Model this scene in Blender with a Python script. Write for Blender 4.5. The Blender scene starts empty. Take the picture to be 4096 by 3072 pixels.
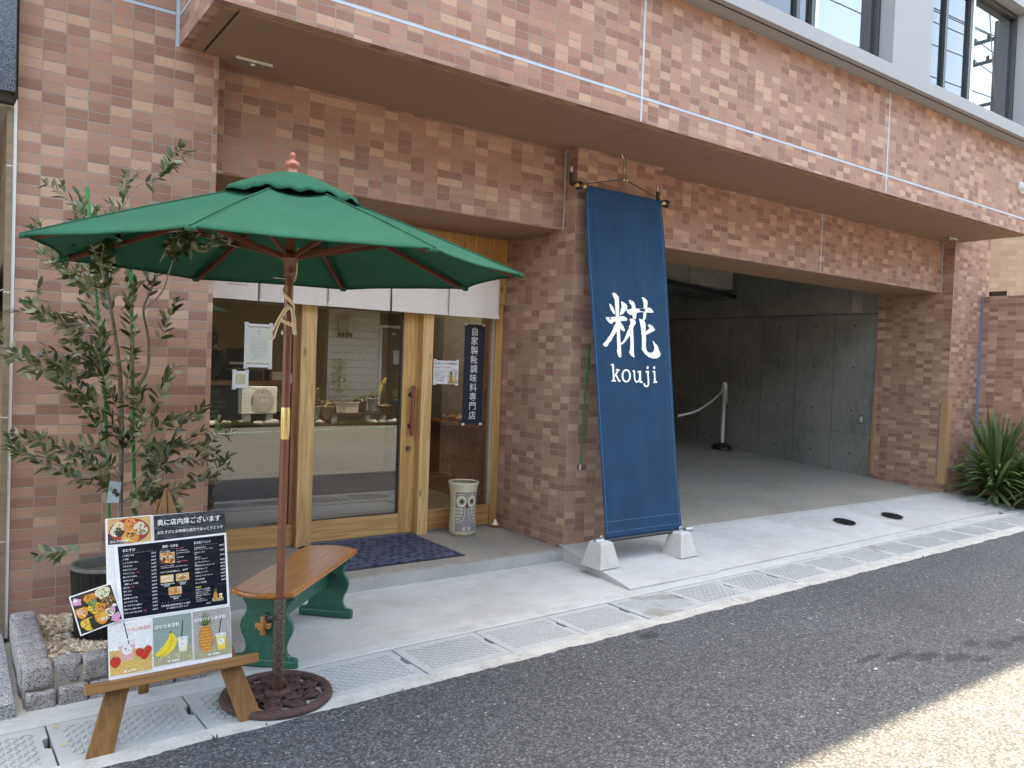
import bpy, math, random
from mathutils import Vector, Matrix, noise
random.seed(7)
SC = bpy.context.scene
COL = SC.collection
R = math.radians

# ---------------------------------------------------------------- camera
cam_d = bpy.data.cameras.new('camera')
cam_d.sensor_width = 36.0
cam_d.lens = 36.0 * 3132.38 / 4096.0
cam_d.clip_start = 0.02
cam_d.clip_end = 800
cam = bpy.data.objects.new('camera', cam_d)
COL.objects.link(cam)
def cam_matrix(yaw, pitch, roll, loc):
    cy, sy = math.cos(yaw), math.sin(yaw)
    f = Vector((sy*math.cos(pitch), cy*math.cos(pitch), math.sin(pitch)))
    r = Vector((cy, -sy, 0)); u = r.cross(f)
    cr, sr = math.cos(roll), math.sin(roll)
    r2 = cr*r + sr*u; u2 = -sr*r + cr*u
    return Matrix(((r2.x, u2.x, -f.x, loc[0]), (r2.y, u2.y, -f.y, loc[1]), (r2.z, u2.z, -f.z, loc[2]), (0, 0, 0, 1)))
cam.matrix_world = cam_matrix(0.623233355, -0.0269034512, 0.036447775, (0, 0, 1.45))
SC.camera = cam

# ---------------------------------------------------------------- world, sun, exposure
SUN_EL, SUN_AZ = R(77.7), R(22)          # azimuth from +Y (behind the shop) towards +X
SKY_STRENGTH, SUN_STRENGTH, EXPOSURE = 0.15, 3.3, 3.15
world = bpy.data.worlds.new('World')
SC.world = world
world.use_nodes = True
wn = world.node_tree
wn.nodes.clear()
sky = wn.nodes.new('ShaderNodeTexSky')
sky.sky_type = 'NISHITA'
sky.sun_disc = False
sky.sun_elevation = SUN_EL
sky.sun_rotation = SUN_AZ
sky.air_density = 1.0
sky.dust_density = 2.2
sky.ozone_density = 1.0
bg = wn.nodes.new('ShaderNodeBackground')
bg.inputs['Strength'].default_value = SKY_STRENGTH
wo = wn.nodes.new('ShaderNodeOutputWorld')
wn.links.new(sky.outputs[0], bg.inputs[0])
wn.links.new(bg.outputs[0], wo.inputs[0])
sun_d = bpy.data.lights.new('sun', 'SUN')
sun_d.energy = SUN_STRENGTH
sun_d.angle = R(0.5)
sun_d.color = (1.0, 0.92, 0.80)
sun = bpy.data.objects.new('sun', sun_d)
COL.objects.link(sun)
to_sun = Vector((math.sin(SUN_AZ)*math.cos(SUN_EL), math.cos(SUN_AZ)*math.cos(SUN_EL), math.sin(SUN_EL)))
sun.rotation_euler = (-to_sun).to_track_quat('-Z', 'Y').to_euler()
sun.location = (6, 12, 30)
SC.view_settings.view_transform = 'Standard'
SC.view_settings.look = 'None'
SC.view_settings.exposure = EXPOSURE
SC.view_settings.gamma = 1.0
SC.view_settings.use_white_balance = True
SC.view_settings.white_balance_temperature = 8300
SC.view_settings.white_balance_tint = 6
SC.view_settings.use_curve_mapping = False
SC.cycles.max_bounces = 10
SC.cycles.transparent_max_bounces = 12

# ---------------------------------------------------------------- mesh helper
class MB:
    def __init__(s):
        s.v = []; s.f = []; s.m = []; s.sm = []
    def add(s, vs, fs, mi=0, smooth=False):
        b = len(s.v)
        s.v.extend([tuple(p) for p in vs])
        for f in fs:
            s.f.append(tuple(i+b for i in f)); s.m.append(mi); s.sm.append(smooth)
        return s
    def box(s, x0, x1, y0, y1, z0, z1, mi=0):
        v = [(x0,y0,z0),(x1,y0,z0),(x1,y1,z0),(x0,y1,z0),(x0,y0,z1),(x1,y0,z1),(x1,y1,z1),(x0,y1,z1)]
        return s.add(v, [(3,2,1,0),(4,5,6,7),(0,1,5,4),(1,2,6,5),(2,3,7,6),(3,0,4,7)], mi)
    def obox(s, c, a, b, d, mi=0):            # centre and three half vectors
        c, a, b, d = Vector(c), Vector(a), Vector(b), Vector(d)
        v = [c-a-b-d, c+a-b-d, c+a+b-d, c-a+b-d, c-a-b+d, c+a-b+d, c+a+b+d, c-a+b+d]
        return s.add(v, [(3,2,1,0),(4,5,6,7),(0,1,5,4),(1,2,6,5),(2,3,7,6),(3,0,4,7)], mi)
    def bar(s, p, q, w, h, mi=0, up=(0,0,1)):
        p, q = Vector(p), Vector(q); d = (q-p); L = d.length; d.normalize()
        a = d.cross(Vector(up)).normalized(); b = a.cross(d)
        return s.obox((p+q)/2, d*L/2, a*w/2, b*h/2, mi)
    def tube(s, pts, rad, n=8, mi=0, cap=True, smooth=True):
        pts = [Vector(p) for p in pts]
        if not isinstance(rad, (list, tuple)): rad = [rad]*len(pts)
        vs = []; up = None
        for i, p in enumerate(pts):
            t = (pts[min(i+1, len(pts)-1)] - pts[max(i-1, 0)])
            if t.length < 1e-9: t = Vector((0,0,1))
            t.normalize()
            if up is None:
                up = Vector((0,0,1)) if abs(t.z) < .9 else Vector((1,0,0))
            a = t.cross(up)
            if a.length < 1e-6: a = t.cross(Vector((0,1,0)))
            a.normalize(); b = a.cross(t).normalized(); up = b
            for k in range(n):
                an = 2*math.pi*k/n
                vs.append(p + (a*math.cos(an) + b*math.sin(an))*rad[i])
        fs = []
        for i in range(len(pts)-1):
            for k in range(n):
                fs.append((i*n+k, i*n+(k+1) % n, (i+1)*n+(k+1) % n, (i+1)*n+k))
        s.add(vs, fs, mi, smooth)
        if cap:
            s.add(vs[:n], [tuple(range(n))], mi); s.add(vs[-n:], [tuple(range(n-1, -1, -1))], mi)
        return s
    def lathe(s, c, prof, n=32, mi=0, smooth=True, ang=None):
        c = Vector(c); vs = []
        for r, z in prof:
            for k in range(n):
                an = 2*math.pi*k/n
                vs.append(c + Vector((r*math.cos(an), r*math.sin(an), z)))
        fs = []
        for i in range(len(prof)-1):
            for k in range(n):
                fs.append((i*n+k, i*n+(k+1) % n, (i+1)*n+(k+1) % n, (i+1)*n+k))
        return s.add(vs, fs, mi, smooth)
    def disc(s, c, r, n=24, mi=0, up=1):
        c = Vector(c)
        vs = [c + Vector((r*math.cos(2*math.pi*k/n), r*math.sin(2*math.pi*k/n), 0)) for k in range(n)]
        return s.add(vs, [tuple(range(n)) if up > 0 else tuple(range(n-1, -1, -1))], mi)
    def prism(s, poly, fn, d, mi=0):          # closed outline through fn(u,v) -> point, extruded by vector d
        d = Vector(d); n = len(poly)
        a = [Vector(fn(*p)) for p in poly]; b = [p+d for p in a]
        s.add(a+b, [tuple(range(n-1, -1, -1)), tuple(range(n, 2*n))] + [(i, (i+1) % n, n+(i+1) % n, n+i) for i in range(n)], mi)
        return s
    def poly(s, pts, mi=0):
        return s.add(pts, [tuple(range(len(pts)))], mi)
    def ico(s, c, r, sx=1, sy=1, sz=1, rough=0, mi=0, seed=0, smooth=True, seg=8, ring=6):
        c = Vector(c); vs = []; fs = []
        for i in range(ring+1):
            th = math.pi*i/ring
            for k in range(seg):
                ph = 2*math.pi*k/seg
                d = Vector((math.sin(th)*math.cos(ph), math.sin(th)*math.sin(ph), math.cos(th)))
                q = 1.0 + (rough*noise.noise(d*1.7 + Vector((seed*3.1, seed*1.7, seed))) if rough else 0)
                vs.append(c + Vector((d.x*sx, d.y*sy, d.z*sz))*r*q)
        for i in range(ring):
            for k in range(seg):
                fs.append((i*seg+k, (i+1)*seg+k, (i+1)*seg+(k+1) % seg, i*seg+(k+1) % seg))
        return s.add(vs, fs, mi, smooth)
    def build(s, name, mats, parent=None, bevel=0, seg=2, solid=0, autosmooth=False):
        me = bpy.data.meshes.new(name)
        me.from_pydata(s.v, [], s.f)
        if not isinstance(mats, (list, tuple)): mats = [mats]
        for m in mats: me.materials.append(m)
        me.polygons.foreach_set('material_index', s.m)
        me.polygons.foreach_set('use_smooth', s.sm)
        me.validate(); me.update()
        o = bpy.data.objects.new(name, me); COL.objects.link(o)
        if parent is not None:
            o.parent = parent
            o.matrix_parent_inverse = parent.matrix_basis.inverted()
        if bevel:
            b = o.modifiers.new('bevel', 'BEVEL'); b.width = bevel; b.segments = seg; b.limit_method = 'ANGLE'; b.angle_limit = R(40)
        if solid:
            b = o.modifiers.new('solid', 'SOLIDIFY'); b.thickness = solid; b.offset = 0
        return o

def tag(o, label=None, cat=None, group=None, kind=None):
    if label: o['label'] = label
    if cat: o['category'] = cat
    if group: o['group'] = group
    if kind: o['kind'] = kind
    return o
def thing(name, loc, label, cat, group=None):
    o = bpy.data.objects.new(name, None); COL.objects.link(o)
    o.empty_display_size = .1
    o.location = loc
    return tag(o, label, cat, group)
def clone(o, parent=None):
    c = o.copy(); COL.objects.link(c)
    if parent is not None: c.parent = parent
    for ch in list(o.children): clone(ch, c)
    return c

# text: glyph outlines of Blender's own font, mapped onto a surface
_txt = bpy.data.curves.new('lettering_source', 'FONT')
_txt.resolution_u = 2
_to = bpy.data.objects.new('lettering_source', _txt); COL.objects.link(_to)
def text_geo(body, bold=0.0):
    _txt.body = body; _txt.size = 1.0; _txt.offset = min(bold, .02)*.40
    dg = bpy.context.evaluated_depsgraph_get()
    ev = _to.evaluated_get(dg)
    me = ev.to_mesh()
    vs = [(v.co.x, v.co.y) for v in me.vertices]
    fs = [tuple(p.vertices) for p in me.polygons]
    ev.to_mesh_clear()
    return vs, fs
def text(mb, body, fn, u, v, size, mi=0, width=None, bold=0.0, align='L', sx=1.0, slope=0.0):
    bpy.context.view_layer.update()
    vs, fs = text_geo(body, bold)
    if not vs: return
    x0 = min(p[0] for p in vs); x1 = max(p[0] for p in vs)
    k = size*sx
    if width: k = width/(x1-x0)
    off = {'L': -x0, 'C': -(x0+x1)/2, 'R': -x1}[align]
    out = [fn(u+(p[0]+off)*k, v+p[1]*size+slope*(p[0]+off)*k) for p in vs]
    mb.add(out, fs, mi)
# ---------------------------------------------------------------- materials
def new_mat(name):
    m = bpy.data.materials.new(name); m.use_nodes = True
    nt = m.node_tree
    b = nt.nodes['Principled BSDF']
    return m, nt, b
def nd(nt, typ, **kw):
    n = nt.nodes.new(typ)
    for k, v in kw.items():
        if k.startswith('i_'):
            n.inputs[k[2:].replace('_', ' ')].default_value = v
        elif k.startswith('n_'):
            n.inputs[int(k[2:])].default_value = v
        else: setattr(n, k, v)
    return n
def lk(nt, a, b): nt.links.new(a, b)
def math_n(nt, op, a, b=None, c=None):
    n = nt.nodes.new('ShaderNodeMath'); n.operation = op
    for i, x in enumerate((a, b, c)):
        if x is None: continue
        if isinstance(x, (int, float)): n.inputs[i].default_value = x
        else: lk(nt, x, n.inputs[i])
    return n.outputs[0]
def ramp(nt, fac, stops, interp='LINEAR'):
    n = nt.nodes.new('ShaderNodeValToRGB'); cr = n.color_ramp; cr.interpolation = interp
    while len(cr.elements) > 1: cr.elements.remove(cr.elements[-1])
    cr.elements[0].position = stops[0][0]; cr.elements[0].color = (*stops[0][1], 1)
    for p, c in stops[1:]:
        e = cr.elements.new(p); e.color = (*c, 1)
    if fac is not None: lk(nt, fac, n.inputs[0])
    return n.outputs[0]
def mixc(nt, fac, a, b, blend='MIX'):
    n = nt.nodes.new('ShaderNodeMix'); n.data_type = 'RGBA'; n.blend_type = blend
    for sock, x in ((n.inputs[0], fac), (n.inputs[6], a), (n.inputs[7], b)):
        if isinstance(x, (int, float)): sock.default_value = x
        elif isinstance(x, tuple): sock.default_value = (*x, 1)
        else: lk(nt, x, sock)
    return n.outputs[2]
def noise_n(nt, vec, scale, detail=4, rough=.55, dist=0):
    n = nt.nodes.new('ShaderNodeTexNoise'); n.inputs['Scale'].default_value = scale
    n.inputs['Detail'].default_value = detail; n.inputs['Roughness'].default_value = rough; n.inputs['Distortion'].default_value = dist
    if vec is not None: lk(nt, vec, n.inputs['Vector'])
    return n
def pos(nt): return nt.nodes.new('ShaderNodeNewGeometry').outputs['Position']
def objco(nt): return nt.nodes.new('ShaderNodeTexCoord').outputs['Object']
def mapping(nt, vec, scale=(1,1,1), rot=(0,0,0), loc=(0,0,0)):
    n = nt.nodes.new('ShaderNodeMapping'); lk(nt, vec, n.inputs[0])
    n.inputs['Scale'].default_value = scale; n.inputs['Rotation'].default_value = rot; n.inputs['Location'].default_value = loc
    return n.outputs[0]
def bump(nt, h, b, strength=.3, dist=.01):
    n = nt.nodes.new('ShaderNodeBump'); n.inputs['Strength'].default_value = strength; n.inputs['Distance'].default_value = dist
    lk(nt, h, n.inputs['Height']); lk(nt, n.outputs[0], b.inputs['Normal'])
    return n
def plain(name, col, rough=.6, metal=0, var=.08, scale=25, bumps=0, spec=.5, coat=0, emit=None):
    m, nt, b = new_mat(name)
    v = objco(nt)
    n = noise_n(nt, v, scale, 5)
    c0 = tuple(max(0, c*(1-var)) for c in col); c1 = tuple(min(1, c*(1+var)) for c in col)
    lk(nt, ramp(nt, n.outputs[0], [(.3, c0), (.7, c1)]), b.inputs['Base Color'])
    b.inputs['Roughness'].default_value = rough; b.inputs['Metallic'].default_value = metal
    b.inputs['Specular IOR Level'].default_value = spec
    b.inputs['Coat Weight'].default_value = coat
    if bumps: bump(nt, n.outputs[0], b, .5, bumps)
    return m

def tile_mat(name, cols, u0, z0, w=.1, h=.0508, grout=.0042, groutc=(.315,.28,.255), stagger=0, bumpk=1.0):
    m, nt, b = new_mat(name)
    g = nt.nodes.new('ShaderNodeNewGeometry')
    sp = nt.nodes.new('ShaderNodeSeparateXYZ'); lk(nt, g.outputs['Position'], sp.inputs[0])
    sn = nt.nodes.new('ShaderNodeSeparateXYZ'); lk(nt, g.outputs['True Normal'], sn.inputs[0])
    ax = math_n(nt, 'GREATER_THAN', math_n(nt, 'ABSOLUTE', sn.outputs[0]), .7)
    az = math_n(nt, 'GREATER_THAN', math_n(nt, 'ABSOLUTE', sn.outputs[2]), .7)
    u = math_n(nt, 'ADD', math_n(nt, 'MULTIPLY', math_n(nt, 'SUBTRACT', 1.0, ax), math_n(nt, 'SUBTRACT', sp.outputs[0], u0)),
               math_n(nt, 'MULTIPLY', ax, math_n(nt, 'SUBTRACT', sp.outputs[1], 4.48)))
    v = math_n(nt, 'ADD', math_n(nt, 'MULTIPLY', math_n(nt, 'SUBTRACT', 1.0, az), math_n(nt, 'SUBTRACT', sp.outputs[2], z0)),
               math_n(nt, 'MULTIPLY', az, math_n(nt, 'SUBTRACT', sp.outputs[1], 3.777)))
    us = math_n(nt, 'DIVIDE', u, w); vs = math_n(nt, 'DIVIDE', v, h)
    vi = math_n(nt, 'FLOOR', vs)
    if stagger:
        us = math_n(nt, 'ADD', us, math_n(nt, 'MULTIPLY', math_n(nt, 'MODULO', math_n(nt, 'ABSOLUTE', vi), 2.0), stagger))
    ui = math_n(nt, 'FLOOR', us)
    cell = nt.nodes.new('ShaderNodeCombineXYZ')
    lk(nt, ui, cell.inputs[0]); lk(nt, vi, cell.inputs[1]); lk(nt, ax, cell.inputs[2])
    wn_ = nt.nodes.new('ShaderNodeTexWhiteNoise'); wn_.noise_dimensions = '3D'; lk(nt, cell.outputs[0], wn_.inputs[0])
    du = math_n(nt, 'MULTIPLY', math_n(nt, 'SUBTRACT', .5, math_n(nt, 'ABSOLUTE', math_n(nt, 'SUBTRACT', math_n(nt, 'FRACT', us), .5))), w)
    dv = math_n(nt, 'MULTIPLY', math_n(nt, 'SUBTRACT', .5, math_n(nt, 'ABSOLUTE', math_n(nt, 'SUBTRACT', math_n(nt, 'FRACT', vs), .5))), h)
    d = math_n(nt, 'MINIMUM', du, dv)
    fine = noise_n(nt, g.outputs['Position'], 260, 3, .6)
    rough_d = math_n(nt, 'ADD', d, math_n(nt, 'MULTIPLY', math_n(nt, 'SUBTRACT', fine.outputs[0], .5), .0016))
    mr = nt.nodes.new('ShaderNodeMapRange'); lk(nt, rough_d, mr.inputs[0])
    mr.inputs[1].default_value = grout*.5-.0006; mr.inputs[2].default_value = grout*.5+.0008
    tile = mr.outputs[0]
    c = ramp(nt, wn_.outputs[0], [(0, cols[0]), (.27, cols[1]), (.55, cols[2]), (.82, cols[3])], 'CONSTANT')
    hsv = nt.nodes.new('ShaderNodeHueSaturation'); lk(nt, c, hsv.inputs['Color'])
    sc = nt.nodes.new('ShaderNodeSeparateColor'); lk(nt, wn_.outputs[1], sc.inputs[0])
    grain = noise_n(nt, mapping(nt, g.outputs['Position'], (1, 1, 1.6)), 420, 2, .7)
    big = noise_n(nt, g.outputs['Position'], 1.3, 3)
    val = math_n(nt, 'ADD', math_n(nt, 'MULTIPLY', sc.outputs[1], .11), math_n(nt, 'ADD', math_n(nt, 'MULTIPLY', grain.outputs[0], .44), math_n(nt, 'MULTIPLY', big.outputs[0], .14)))
    lk(nt, math_n(nt, 'ADD', val, .63), hsv.inputs['Value'])
    lk(nt, math_n(nt, 'ADD', math_n(nt, 'MULTIPLY', sc.outputs[2], .008), .495), hsv.inputs['Hue'])
    streak = noise_n(nt, mapping(nt, g.outputs['Position'], (5, 5, .35)), 1.0, 4)
    lk(nt, math_n(nt, 'ADD', math_n(nt, 'MULTIPLY', streak.outputs[0], .22), .90), hsv.inputs['Saturation'])
    gn = noise_n(nt, g.outputs['Position'], 9, 4)
    gc = mixc(nt, gn.outputs[0], tuple(x*.72 for x in groutc), tuple(min(1, x*1.25) for x in groutc))
    lk(nt, mixc(nt, tile, gc, hsv.outputs[0]), b.inputs['Base Color'])
    b.inputs['Roughness'].default_value = .78
    b.inputs['Specular IOR Level'].default_value = .3
    hh = math_n(nt, 'ADD', math_n(nt, 'MULTIPLY', tile, .003), math_n(nt, 'MULTIPLY', fine.outputs[0], .0022))
    hh = math_n(nt, 'ADD', hh, math_n(nt, 'MULTIPLY', sc.outputs[0], .0008))
    bump(nt, hh, b, .75*bumpk, 1.0)
    return m
TC = [(.298,.152,.110), (.380,.205,.145), (.402,.222,.156), (.495,.300,.208)]
M_tile = tile_mat('glazed_wall_tile', TC, 3.746, .094)
M_beige = tile_mat('beige_brick', [(.40,.35,.265), (.43,.375,.285), (.45,.395,.30), (.48,.42,.325)], 0, .1, .235, .083, .012, (.42,.36,.28), .5)

def wood(name, c0, c1, axis, ring=20, rough=.5, coat=0, knots=True, stretch=18):
    m, nt, b = new_mat(name)
    v = objco(nt)
    s = [ring]*3; s[axis] = ring/stretch
    mp = mapping(nt, v, tuple(s), (0, 0, 0), (3.3, 1.7, 9.1))
    n1 = noise_n(nt, mp, 1.0, 2, .45, .25)
    w = nt.nodes.new('ShaderNodeMath'); w.operation = 'SINE'
    lk(nt, math_n(nt, 'MULTIPLY', n1.outputs[0], 24.0), w.inputs[0])
    s2 = [320]*3; s2[axis] = 9
    n2 = noise_n(nt, mapping(nt, v, tuple(s2)), 1.0, 3, .6)
    f = math_n(nt, 'ADD', math_n(nt, 'MULTIPLY', math_n(nt, 'ADD', w.outputs[0], 1.0), .22), math_n(nt, 'MULTIPLY', n2.outputs[0], .6))
    col = ramp(nt, f, [(.1, c0), (.75, c1)])
    if knots:
        s3 = [9]*3; s3[axis] = 3.2
        vo = nt.nodes.new('ShaderNodeTexVoronoi'); vo.inputs['Scale'].default_value = 1.0; lk(nt, mapping(nt, v, tuple(s3)), vo.inputs['Vector'])
        kf = ramp(nt, vo.outputs[0], [(.05, (.75,.75,.75)), (.13, (0,0,0))])
        col = mixc(nt, kf, col, tuple(x*.35 for x in c0))
    lk(nt, col, b.inputs['Base Color'])
    b.inputs['Roughness'].default_value = rough
    b.inputs['Coat Weight'].default_value = coat; b.inputs['Coat Roughness'].default_value = .12
    bump(nt, f, b, .25, .002)
    return m
WD0, WD1 = (.36,.165,.048), (.57,.315,.115)
M_wood_z = wood('cedar_upright', WD0, WD1, 2)
M_wood_x = wood('cedar_rail', WD0, WD1, 0)
M_wood_pale = wood('pale_cedar_post', (.46,.25,.09), (.68,.43,.19), 2)
M_wood_in = wood('counter_wood', (.24,.12,.05), (.36,.19,.085), 2, 20)
M_easel = wood('stained_easel_wood', (.14,.060,.016), (.235,.105,.030), 2, 26, .5, 0, False)
M_seat = wood('varnished_seat', (.26,.085,.018), (.46,.175,.04), 1, 30, .27, .6, False, 10)
M_peg = wood('varnished_peg', (.33,.12,.03), (.48,.19,.05), 2, 30, .35, .4, False)
M_pole = plain('mahogany_pole', (.155,.040,.017), .38, var=.15, scale=14, coat=.3)
M_rib = plain('mahogany_rib', (.115,.026,.013), .5, var=.15, scale=14)
M_finial = plain('finial_wood', (.36,.115,.065), .38, var=.1, coat=.3)
M_handle = wood('red_handle_wood', (.18,.045,.028), (.26,.075,.045), 2, 40, .5, 0, False)

def concrete(name, c, var=.14, rough=.85, fine=120, bumpd=.0012, blot=1.6, stain=None):
    m, nt, b = new_mat(name)
    p = pos(nt)
    a = noise_n(nt, p, blot, 6, .62); d = noise_n(nt, p, fine, 3, .7); e = noise_n(nt, mapping(nt, p, (1, 2.2, 1)), blot*5, 5, .65, .6)
    f = math_n(nt, 'ADD', math_n(nt, 'MULTIPLY', a.outputs[0], .5), math_n(nt, 'ADD', math_n(nt, 'MULTIPLY', e.outputs[0], .32), math_n(nt, 'MULTIPLY', d.outputs[0], .18)))
    col = ramp(nt, f, [(.33, tuple(x*(1-var*1.6) for x in c)), (.5, c), (.68, tuple(min(1, x*(1+var)) for x in c))])
    if stain:
        st = noise_n(nt, p, stain[1], 4, .6, .8)
        col = mixc(nt, ramp(nt, st.outputs[0], [(stain[2], (0,0,0)), (stain[2]+.12, (.7,.7,.7))]), col, stain[0])
    lk(nt, col, b.inputs['Base Color'])
    b.inputs['Roughness'].default_value = rough
    bump(nt, math_n(nt, 'ADD', d.outputs[0], math_n(nt, 'MULTIPLY', e.outputs[0], .6)), b, .55, bumpd)
    return m
M_apron = concrete('pavement_concrete', (.445,.435,.405), .14, fine=190, bumpd=.002, stain=((.355,.34,.305), 1.25, .53))
M_curb = concrete('kerb_concrete', (.43,.43,.41), .2, blot=3, bumpd=.003, fine=90, stain=((.27,.255,.22), 3.2, .60))
M_edge = concrete('rough_curb_edge', (.42,.405,.365), .26, blot=9, bumpd=.006, fine=60, stain=((.24,.22,.18), 6.0, .60))
M_cover = concrete('gutter_cover_concrete', (.375,.378,.362), .10, blot=2.2, stain=((.26,.235,.19), 2.4, .66))
M_cover_stain = concrete('stained_cover_concrete', (.36,.375,.365), .10, blot=2.2, stain=((.17,.135,.085), 5.5, .50))
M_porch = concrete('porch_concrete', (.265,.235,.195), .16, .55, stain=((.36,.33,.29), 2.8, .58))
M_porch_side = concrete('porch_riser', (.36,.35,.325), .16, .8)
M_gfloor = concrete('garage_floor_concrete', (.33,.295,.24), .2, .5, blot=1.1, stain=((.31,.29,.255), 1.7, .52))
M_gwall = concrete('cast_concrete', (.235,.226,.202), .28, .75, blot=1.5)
M_ledge = plain('grey_stucco', (.31,.31,.318), .8, var=.10, scale=180, bumps=.0015)
M_block = concrete('precast_block', (.47,.45,.41), .1, blot=8, fine=80)
M_soffit = plain('soffit_paint', (.30,.168,.105), .75, var=.05, scale=60, bumps=.0006)
M_sealant = plain('blue_grey_sealant', (.40,.475,.56), .6, var=.05)
M_groove = plain('dark_gap', (.03,.022,.018), .9)
M_dark_recess = plain('channel_dark', (.05,.047,.042), .95)  # dark tone of the gutter channel and the formwork tie holes

def granite(name, base, speck=(.07,.065,.07), light=(.6,.57,.56), scale=170, rough=.8, bumpd=.004):
    m, nt, b = new_mat(name)
    p = pos(nt)
    v = nt.nodes.new('ShaderNodeTexVoronoi'); v.inputs['Scale'].default_value = scale; lk(nt, p, v.inputs['Vector'])
    sc = nt.nodes.new('ShaderNodeSeparateColor'); lk(nt, v.outputs['Color'], sc.inputs[0])
    c = ramp(nt, sc.outputs[0], [(0, speck), (.2, base), (.55, tuple(x*1.12 for x in base)), (.78, light)], 'CONSTANT')
    n = noise_n(nt, p, 7, 5)
    c = mixc(nt, math_n(nt, 'MULTIPLY', n.outputs[0], .6), c, tuple(x*.55 for x in base))
    lk(nt, c, b.inputs['Base Color']); b.inputs['Roughness'].default_value = rough
    n2 = noise_n(nt, p, 40, 5, .6)
    bump(nt, n2.outputs[0], b, .7, bumpd)
    return m
M_granite = granite('rough_granite', (.315,.285,.272), (.06,.055,.056), (.45,.42,.40), 250)
M_granite_flat = granite('flamed_granite_paving', (.30,.30,.305), bumpd=.0012, scale=210)
M_granite_dark = granite('polished_dark_granite', (.075,.088,.105), (.02,.02,.025), (.17,.19,.22), 260, .22, .0002)

def asphalt():
    m, nt, b = new_mat('asphalt')
    p = pos(nt)
    v = nt.nodes.new('ShaderNodeTexVoronoi'); v.inputs['Scale'].default_value = 105; lk(nt, p, v.inputs['Vector'])
    v2 = nt.nodes.new('ShaderNodeTexVoronoi'); v2.inputs['Scale'].default_value = 230; lk(nt, p, v2.inputs['Vector'])
    s1 = nt.nodes.new('ShaderNodeSeparateColor'); lk(nt, v.outputs['Color'], s1.inputs[0])
    c = ramp(nt, s1.outputs[0], [(0, (.056,.057,.060)), (.35, (.094,.096,.101)), (.7, (.132,.134,.138)), (.93, (.19,.188,.18)), (.9925, (.42,.41,.385))], 'CONSTANT')
    edge = ramp(nt, v.outputs['Distance'], [(.25, (1,1,1)), (.62, (.45,.45,.45))])
    c = mixc(nt, 1.0, c, edge, 'MULTIPLY')
    big = noise_n(nt, p, .55, 5, .6)
    c = mixc(nt, 1.0, c, ramp(nt, big.outputs[0], [(.3, (.86,.86,.86)), (.7, (1.18,1.18,1.18))]), 'MULTIPLY')
    # white fleck clusters and a damp patch near the far right
    fl = noise_n(nt, p, 3.1, 2)
    fl2 = noise_n(nt, mapping(nt, p, (1, 1, 1), (0, 0, .4)), 55, 3)
    fm = math_n(nt, 'MULTIPLY', math_n(nt, 'GREATER_THAN', fl.outputs[0], .745), math_n(nt, 'GREATER_THAN', fl2.outputs[0], .60))
    c = mixc(nt, fm, c, (.55,.54,.51))
    wet = None
    for (cx, cy, rx, ry) in ((3.90, 2.15, .13, .022), (4.04, 2.08, .13, .030), (4.18, 2.00, .13, .055), (4.30, 1.91, .12, .060), (4.40, 1.83, .10, .035), (4.60, 1.97, .10, .045), (4.74, 1.88, .13, .065), (4.95, 1.86, .14, .05), (3.10, 2.955, .10, .05)):
        sp = mapping(nt, p, (1/rx, 1/ry, 0), (0, 0, 0), (-cx/rx, -cy/ry, 0))
        ln = nt.nodes.new('ShaderNodeVectorMath'); ln.operation = 'LENGTH'; lk(nt, sp, ln.inputs[0])
        wob = math_n(nt, 'ADD', ln.outputs['Value'], math_n(nt, 'MULTIPLY', math_n(nt, 'SUBTRACT', noise_n(nt, p, 5.5, 4).outputs[0], .5), 1.6))
        q = ramp(nt, wob, [(.55, (1,1,1)), (1.0, (0,0,0))])
        wet = q if wet is None else mixc(nt, 1.0, wet, q, 'LIGHTEN')
    bw = nt.nodes.new('ShaderNodeRGBToBW'); lk(nt, wet, bw.inputs[0])
    c = mixc(nt, bw.outputs[0], c, mixc(nt, 1.0, c, (.42,.42,.44), 'MULTIPLY'))
    lk(nt, c, b.inputs['Base Color'])
    b.inputs['Roughness'].default_value = .82
    h = math_n(nt, 'ADD', math_n(nt, 'MULTIPLY', math_n(nt, 'SUBTRACT', 1.0, v.outputs['Distance']), 1.0), math_n(nt, 'MULTIPLY', v2.outputs['Distance'], .3))
    bump(nt, h, b, .8, .0035)
    return m
M_asphalt = asphalt()

def cloth(name, col, weave=900, rough=.85, trans=0.0, var=.08, wr=6):
    m, nt, b = new_mat(name)
    v = objco(nt)
    n = noise_n(nt, v, wr, 4)
    w1 = nt.nodes.new('ShaderNodeTexWave'); w1.inputs['Scale'].default_value = weave/6; lk(nt, v, w1.inputs['Vector']); w1.bands_direction = 'Z'
    c = ramp(nt, n.outputs[0], [(.3, tuple(x*(1-var) for x in col)), (.7, tuple(min(1, x*(1+var)) for x in col))])
    lk(nt, c, b.inputs['Base Color'])
    b.inputs['Roughness'].default_value = rough
    b.inputs['Specular IOR Level'].default_value = .2
    bump(nt, math_n(nt, 'ADD', n.outputs[0], math_n(nt, 'MULTIPLY', w1.outputs[0], .02)), b, .3, .004)
    if trans:
        t = nt.nodes.new('ShaderNodeBsdfTranslucent'); lk(nt, c, t.inputs[0])
        mx = nt.nodes.new('ShaderNodeMixShader'); mx.inputs[0].default_value = trans
        out = nt.nodes['Material Output']
        lk(nt, b.outputs[0], mx.inputs[1]); lk(nt, t.outputs[0], mx.inputs[2]); lk(nt, mx.outputs[0], out.inputs[0])
    return m
M_canopy = cloth('green_canvas', (.0150,.096,.056), trans=.0)
M_banner = cloth('indigo_canvas', (.0120,.046,.094), var=.10, wr=4)
M_noren = cloth('natural_linen', (.87,.80,.74), trans=.2, var=.03, wr=40)
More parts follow.
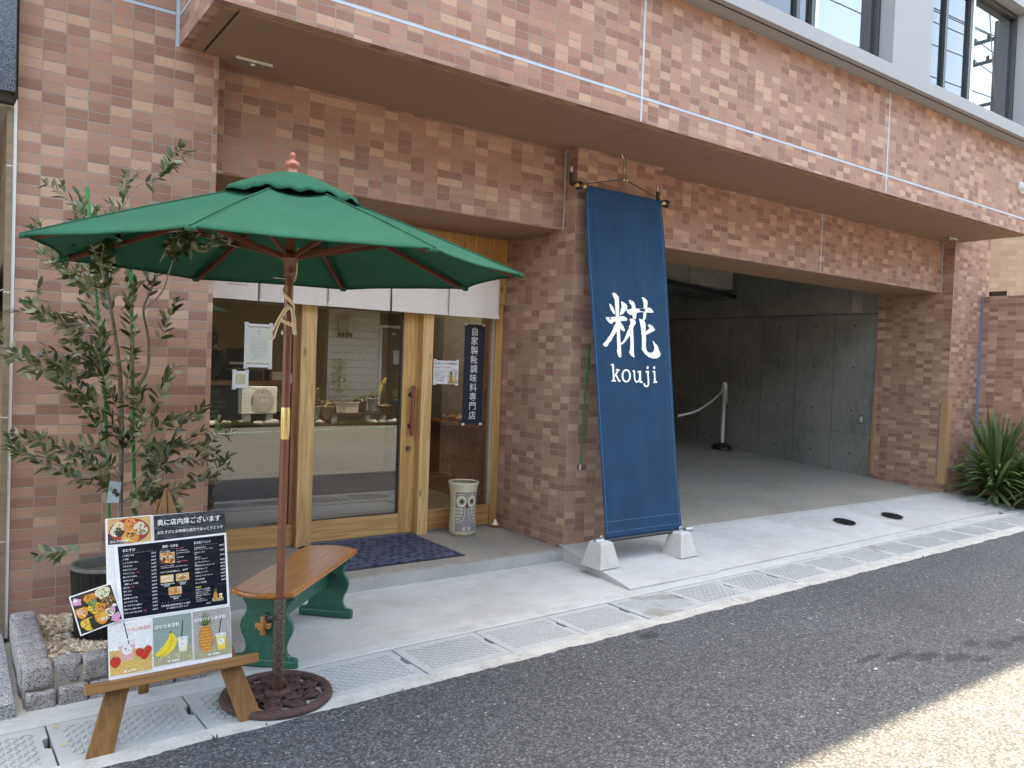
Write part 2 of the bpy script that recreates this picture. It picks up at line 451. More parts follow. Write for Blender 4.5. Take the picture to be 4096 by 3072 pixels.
M_white = plain('white_print', (.80,.80,.78), .6, var=.02)
M_paper = plain('white_paper', (.74,.74,.71), .35, var=.02, coat=.3)
M_cream = plain('cream_paper', (.66,.69,.58), .5, var=.02)
M_rope = plain('cream_rope', (.74,.64,.46), .8, var=.12, scale=400, bumps=.001)
M_ink = plain('black_ink', (.02,.02,.022), .6)
M_red = plain('red_print', (.46,.03,.04), .5)
M_black = plain('black_plastic', (.018,.018,.02), .4)
M_greencord = plain('green_cord', (.02,.22,.06), .6)
M_steel = plain('stainless', (.55,.55,.54), .3, 1.0)
M_chrome = plain('bright_steel', (.7,.7,.68), .2, 1.0)
M_brass = plain('brass', (.66,.52,.25), .32, 1.0, var=.12, scale=90)
M_alu_dark = plain('bronze_aluminium', (.06,.058,.056), .4, .4)
M_alu = plain('silver_aluminium', (.60,.62,.62), .4, .6)
M_bgreen = plain('green_bench_paint', (.012,.098,.062), .42, var=.18, scale=40)
M_rust = plain('rusty_cast_iron', (.062,.028,.022), .75, var=.45, scale=60, bumps=.003)
def tube_rust():
    m, nt, b = new_mat('speckled_steel_tube')
    v = objco(nt)
    a = noise_n(nt, v, 130, 3, .6); c = noise_n(nt, v, 9, 3)
    col = ramp(nt, a.outputs[0], [(.40, (.010,.008,.007)), (.48, (.075,.05,.035)), (.72, (.125,.088,.062))])
    sp = nt.nodes.new('ShaderNodeSeparateXYZ'); lk(nt, v, sp.inputs[0])
    rust = ramp(nt, math_n(nt, 'ADD', sp.outputs[2], math_n(nt, 'MULTIPLY', c.outputs[0], .12)), [(.10, (1,1,1)), (.17, (0,0,0))])
    lk(nt, mixc(nt, rust, col, (.075,.024,.015)), b.inputs['Base Color'])
    b.inputs['Roughness'].default_value = .6; b.inputs['Metallic'].default_value = .25
    return m
M_tube = tube_rust()
def glassy(name, refl, tint=(.92,.93,.90), rough=.0):
    m, nt, b = new_mat(name)
    nt.nodes.remove(b)
    t = nt.nodes.new('ShaderNodeBsdfTransparent'); t.inputs[0].default_value = (*tint, 1)
    g = nt.nodes.new('ShaderNodeBsdfGlossy'); g.inputs['Roughness'].default_value = rough
    g.inputs['Color'].default_value = (.95,.97,1,1)
    fr = nt.nodes.new('ShaderNodeFresnel'); fr.inputs[0].default_value = 1.5
    f = math_n(nt, 'MINIMUM', math_n(nt, 'ADD', math_n(nt, 'MULTIPLY', fr.outputs[0], 1.6), refl), 1.0)
    mx = nt.nodes.new('ShaderNodeMixShader'); lk(nt, f, mx.inputs[0])
    lk(nt, t.outputs[0], mx.inputs[1]); lk(nt, g.outputs[0], mx.inputs[2]); lk(nt, mx.outputs[0], nt.nodes['Material Output'].inputs[0])
    return m
M_glass = glassy('shop_glass', .115)
M_winglass = glassy('window_glass', .14, (.45,.48,.47))
M_screen = plain('insect_screen', (.05,.052,.055), .6)
M_blind = plain('grey_blind', (.13,.13,.13), .6)
def leaf_mat(name, top, under, rough=.42, var=.35, trans=.12):
    m, nt, b = new_mat(name)
    g = nt.nodes.new('ShaderNodeNewGeometry')
    r = g.outputs['Random Per Island']
    c = ramp(nt, r, [(0, tuple(x*(1-var) for x in top)), (.6, top), (1, tuple(x*(1+var*1.3) for x in top))])
    c = mixc(nt, g.outputs['Backfacing'], c, under)
    lk(nt, c, b.inputs['Base Color']); b.inputs['Roughness'].default_value = rough
    t = nt.nodes.new('ShaderNodeBsdfTranslucent'); lk(nt, mixc(nt, .5, c, (.10,.16,.02)), t.inputs[0])
    mx = nt.nodes.new('ShaderNodeMixShader'); mx.inputs[0].default_value = trans
    lk(nt, b.outputs[0], mx.inputs[1]); lk(nt, t.outputs[0], mx.inputs[2]); lk(nt, mx.outputs[0], nt.nodes['Material Output'].inputs[0])
    return m
M_olive = leaf_mat('olive_leaf', (.064,.084,.032), (.27,.285,.175), .33, .55)
M_strap = leaf_mat('strap_leaf', (.105,.165,.055), (.13,.19,.075), .38, .35, .25)
M_shrub = leaf_mat('shrub_leaf', (.09,.15,.035), (.12,.17,.06), .5, .4, .2)
M_bark = plain('grey_bark', (.20,.175,.14), .9, var=.3, scale=60, bumps=.003)
M_stake = plain('green_stake_plastic', (.015,.20,.05), .4)
M_potdark = wood('dark_fluted_pot', (.007,.006,.0055), (.018,.015,.013), 2, 60, .7, 0, False, 40)
M_potrim = plain('pot_rim', (.13,.118,.105), .85, var=.2, scale=40)
M_soil = plain('dry_soil', (.18,.125,.06), .95, var=.3, scale=60, bumps=.01)
M_earth = plain('bed_earth', (.045,.033,.022), .95, var=.4, scale=40, bumps=.01)
# ---------------------------------------------------------------- ground
def struct(name, mb, m, **k):
    return tag(mb.build(name, m, **k), kind='structure')
struct('ground', MB().poly([(-400,-400,-.45),(400,-400,-.45),(400,400,-.45),(-400,400,-.45)]), M_earth)
def asph_y(x):      # road edge, slightly out of parallel with the facade and ragged
    return 2.945 + .031*x + .016*noise.noise(Vector((x*4.5, 0, 0))) + .010*noise.noise(Vector((x*19, 3, 0))) + .006*noise.noise(Vector((x*61, 5, 0)))
mb = MB()
xs = [-30, -12, -5] + [-2 + .025*i for i in range(0, 540)] + [13, 20, 35]
far = [(x, asph_y(x) if -2 <= x <= 11.6 else 2.945+.031*x) for x in xs]
for i in range(len(far)-1):
    a, b = far[i], far[i+1]
    mb.add([(a[0], -4.9+.02*a[0], -.02), (b[0], -4.9+.02*b[0], -.02), (b[0], b[1]-.35, -.006), (a[0], a[1]-.35, -.006), (b[0], b[1], .003), (a[0], a[1], .003)],
           [(0,1,2,3), (3,2,4,5)])
struct('road', mb, M_asphalt)
# green line worn on the far side of the road
mb = MB()
for i in range(260):
    x = -2 + i*.06
    y = -3.0 - .16*x + .05*noise.noise(Vector((x*2, 9, 1)))
    if noise.noise(Vector((x*9, 1, 7))) > -.15:
        w = .035+.03*noise.noise(Vector((x*13, 4, 2)))
        mb.add([(x, y-w, -.008), (x+.06, y-w*.8, -.008), (x+.06, y+w, -.008), (x, y+w*.9, -.008)], [(0,1,2,3)])
struct('road_marking', mb, plain('worn_green_paint', (.22,.50,.34), .7, var=.3, scale=30))
# kerb strip between asphalt and gutter covers, far side strip, channel
mb = MB()
def gy(x): return .031*x
N = 140
for i in range(N):
    x0 = -4 + 15.2*i/N; x1 = -4 + 15.2*(i+1)/N
    mb.add([(x0, 2.72+gy(x0), -.03), (x1, 2.72+gy(x1), -.03), (x1, 2.90+gy(x1), -.004), (x0, 2.90+gy(x0), -.004), (x1, 3.045+gy(x1), .001), (x0, 3.045+gy(x0), .001), (x1, 3.045+gy(x1), -.2), (x0, 3.045+gy(x0), -.2)],
           [(0,1,2,3), (3,2,4,5), (5,4,6,7)])
struct('curb', mb, M_edge)
mb = MB()
for i in range(N):
    x0 = -4 + 15.2*i/N; x1 = -4 + 15.2*(i+1)/N
    y0 = 3.402+.030*x0; y1 = 3.402+.030*x1
    mb.add([(x0, y0, -.2), (x1, y1, -.2), (x1, y1, .001), (x0, y0, .001), (x1, y1+.10, .002), (x0, y0+.10, .002)], [(0,1,2,3), (3,2,4,5)])
struct('gutter_edge', mb, M_curb)
mb = MB(); mb.poly([(-5,2.7,-.19),(12,3.2,-.19),(12,4.0,-.19),(-5,3.5,-.19)])
struct('gutter_channel', mb, M_dark_recess)
# apron in front of the shop
mb = MB()
mb.add([(-4,3.502-.12,-.003),(11.2,3.502+.335,-.003),(11.2,4.6,-.003),(-4,4.6,-.003)], [(0,1,2,3)])
struct('pavement', mb, M_apron)
# thin pale mortar line along the gutter edge
mb = MB()
for i in range(420):
    x0 = 1.0 + .0216*i; x1 = x0+.0216
    if x1 > 9.9: break
    w = .008+.006*noise.noise(Vector((x0*7, 2, 2)))
    y = 3.412+.030*x0
    mb.add([(x0, y-.006, .004), (x1, y-.006, .004), (x1, y+w, .005), (x0, y+w, .005)], [(0,1,2,3)])
struct('mortar_line', mb, plain('pale_mortar', (.52,.51,.47), .9, var=.2, scale=50))
# driveway ramp up to the garage
def rz(y): return .012 + max(0, (y-3.63))*.11
mb = MB()
NX = 60
front = []; back = []
for i in range(NX+1):
    t = i/NX
    fx = 3.613 + t*(9.90-3.613); fy = 3.628 + .036*(fx-3.6) + .008*noise.noise(Vector((fx*6, 1, 1)))
    if fx < 4.5: fy = 3.628
    bx = 3.725 + t*(9.93-3.725)
    front.append((fx, fy)); back.append((bx, 4.50))
for i in range(NX):
    f0, f1, b0, b1 = front[i], front[i+1], back[i], back[i+1]
    mb.add([(f0[0], f0[1], -.01), (f1[0], f1[1], -.01), (f1[0], f1[1], .010), (f0[0], f0[1], .010), (b1[0], b1[1], .106), (b0[0], b0[1], .106)], [(0,1,2,3), (3,2,4,5)])
mb.add([(front[0][0], front[0][1], -.01), (front[0][0], front[0][1], .010), (back[0][0], 4.50, .106), (back[0][0], 4.50, -.01)], [(0,1,2,3)])
mb.add([(front[-1][0], front[-1][1], -.01), (front[-1][0], front[-1][1], .010), (back[-1][0], 4.50, .106), (back[-1][0], 4.50, -.01)], [(3,2,1,0)])
struct('driveway', mb, M_apron)
mb = MB()
for i in range(240):
    x0 = 4.66+.0205*i; x1 = x0+.0205
    w = .012+.007*noise.noise(Vector((x0*9, 7, 2)))
    mb.add([(x0, 4.484-w, .1068), (x1, 4.484-w, .1068), (x1, 4.499, .1085), (x0, 4.499, .1085)], [(0,1,2,3)])
struct('driveway_joint', mb, bpy.data.materials['pale_mortar'])

# gutter covers: raised tread bars, notch on one side
def cover_mesh():
    W, D = .4895, .352
    mb = MB()
    out = [(0,0),(W,0),(W,D*.42),(W-.020,D*.46),(W-.020,D*.66),(W,D*.70),(W,D),(0,D)]
    mb.prism(out, lambda u, v: (u, v, -.05), (0,0,.05))
    m = .042
    nx, ny = 17, 11
    sx = (W-2*m)/nx; sy = (D-2*m)/ny
    for i in range(nx):
        for j in range(ny):
            cx = m+(i+.5)*sx; cy = m+(j+.5)*sy
            a = R(45) if (i+j) % 2 else R(-45)
            dx, dy = math.cos(a)*.0125, math.sin(a)*.0125
            px, py = -math.sin(a)*.0034, math.cos(a)*.0034
            if cx+abs(dx) > W-.03 and .3*D < cy < .75*D: continue
            b = [(cx-dx-px,cy-dy-py),(cx+dx-px,cy+dy-py),(cx+dx+px,cy+dy+py),(cx-dx+px,cy-dy+py)]
            t = [(cx-dx*.8-px*.45,cy-dy*.8-py*.45),(cx+dx*.8-px*.45,cy+dy*.8-py*.45),(cx+dx*.8+px*.45,cy+dy*.8+py*.45),(cx-dx*.8+px*.45,cy-dy*.8+py*.45)]
            mb.add([(p[0],p[1],0.0) for p in b]+[(p[0],p[1],.0036) for p in t], [(4,5,6,7),(0,1,5,4),(1,2,6,5),(2,3,7,6),(3,0,4,7)], 1)
    return mb
cov0 = None
cov_labels = {
 -2: 'patterned gutter cover at the left photo edge, left of a fallen yellow leaf',
 -1: 'patterned gutter cover under the easel with its left slot beside a fallen yellow leaf',
 0: 'patterned gutter cover right of the easel, half covered by the umbrella base',
 1: 'patterned gutter cover right of the rusty umbrella base with rust stains at its near corner',
 2: 'patterned gutter cover in front of the bench, second right of the umbrella base',
 3: 'darker patterned gutter cover below the doormat, third right of the umbrella base',
 4: 'patterned gutter cover below the owl vase, fourth right of the umbrella base',
 5: 'patterned gutter cover just left of the low tip of the driveway ramp',
 6: 'gutter cover with a brown square dirt stain below the banner weights',
 7: 'gutter cover with a faint grey stain just right of the brown stained one',
 8: 'clean gutter cover third right of the brown stained one',
 9: 'clean gutter cover fourth right of the brown stained one',
 10: 'clean gutter cover in front of the nearer drain cover',
 11: 'clean gutter cover left of the mud streaked one',
 12: 'gutter cover with brown mud streaks in front of the two drain covers',
 13: 'clean gutter cover just right of the mud streaked one',
 14: 'clean gutter cover second right of the mud streaked one',
 15: 'clean gutter cover third right of the mud streaked one',
 16: 'clean gutter cover last before the right edge of the photo'}
for k in range(-3, 21):
    x = .330+.497*k
    if cov0 is None:
        o = cov0 = cover_mesh().build('gutter_cover', [M_cover, concrete('tread_bar_concrete', (.30,.303,.29), .15)], bevel=0)
        cov_stain = o.data.copy(); cov_stain.materials[0] = M_cover_stain
    else:
        o = cov0.copy(); COL.objects.link(o)
    if k in (6, 12): o.data = cov_stain
    o.location = (x, 3.048+.031*x, .0015*math.sin(k*2.3)-.001); o.rotation_euler = (0, R(.12*math.sin(k*1.7)), math.atan(.031))
    tag(o, cov_labels.get(k, 'patterned gutter cover outside the picture edge, in line with the others'), 'gutter cover', 'concrete gutter covers along the road')

# ---------------------------------------------------------------- the shop building
B = thing('shop_building', (5.0, 4.48, 0), 'brown tiled building with a wooden shop front, projecting upper floor and open garage', 'building')
def part(name, mb, m, parent=B, label=None, **k):
    o = mb.build(name, m, parent, **k)
    if label: o['label'] = label
    return o
ZS = 3.070
TOP = 9.6
part('wall', MB().box(.247, 1.172, 4.48, 6.2, -.1, TOP), M_tile)
part('column', MB().box(3.746, 4.642, 4.48, 5.62, -.1, ZS+.02), M_tile)
part('pier', MB().box(9.532, 10.42, 4.48, 5.385, -.1, TOP-.01), M_tile)
# lintels: tiled faces with painted undersides
mb = MB().box(1.172, 3.746, 4.63, 5.336, 2.468, ZS+.02)
part('entrance_lintel', mb, M_tile)
part('lintel_underside', MB().box(1.174, 3.744, 4.634, 5.334, 2.464, 2.4678), M_soffit)
part('garage_lintel', MB().box(4.642, 9.532, 4.63, 5.275, 2.468, ZS+.02), M_tile)
part('lintel_underside', MB().box(4.644, 9.530, 4.634, 5.273, 2.464, 2.4678), M_soffit)
# balcony with tiled faces
part('balcony', MB().box(.968, 9.70, 3.777, 4.478, ZS, 3.968), M_tile)
gaps = [1.075, 1.090, 3.748, 3.752, 4.640, 4.644, 7.085, 7.089, 9.64]
mb = MB()
mb.box(1.02, 1.078, 3.83, 4.45, ZS-.010, ZS-.001)
for a, b in ((1.092, 3.747), (3.752, 4.640), (4.645, 7.086), (7.091, 9.66)):
    mb.box(a, b, 3.83 if a > 1.05 else 3.83, 4.478, ZS-.010, ZS-.001)
for a, b, y in ((1.176, 3.742, 4.628), (4.646, 7.086, 4.628), (7.091, 9.53, 4.628)):
    mb.box(a, b, 4.4785, y, ZS-.010, ZS+.002)
part('soffit', mb, M_soffit)
for a, b, y in ((1.0785, 1.0915, 4.44), (3.7475, 3.7515, 4.47), (4.6405, 4.6445, 4.47), (7.0865, 7.0905, 4.47)): part('soffit_joint', MB().box(a, b, 3.86, y, ZS-.006, ZS-.0005), M_groove)
# sealant joints, 1.5 mm proud
mb = MB()
for x in (3.683, 6.712): mb.box(x-.008, x+.008, 3.7752, 3.776, ZS+.004, 3.964)
for a, b in ((.985, 3.675), (3.691, 6.704), (6.720, 9.69)): mb.box(a, b, 3.7752, 3.776, 3.222, 3.237)
mb.box(.966, .9672, 3.79, 4.47, 3.222, 3.237)
mb.box(.25, .944, 4.4782, 4.479, 3.222, 3.237); mb.box(.948, .966, 4.4782, 4.479, ZS-.01, TOP-.2)
mb.box(3.7438, 3.745, 4.613, 4.629, 2.47, ZS); mb.box(3.742, 3.7452, 5.376, 5.392, .09, 2.462)
mb.box(9.5292, 9.531, 4.614, 4.629, 2.47, ZS); mb.box(7.078, 7.092, 4.6282, 4.629, 2.47, ZS-.012)
mb.box(4.6435, 4.652, 4.6282, 4.629, 2.47, ZS-.012)
part('sealant_joint', mb, M_sealant)
mb = MB().box(.233, .2465, 4.472, 4.50, .02, 2.62)
part('edge_sealant', mb, M_white)
# ledge and upper wall
part('ledge', MB().box(.9, 10.5, 3.600, 3.90, 3.969, 4.082), M_ledge, bevel=.004)
part('ledge_drip', MB().box(.9, 10.5, 3.648, 3.658, 3.9655, 3.9688), M_groove)
WY = 3.835
part('upper_wall', MB().box(.247, 10.42, 4.10, 4.478, 3.97, TOP-.03), M_ledge)
def pilaster(x0, x1): part('pilaster', MB().box(x0, x1, 3.690, 4.099, 4.0825, 7.2), M_ledge)
pilaster(6.566, 7.212); pilaster(9.232, 10.40); pilaster(3.9, 4.4); pilaster(1.0, 1.6)
part('window_head', MB().box(.95, 10.42, 3.70, 4.099, 5.36, 7.0), M_ledge)
part('roof', MB().box(.2, 10.5, 3.78, 12.2, TOP, TOP+.15), M_ledge)
part('roof', MB().box(.95, 10.45, 3.62, 4.2, 7.0, TOP-.02), M_tile)
def window(x0, x1, mids):
    z0, z1 = 4.215, 5.352
    f = MB()
    f.box(x0, x1, WY-.02, WY+.05, 4.085, z0); f.box(x0, x1, WY-.02, WY+.05, z1-.045, z1+.005)
    f.box(x0, x0+.035, WY-.02, WY+.05, z0, z1-.045); f.box(x1-.04, x1, WY-.02, WY+.05, z0, z1-.045)
    w = part('window', f, M_alu_dark, bevel=.003)
    xm = (x0+x1)/2
    s = MB()
    for a in mids: s.box(a-.022, a+.022, WY-.008, WY+.03, z0+.001, z1-.046)
    part('sash', s, M_alu_dark, w)
    part('sash', MB().box(mids[-1]+.0225, mids[-1]+.062, WY-.012, WY+.025, z0+.001, z1-.047), M_alu, w, label='bright silver sash stile')
    part('pane', MB().poly([(mids[-1]+.03, WY+.012, z0), (x1-.03, WY+.012, z0), (x1-.03, WY+.012, z1-.04), (mids[-1]+.03, WY+.012, z1-.04)]), M_winglass, w)
    part('pane', MB().poly([(x0+.03, WY+.022, z0), (mids[-1], WY+.022, z0), (mids[-1], WY+.022, z1-.04), (x0+.03, WY+.022, z1-.04)]), glassy('screened_glass_%d' % int(x0), .02, (.30,.31,.31)), w)
    bl = MB()
    for i in range(24):
        z = z0+.03+i*.045
        bl.box(x0+.05, mids[0]+.02, WY+.10, WY+.125, z, z+.034)
    part('blind', bl, M_blind, w)
    part('curtain', MB().box(mids[0]+.05, x1-.02, WY+.2, WY+.21, z0, z1), plain('pale_curtain_%d' % int(x0), (.32,.33,.33), .9), w)
window(4.41, 6.562, (5.40, 5.60))
window(7.216, 9.228, (7.745, 8.235))
# ---- garage
part('garage_floor', MB().add([(4.642,4.50,.1055),(9.56,4.50,.1055),(9.56,12,.555),(4.642,12,.555)], [(0,1,2,3)]), M_gfloor)
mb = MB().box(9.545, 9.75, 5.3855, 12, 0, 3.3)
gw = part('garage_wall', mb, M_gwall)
mb = MB()
for k in range(10):
    y = 5.69+.5685*k
    for z in (.432, .992, 1.548, 2.093, 2.40):
        if z > 2.3: y2 = y+.28
        else: y2 = y
        n = 10
        vs = [(9.5435, y2+.014*math.cos(2*math.pi*i/n), z+.014*math.sin(2*math.pi*i/n)) for i in range(n)]
        mb.add(vs, [tuple(range(n-1, -1, -1))])
lm = MB()
for k in range(9):
    y = 5.97+.569*k
    lm.box(9.5425, 9.5448, y-.0022, y+.0022, .15, 2.24)
lm.box(9.5425, 9.5448, 5.39, 11.9, 2.238, 2.248); lm.box(9.5425, 9.5448, 5.39, 11.9, .70, .703)
mb.add(lm.v, lm.f, 1); part('formwork_marks', mb, [M_dark_recess, plain('formwork_joint_grey', (.085,.082,.075), .9)], gw)
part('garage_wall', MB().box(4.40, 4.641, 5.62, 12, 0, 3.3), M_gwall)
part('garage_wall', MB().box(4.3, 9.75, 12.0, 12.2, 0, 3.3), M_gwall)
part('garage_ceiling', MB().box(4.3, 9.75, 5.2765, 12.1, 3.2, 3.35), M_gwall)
part('garage_beam', MB().box(4.642, 8.62, 6.95, 7.6, 2.56, 3.199), M_gwall)
part('garage_beam', MB().box(9.30, 9.5445, 5.60, 12, 2.254, 3.199), M_gwall)
ct = thing('cable_tray', (8.4, 8.0, 2.5), 'dark metal cable tray hanging under the garage ceiling', 'cable tray')
mb = MB()
mb.bar((7.0, 6.6, 2.50), (9.25, 7.4, 2.52), .03, .05).bar((7.0, 7.3, 2.50), (9.28, 7.95, 2.52), .03, .05)
mb.build('rail', M_black, ct)
mb = MB()
for i in range(9):
    t = (i+.5)/9
    mb.bar((7.0+2.25*t, 6.6+.8*t, 2.485), (7.0+2.28*t, 7.3+.65*t, 2.485), .09, .012)
mb.build('rung', plain('galvanised_rung', (.25,.25,.25), .4, .7), ct)
for x, y in ((7.6, 6.82), (8.6, 7.17), (7.6, 7.47), (8.7, 7.78)): MB().tube([(x, y, 2.5), (x, y, 3.2)], .006, 6).build('hanger_rod', M_steel, ct)
sw = part('wall_socket', MB().box(9.535, 9.5446, 5.505, 5.575, .83, .95), plain('socket_plate', (.13,.13,.125), .5))
part('socket_cover', MB().box(9.531, 9.5345, 5.523, 5.557, .852, .925), plain('socket_ivory', (.55,.53,.46), .5), sw)
M_guard = plain('tan_corner_guard', (.40,.215,.105), .55, var=.04)
for (y0, y1) in ((5.34, 5.392), ): part('corner_guard', MB().box(9.516, 9.531, y0, y1, .21, 1.222), M_guard, bevel=.004)
part('corner_guard', MB().prism([(0,0),(.075,0),(.075,-.016),(-.016,-.016),(-.016,.075),(0,.075)], lambda u, v: (9.530+u, 4.4785+v, .205), (0,0,1.017)), M_guard, bevel=.003)
# ---- porch
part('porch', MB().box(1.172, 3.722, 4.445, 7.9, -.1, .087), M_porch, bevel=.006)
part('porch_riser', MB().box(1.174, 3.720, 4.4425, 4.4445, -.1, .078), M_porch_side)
# ---- shop front
YF = 5.40
part('transom_panel', MB().box(1.30, 3.742, 5.337, 5.36, 2.02, 2.462), M_wood_z)
part('shop_header', MB().box(1.30, 3.742, 5.345, 5.47, 1.93, 2.02), M_wood_x)
pm = part('door_post', MB().box(2.000, 2.113, 5.33, 5.47, .088, 1.93), M_wood_pale, bevel=.003)
part('door_post', MB().box(2.957, 3.048, 5.305, 5.47, .088, 1.93), M_wood_pale, bevel=.003)
part('door_post', MB().box(3.672, 3.742, 5.36, 5.47, .088, 1.93), M_wood_z, bevel=.003)
part('sill', MB().box(1.175, 3.742, 5.375, 5.50, .0875, .1), plain('grey_threshold', (.17,.18,.19), .5))
sp = part('side_window', MB().box(1.30, 1.999, 5.385, 5.425, .1005, .245), wood('cedar_kickboard', (.42,.22,.08), (.60,.34,.13), 0, 12), label='left shop window with dark reflections')
part('pane', MB().poly([(1.30,5.405,.2455),(1.965,5.405,.2455),(1.965,5.405,1.93),(1.30,5.405,1.93)]), M_glass, sp)
part('stile', MB().box(1.965, 1.999, 5.385, 5.43, .2455, 1.93), M_wood_in, sp)
sp = part('side_window', MB().box(3.0485, 3.6715, 5.385, 5.425, .1005, .258), wood('cedar_kickboard_dark', (.30,.14,.05), (.52,.28,.10), 0, 16), label='right shop window with the wooden counter behind')
part('pane', MB().poly([(3.0485,5.405,.2585),(3.6715,5.405,.2585),(3.6715,5.405,1.93),(3.0485,5.405,1.93)]), M_glass, sp)
part('glazing_bead', MB().box(3.660, 3.6715, 5.384, 5.4035, .2585, 1.93), M_alu, sp)
dr = part('door', MB().box(2.113, 2.825, 5.375, 5.415, .105, .258), wood('door_bottom_rail', (.43,.23,.085), (.62,.37,.145), 0, 24), label='sliding glazed shop door in pale cedar')
part('stile', MB().box(2.8255, 2.9565, 5.372, 5.417, .105, 1.93), wood('door_stile', (.40,.195,.058), (.59,.33,.12), 2, 22), dr)
part('stile', MB().box(2.1135, 2.128, 5.376, 5.414, .2585, 1.93), M_wood_z, dr)
part('glazing_bead', MB().box(2.8135, 2.825, 5.38, 5.396, .2585, 1.93).box(2.128, 2.8134, 5.38, 5.396, .2585, .266), M_alu_dark, dr)
part('pane', MB().poly([(2.128,5.398,.266),(2.8135,5.398,.266),(2.8135,5.398,1.93),(2.128,5.398,1.93)]), M_glass, dr)
hd = part('handle', MB().tube([(2.897,5.327,.862),(2.899,5.327,1.248)], .0165, 14), M_handle, dr)
for z in (.935, 1.175): part('standoff', MB().tube([(2.898,5.327,z),(2.898,5.365,z)], .011, 10, cap=False).tube([(2.898,5.364,z),(2.898,5.3715,z)], .02, 12), M_alu_dark, hd)
part('lock', MB().tube([(2.888,5.350,.762),(2.888,5.3715,.762)], .019, 16).tube([(2.888,5.343,.762),(2.888,5.35,.762)], .012, 12), plain('bronze_lock', (.16,.12,.09), .3, .9), dr)
# shop interior shell
part('shop_floor', MB().box(1.0, 4.56, 5.51, 8.8, .0875, .0905), plain('shop_floor', (.20,.19,.175), .4))
mb = MB().box(1.05, 1.30, 5.36, 8.8, 0, 2.9).box(1.0, 4.60, 8.8, 9.0, 0, 2.9)
part('shop_wall', mb, plain('shop_plaster', (.30,.25,.19), .9))
part('shop_wall', MB().box(4.56, 4.63, 5.71, 8.8, 0, 2.9).box(3.75, 4.63, 5.6225, 5.70, 0, 2.9), bpy.data.materials['shop_plaster'])
part('shop_ceiling', MB().box(1.0, 4.60, 5.345, 8.9, 2.6, 2.75), bpy.data.materials['shop_plaster'])
part('shop_back', MB().box(1.302, 3.74, 5.362, 5.47, 2.021, 2.598), bpy.data.materials['shop_plaster'])
part('rear_wall', MB().box(.2, 10.46, 12.21, 12.4, 0, TOP-.01), M_ledge)
part('end_wall', MB().box(10.28, 10.419, 5.386, 12.2, 0, TOP-.011), M_tile)
part('end_wall', MB().box(.24, .30, 6.21, 12.2, 0, TOP-.011), M_ledge)
# ---------------------------------------------------------------- umbrella
UX, UY = 1.150, 3.225
PLATE = thing('umbrella_stand', (1.147, 3.222, .004), 'rusty round cast iron umbrella stand with rose pattern and upright tube', 'umbrella stand')
ZB = .0045
mb = MB()
def ring(mb, cx, cy, prof, n=40, mi=0):     # closed lathe ring
    mb.lathe((cx, cy, 0), prof, n, mi)
ring(mb, 1.147, 3.222, [(.192,ZB),(.190,ZB+.012),(.198,ZB+.022),(.214,ZB+.024),(.228,ZB+.016),(.232,ZB+.004),(.231,ZB)], 64)
mb.build('rim', M_rust, PLATE)
mb = MB()
random.seed(3)
roses = [(.075, 20), (.080, 95), (.078, 165), (.076, 235), (.080, 305)] + [(.148, 5+40*i) for i in range(9)]
for i, (rr, an) in enumerate(roses):
    cx = 1.147+rr*math.cos(R(an)); cy = 3.222+rr*math.sin(R(an))
    s = 1.0 if rr < .1 else .92
    prof = [(.036*s,ZB+.008),(.037*s,ZB+.017),(.030*s,ZB+.021),(.027*s,ZB+.016),(.022*s,ZB+.024),(.018*s,ZB+.018),(.013*s,ZB+.027),(.009*s,ZB+.020),(.005*s,ZB+.028),(.0001,ZB+.026)]
    n = 14; vs = []
    for (r_, z_) in prof:
        for k in range(n):
            a = 2*math.pi*k/n
            w = 1+.10*math.sin(5*a+i+z_*400)
            vs.append((cx+r_*w*math.cos(a), cy+r_*w*math.sin(a), z_))
    fs = [(q*n+k, q*n+(k+1) % n, (q+1)*n+(k+1) % n, (q+1)*n+k) for q in range(len(prof)-1) for k in range(n)]
    mb.add(vs, fs, 0, True)
mb.build('rose_casting', M_rust, PLATE)
mb = MB()
for i in range(26):                           # leaves and stems bridging the roses
    a = R(i*13.85+7); r0 = .112+.012*math.sin(i*2.1)
    c = Vector((1.147+r0*math.cos(a), 3.222+r0*math.sin(a), ZB+.010))
    t = a+R(40+35*math.sin(i*1.3))
    d = Vector((math.cos(t), math.sin(t), 0)); p = Vector((-d.y, d.x, 0))
    out = [c-d*.040, c-d*.012+p*.013, c+d*.016+p*.010, c+d*.040, c+d*.016-p*.010, c-d*.012-p*.013]
    mb.add([q-Vector((0,0,.006)) for q in out]+[q+Vector((0,0,.005)) for q in out], [(5,4,3,2,1,0),(6,7,8,9,10,11)]+[(k,(k+1)%6,6+(k+1)%6,6+k) for k in range(6)])
for i in range(16):
    a = R(i*22.5+4)
    mb.tube([(1.147+.185*math.cos(a), 3.222+.185*math.sin(a), ZB+.010), (1.147+.205*math.cos(a+.05), 3.222+.205*math.sin(a+.05), ZB+.012)], .009, 6)
mb.build('leaf_casting', M_rust, PLATE)
mb = MB(); mb.lathe((UX, UY, 0), [(.058,ZB+.006),(.056,ZB+.022),(.046,ZB+.030),(.034,ZB+.034),(.034,.020)], 28)
mb.build('collar', M_rust, PLATE)
mb = MB(); mb.lathe((UX, UY, 0), [(.0245,.03),(.0245,.418),(.0225,.420),(.0205,.418),(.0205,.30)], 28)
mb.build('tube', M_tube, PLATE)
mb = MB(); mb.tube([(UX-.024, UY-.006, .345), (UX-.046, UY-.012, .345)], .004, 8); 
kn = MB(); kn.tube([(UX-.044, UY-.0115, .345), (UX-.060, UY-.0155, .345)], .0155, 12)
mb.build('bolt', plain('rusted_bolt', (.14,.03,.018), .7), PLATE); kn.build('knob', M_black, PLATE)
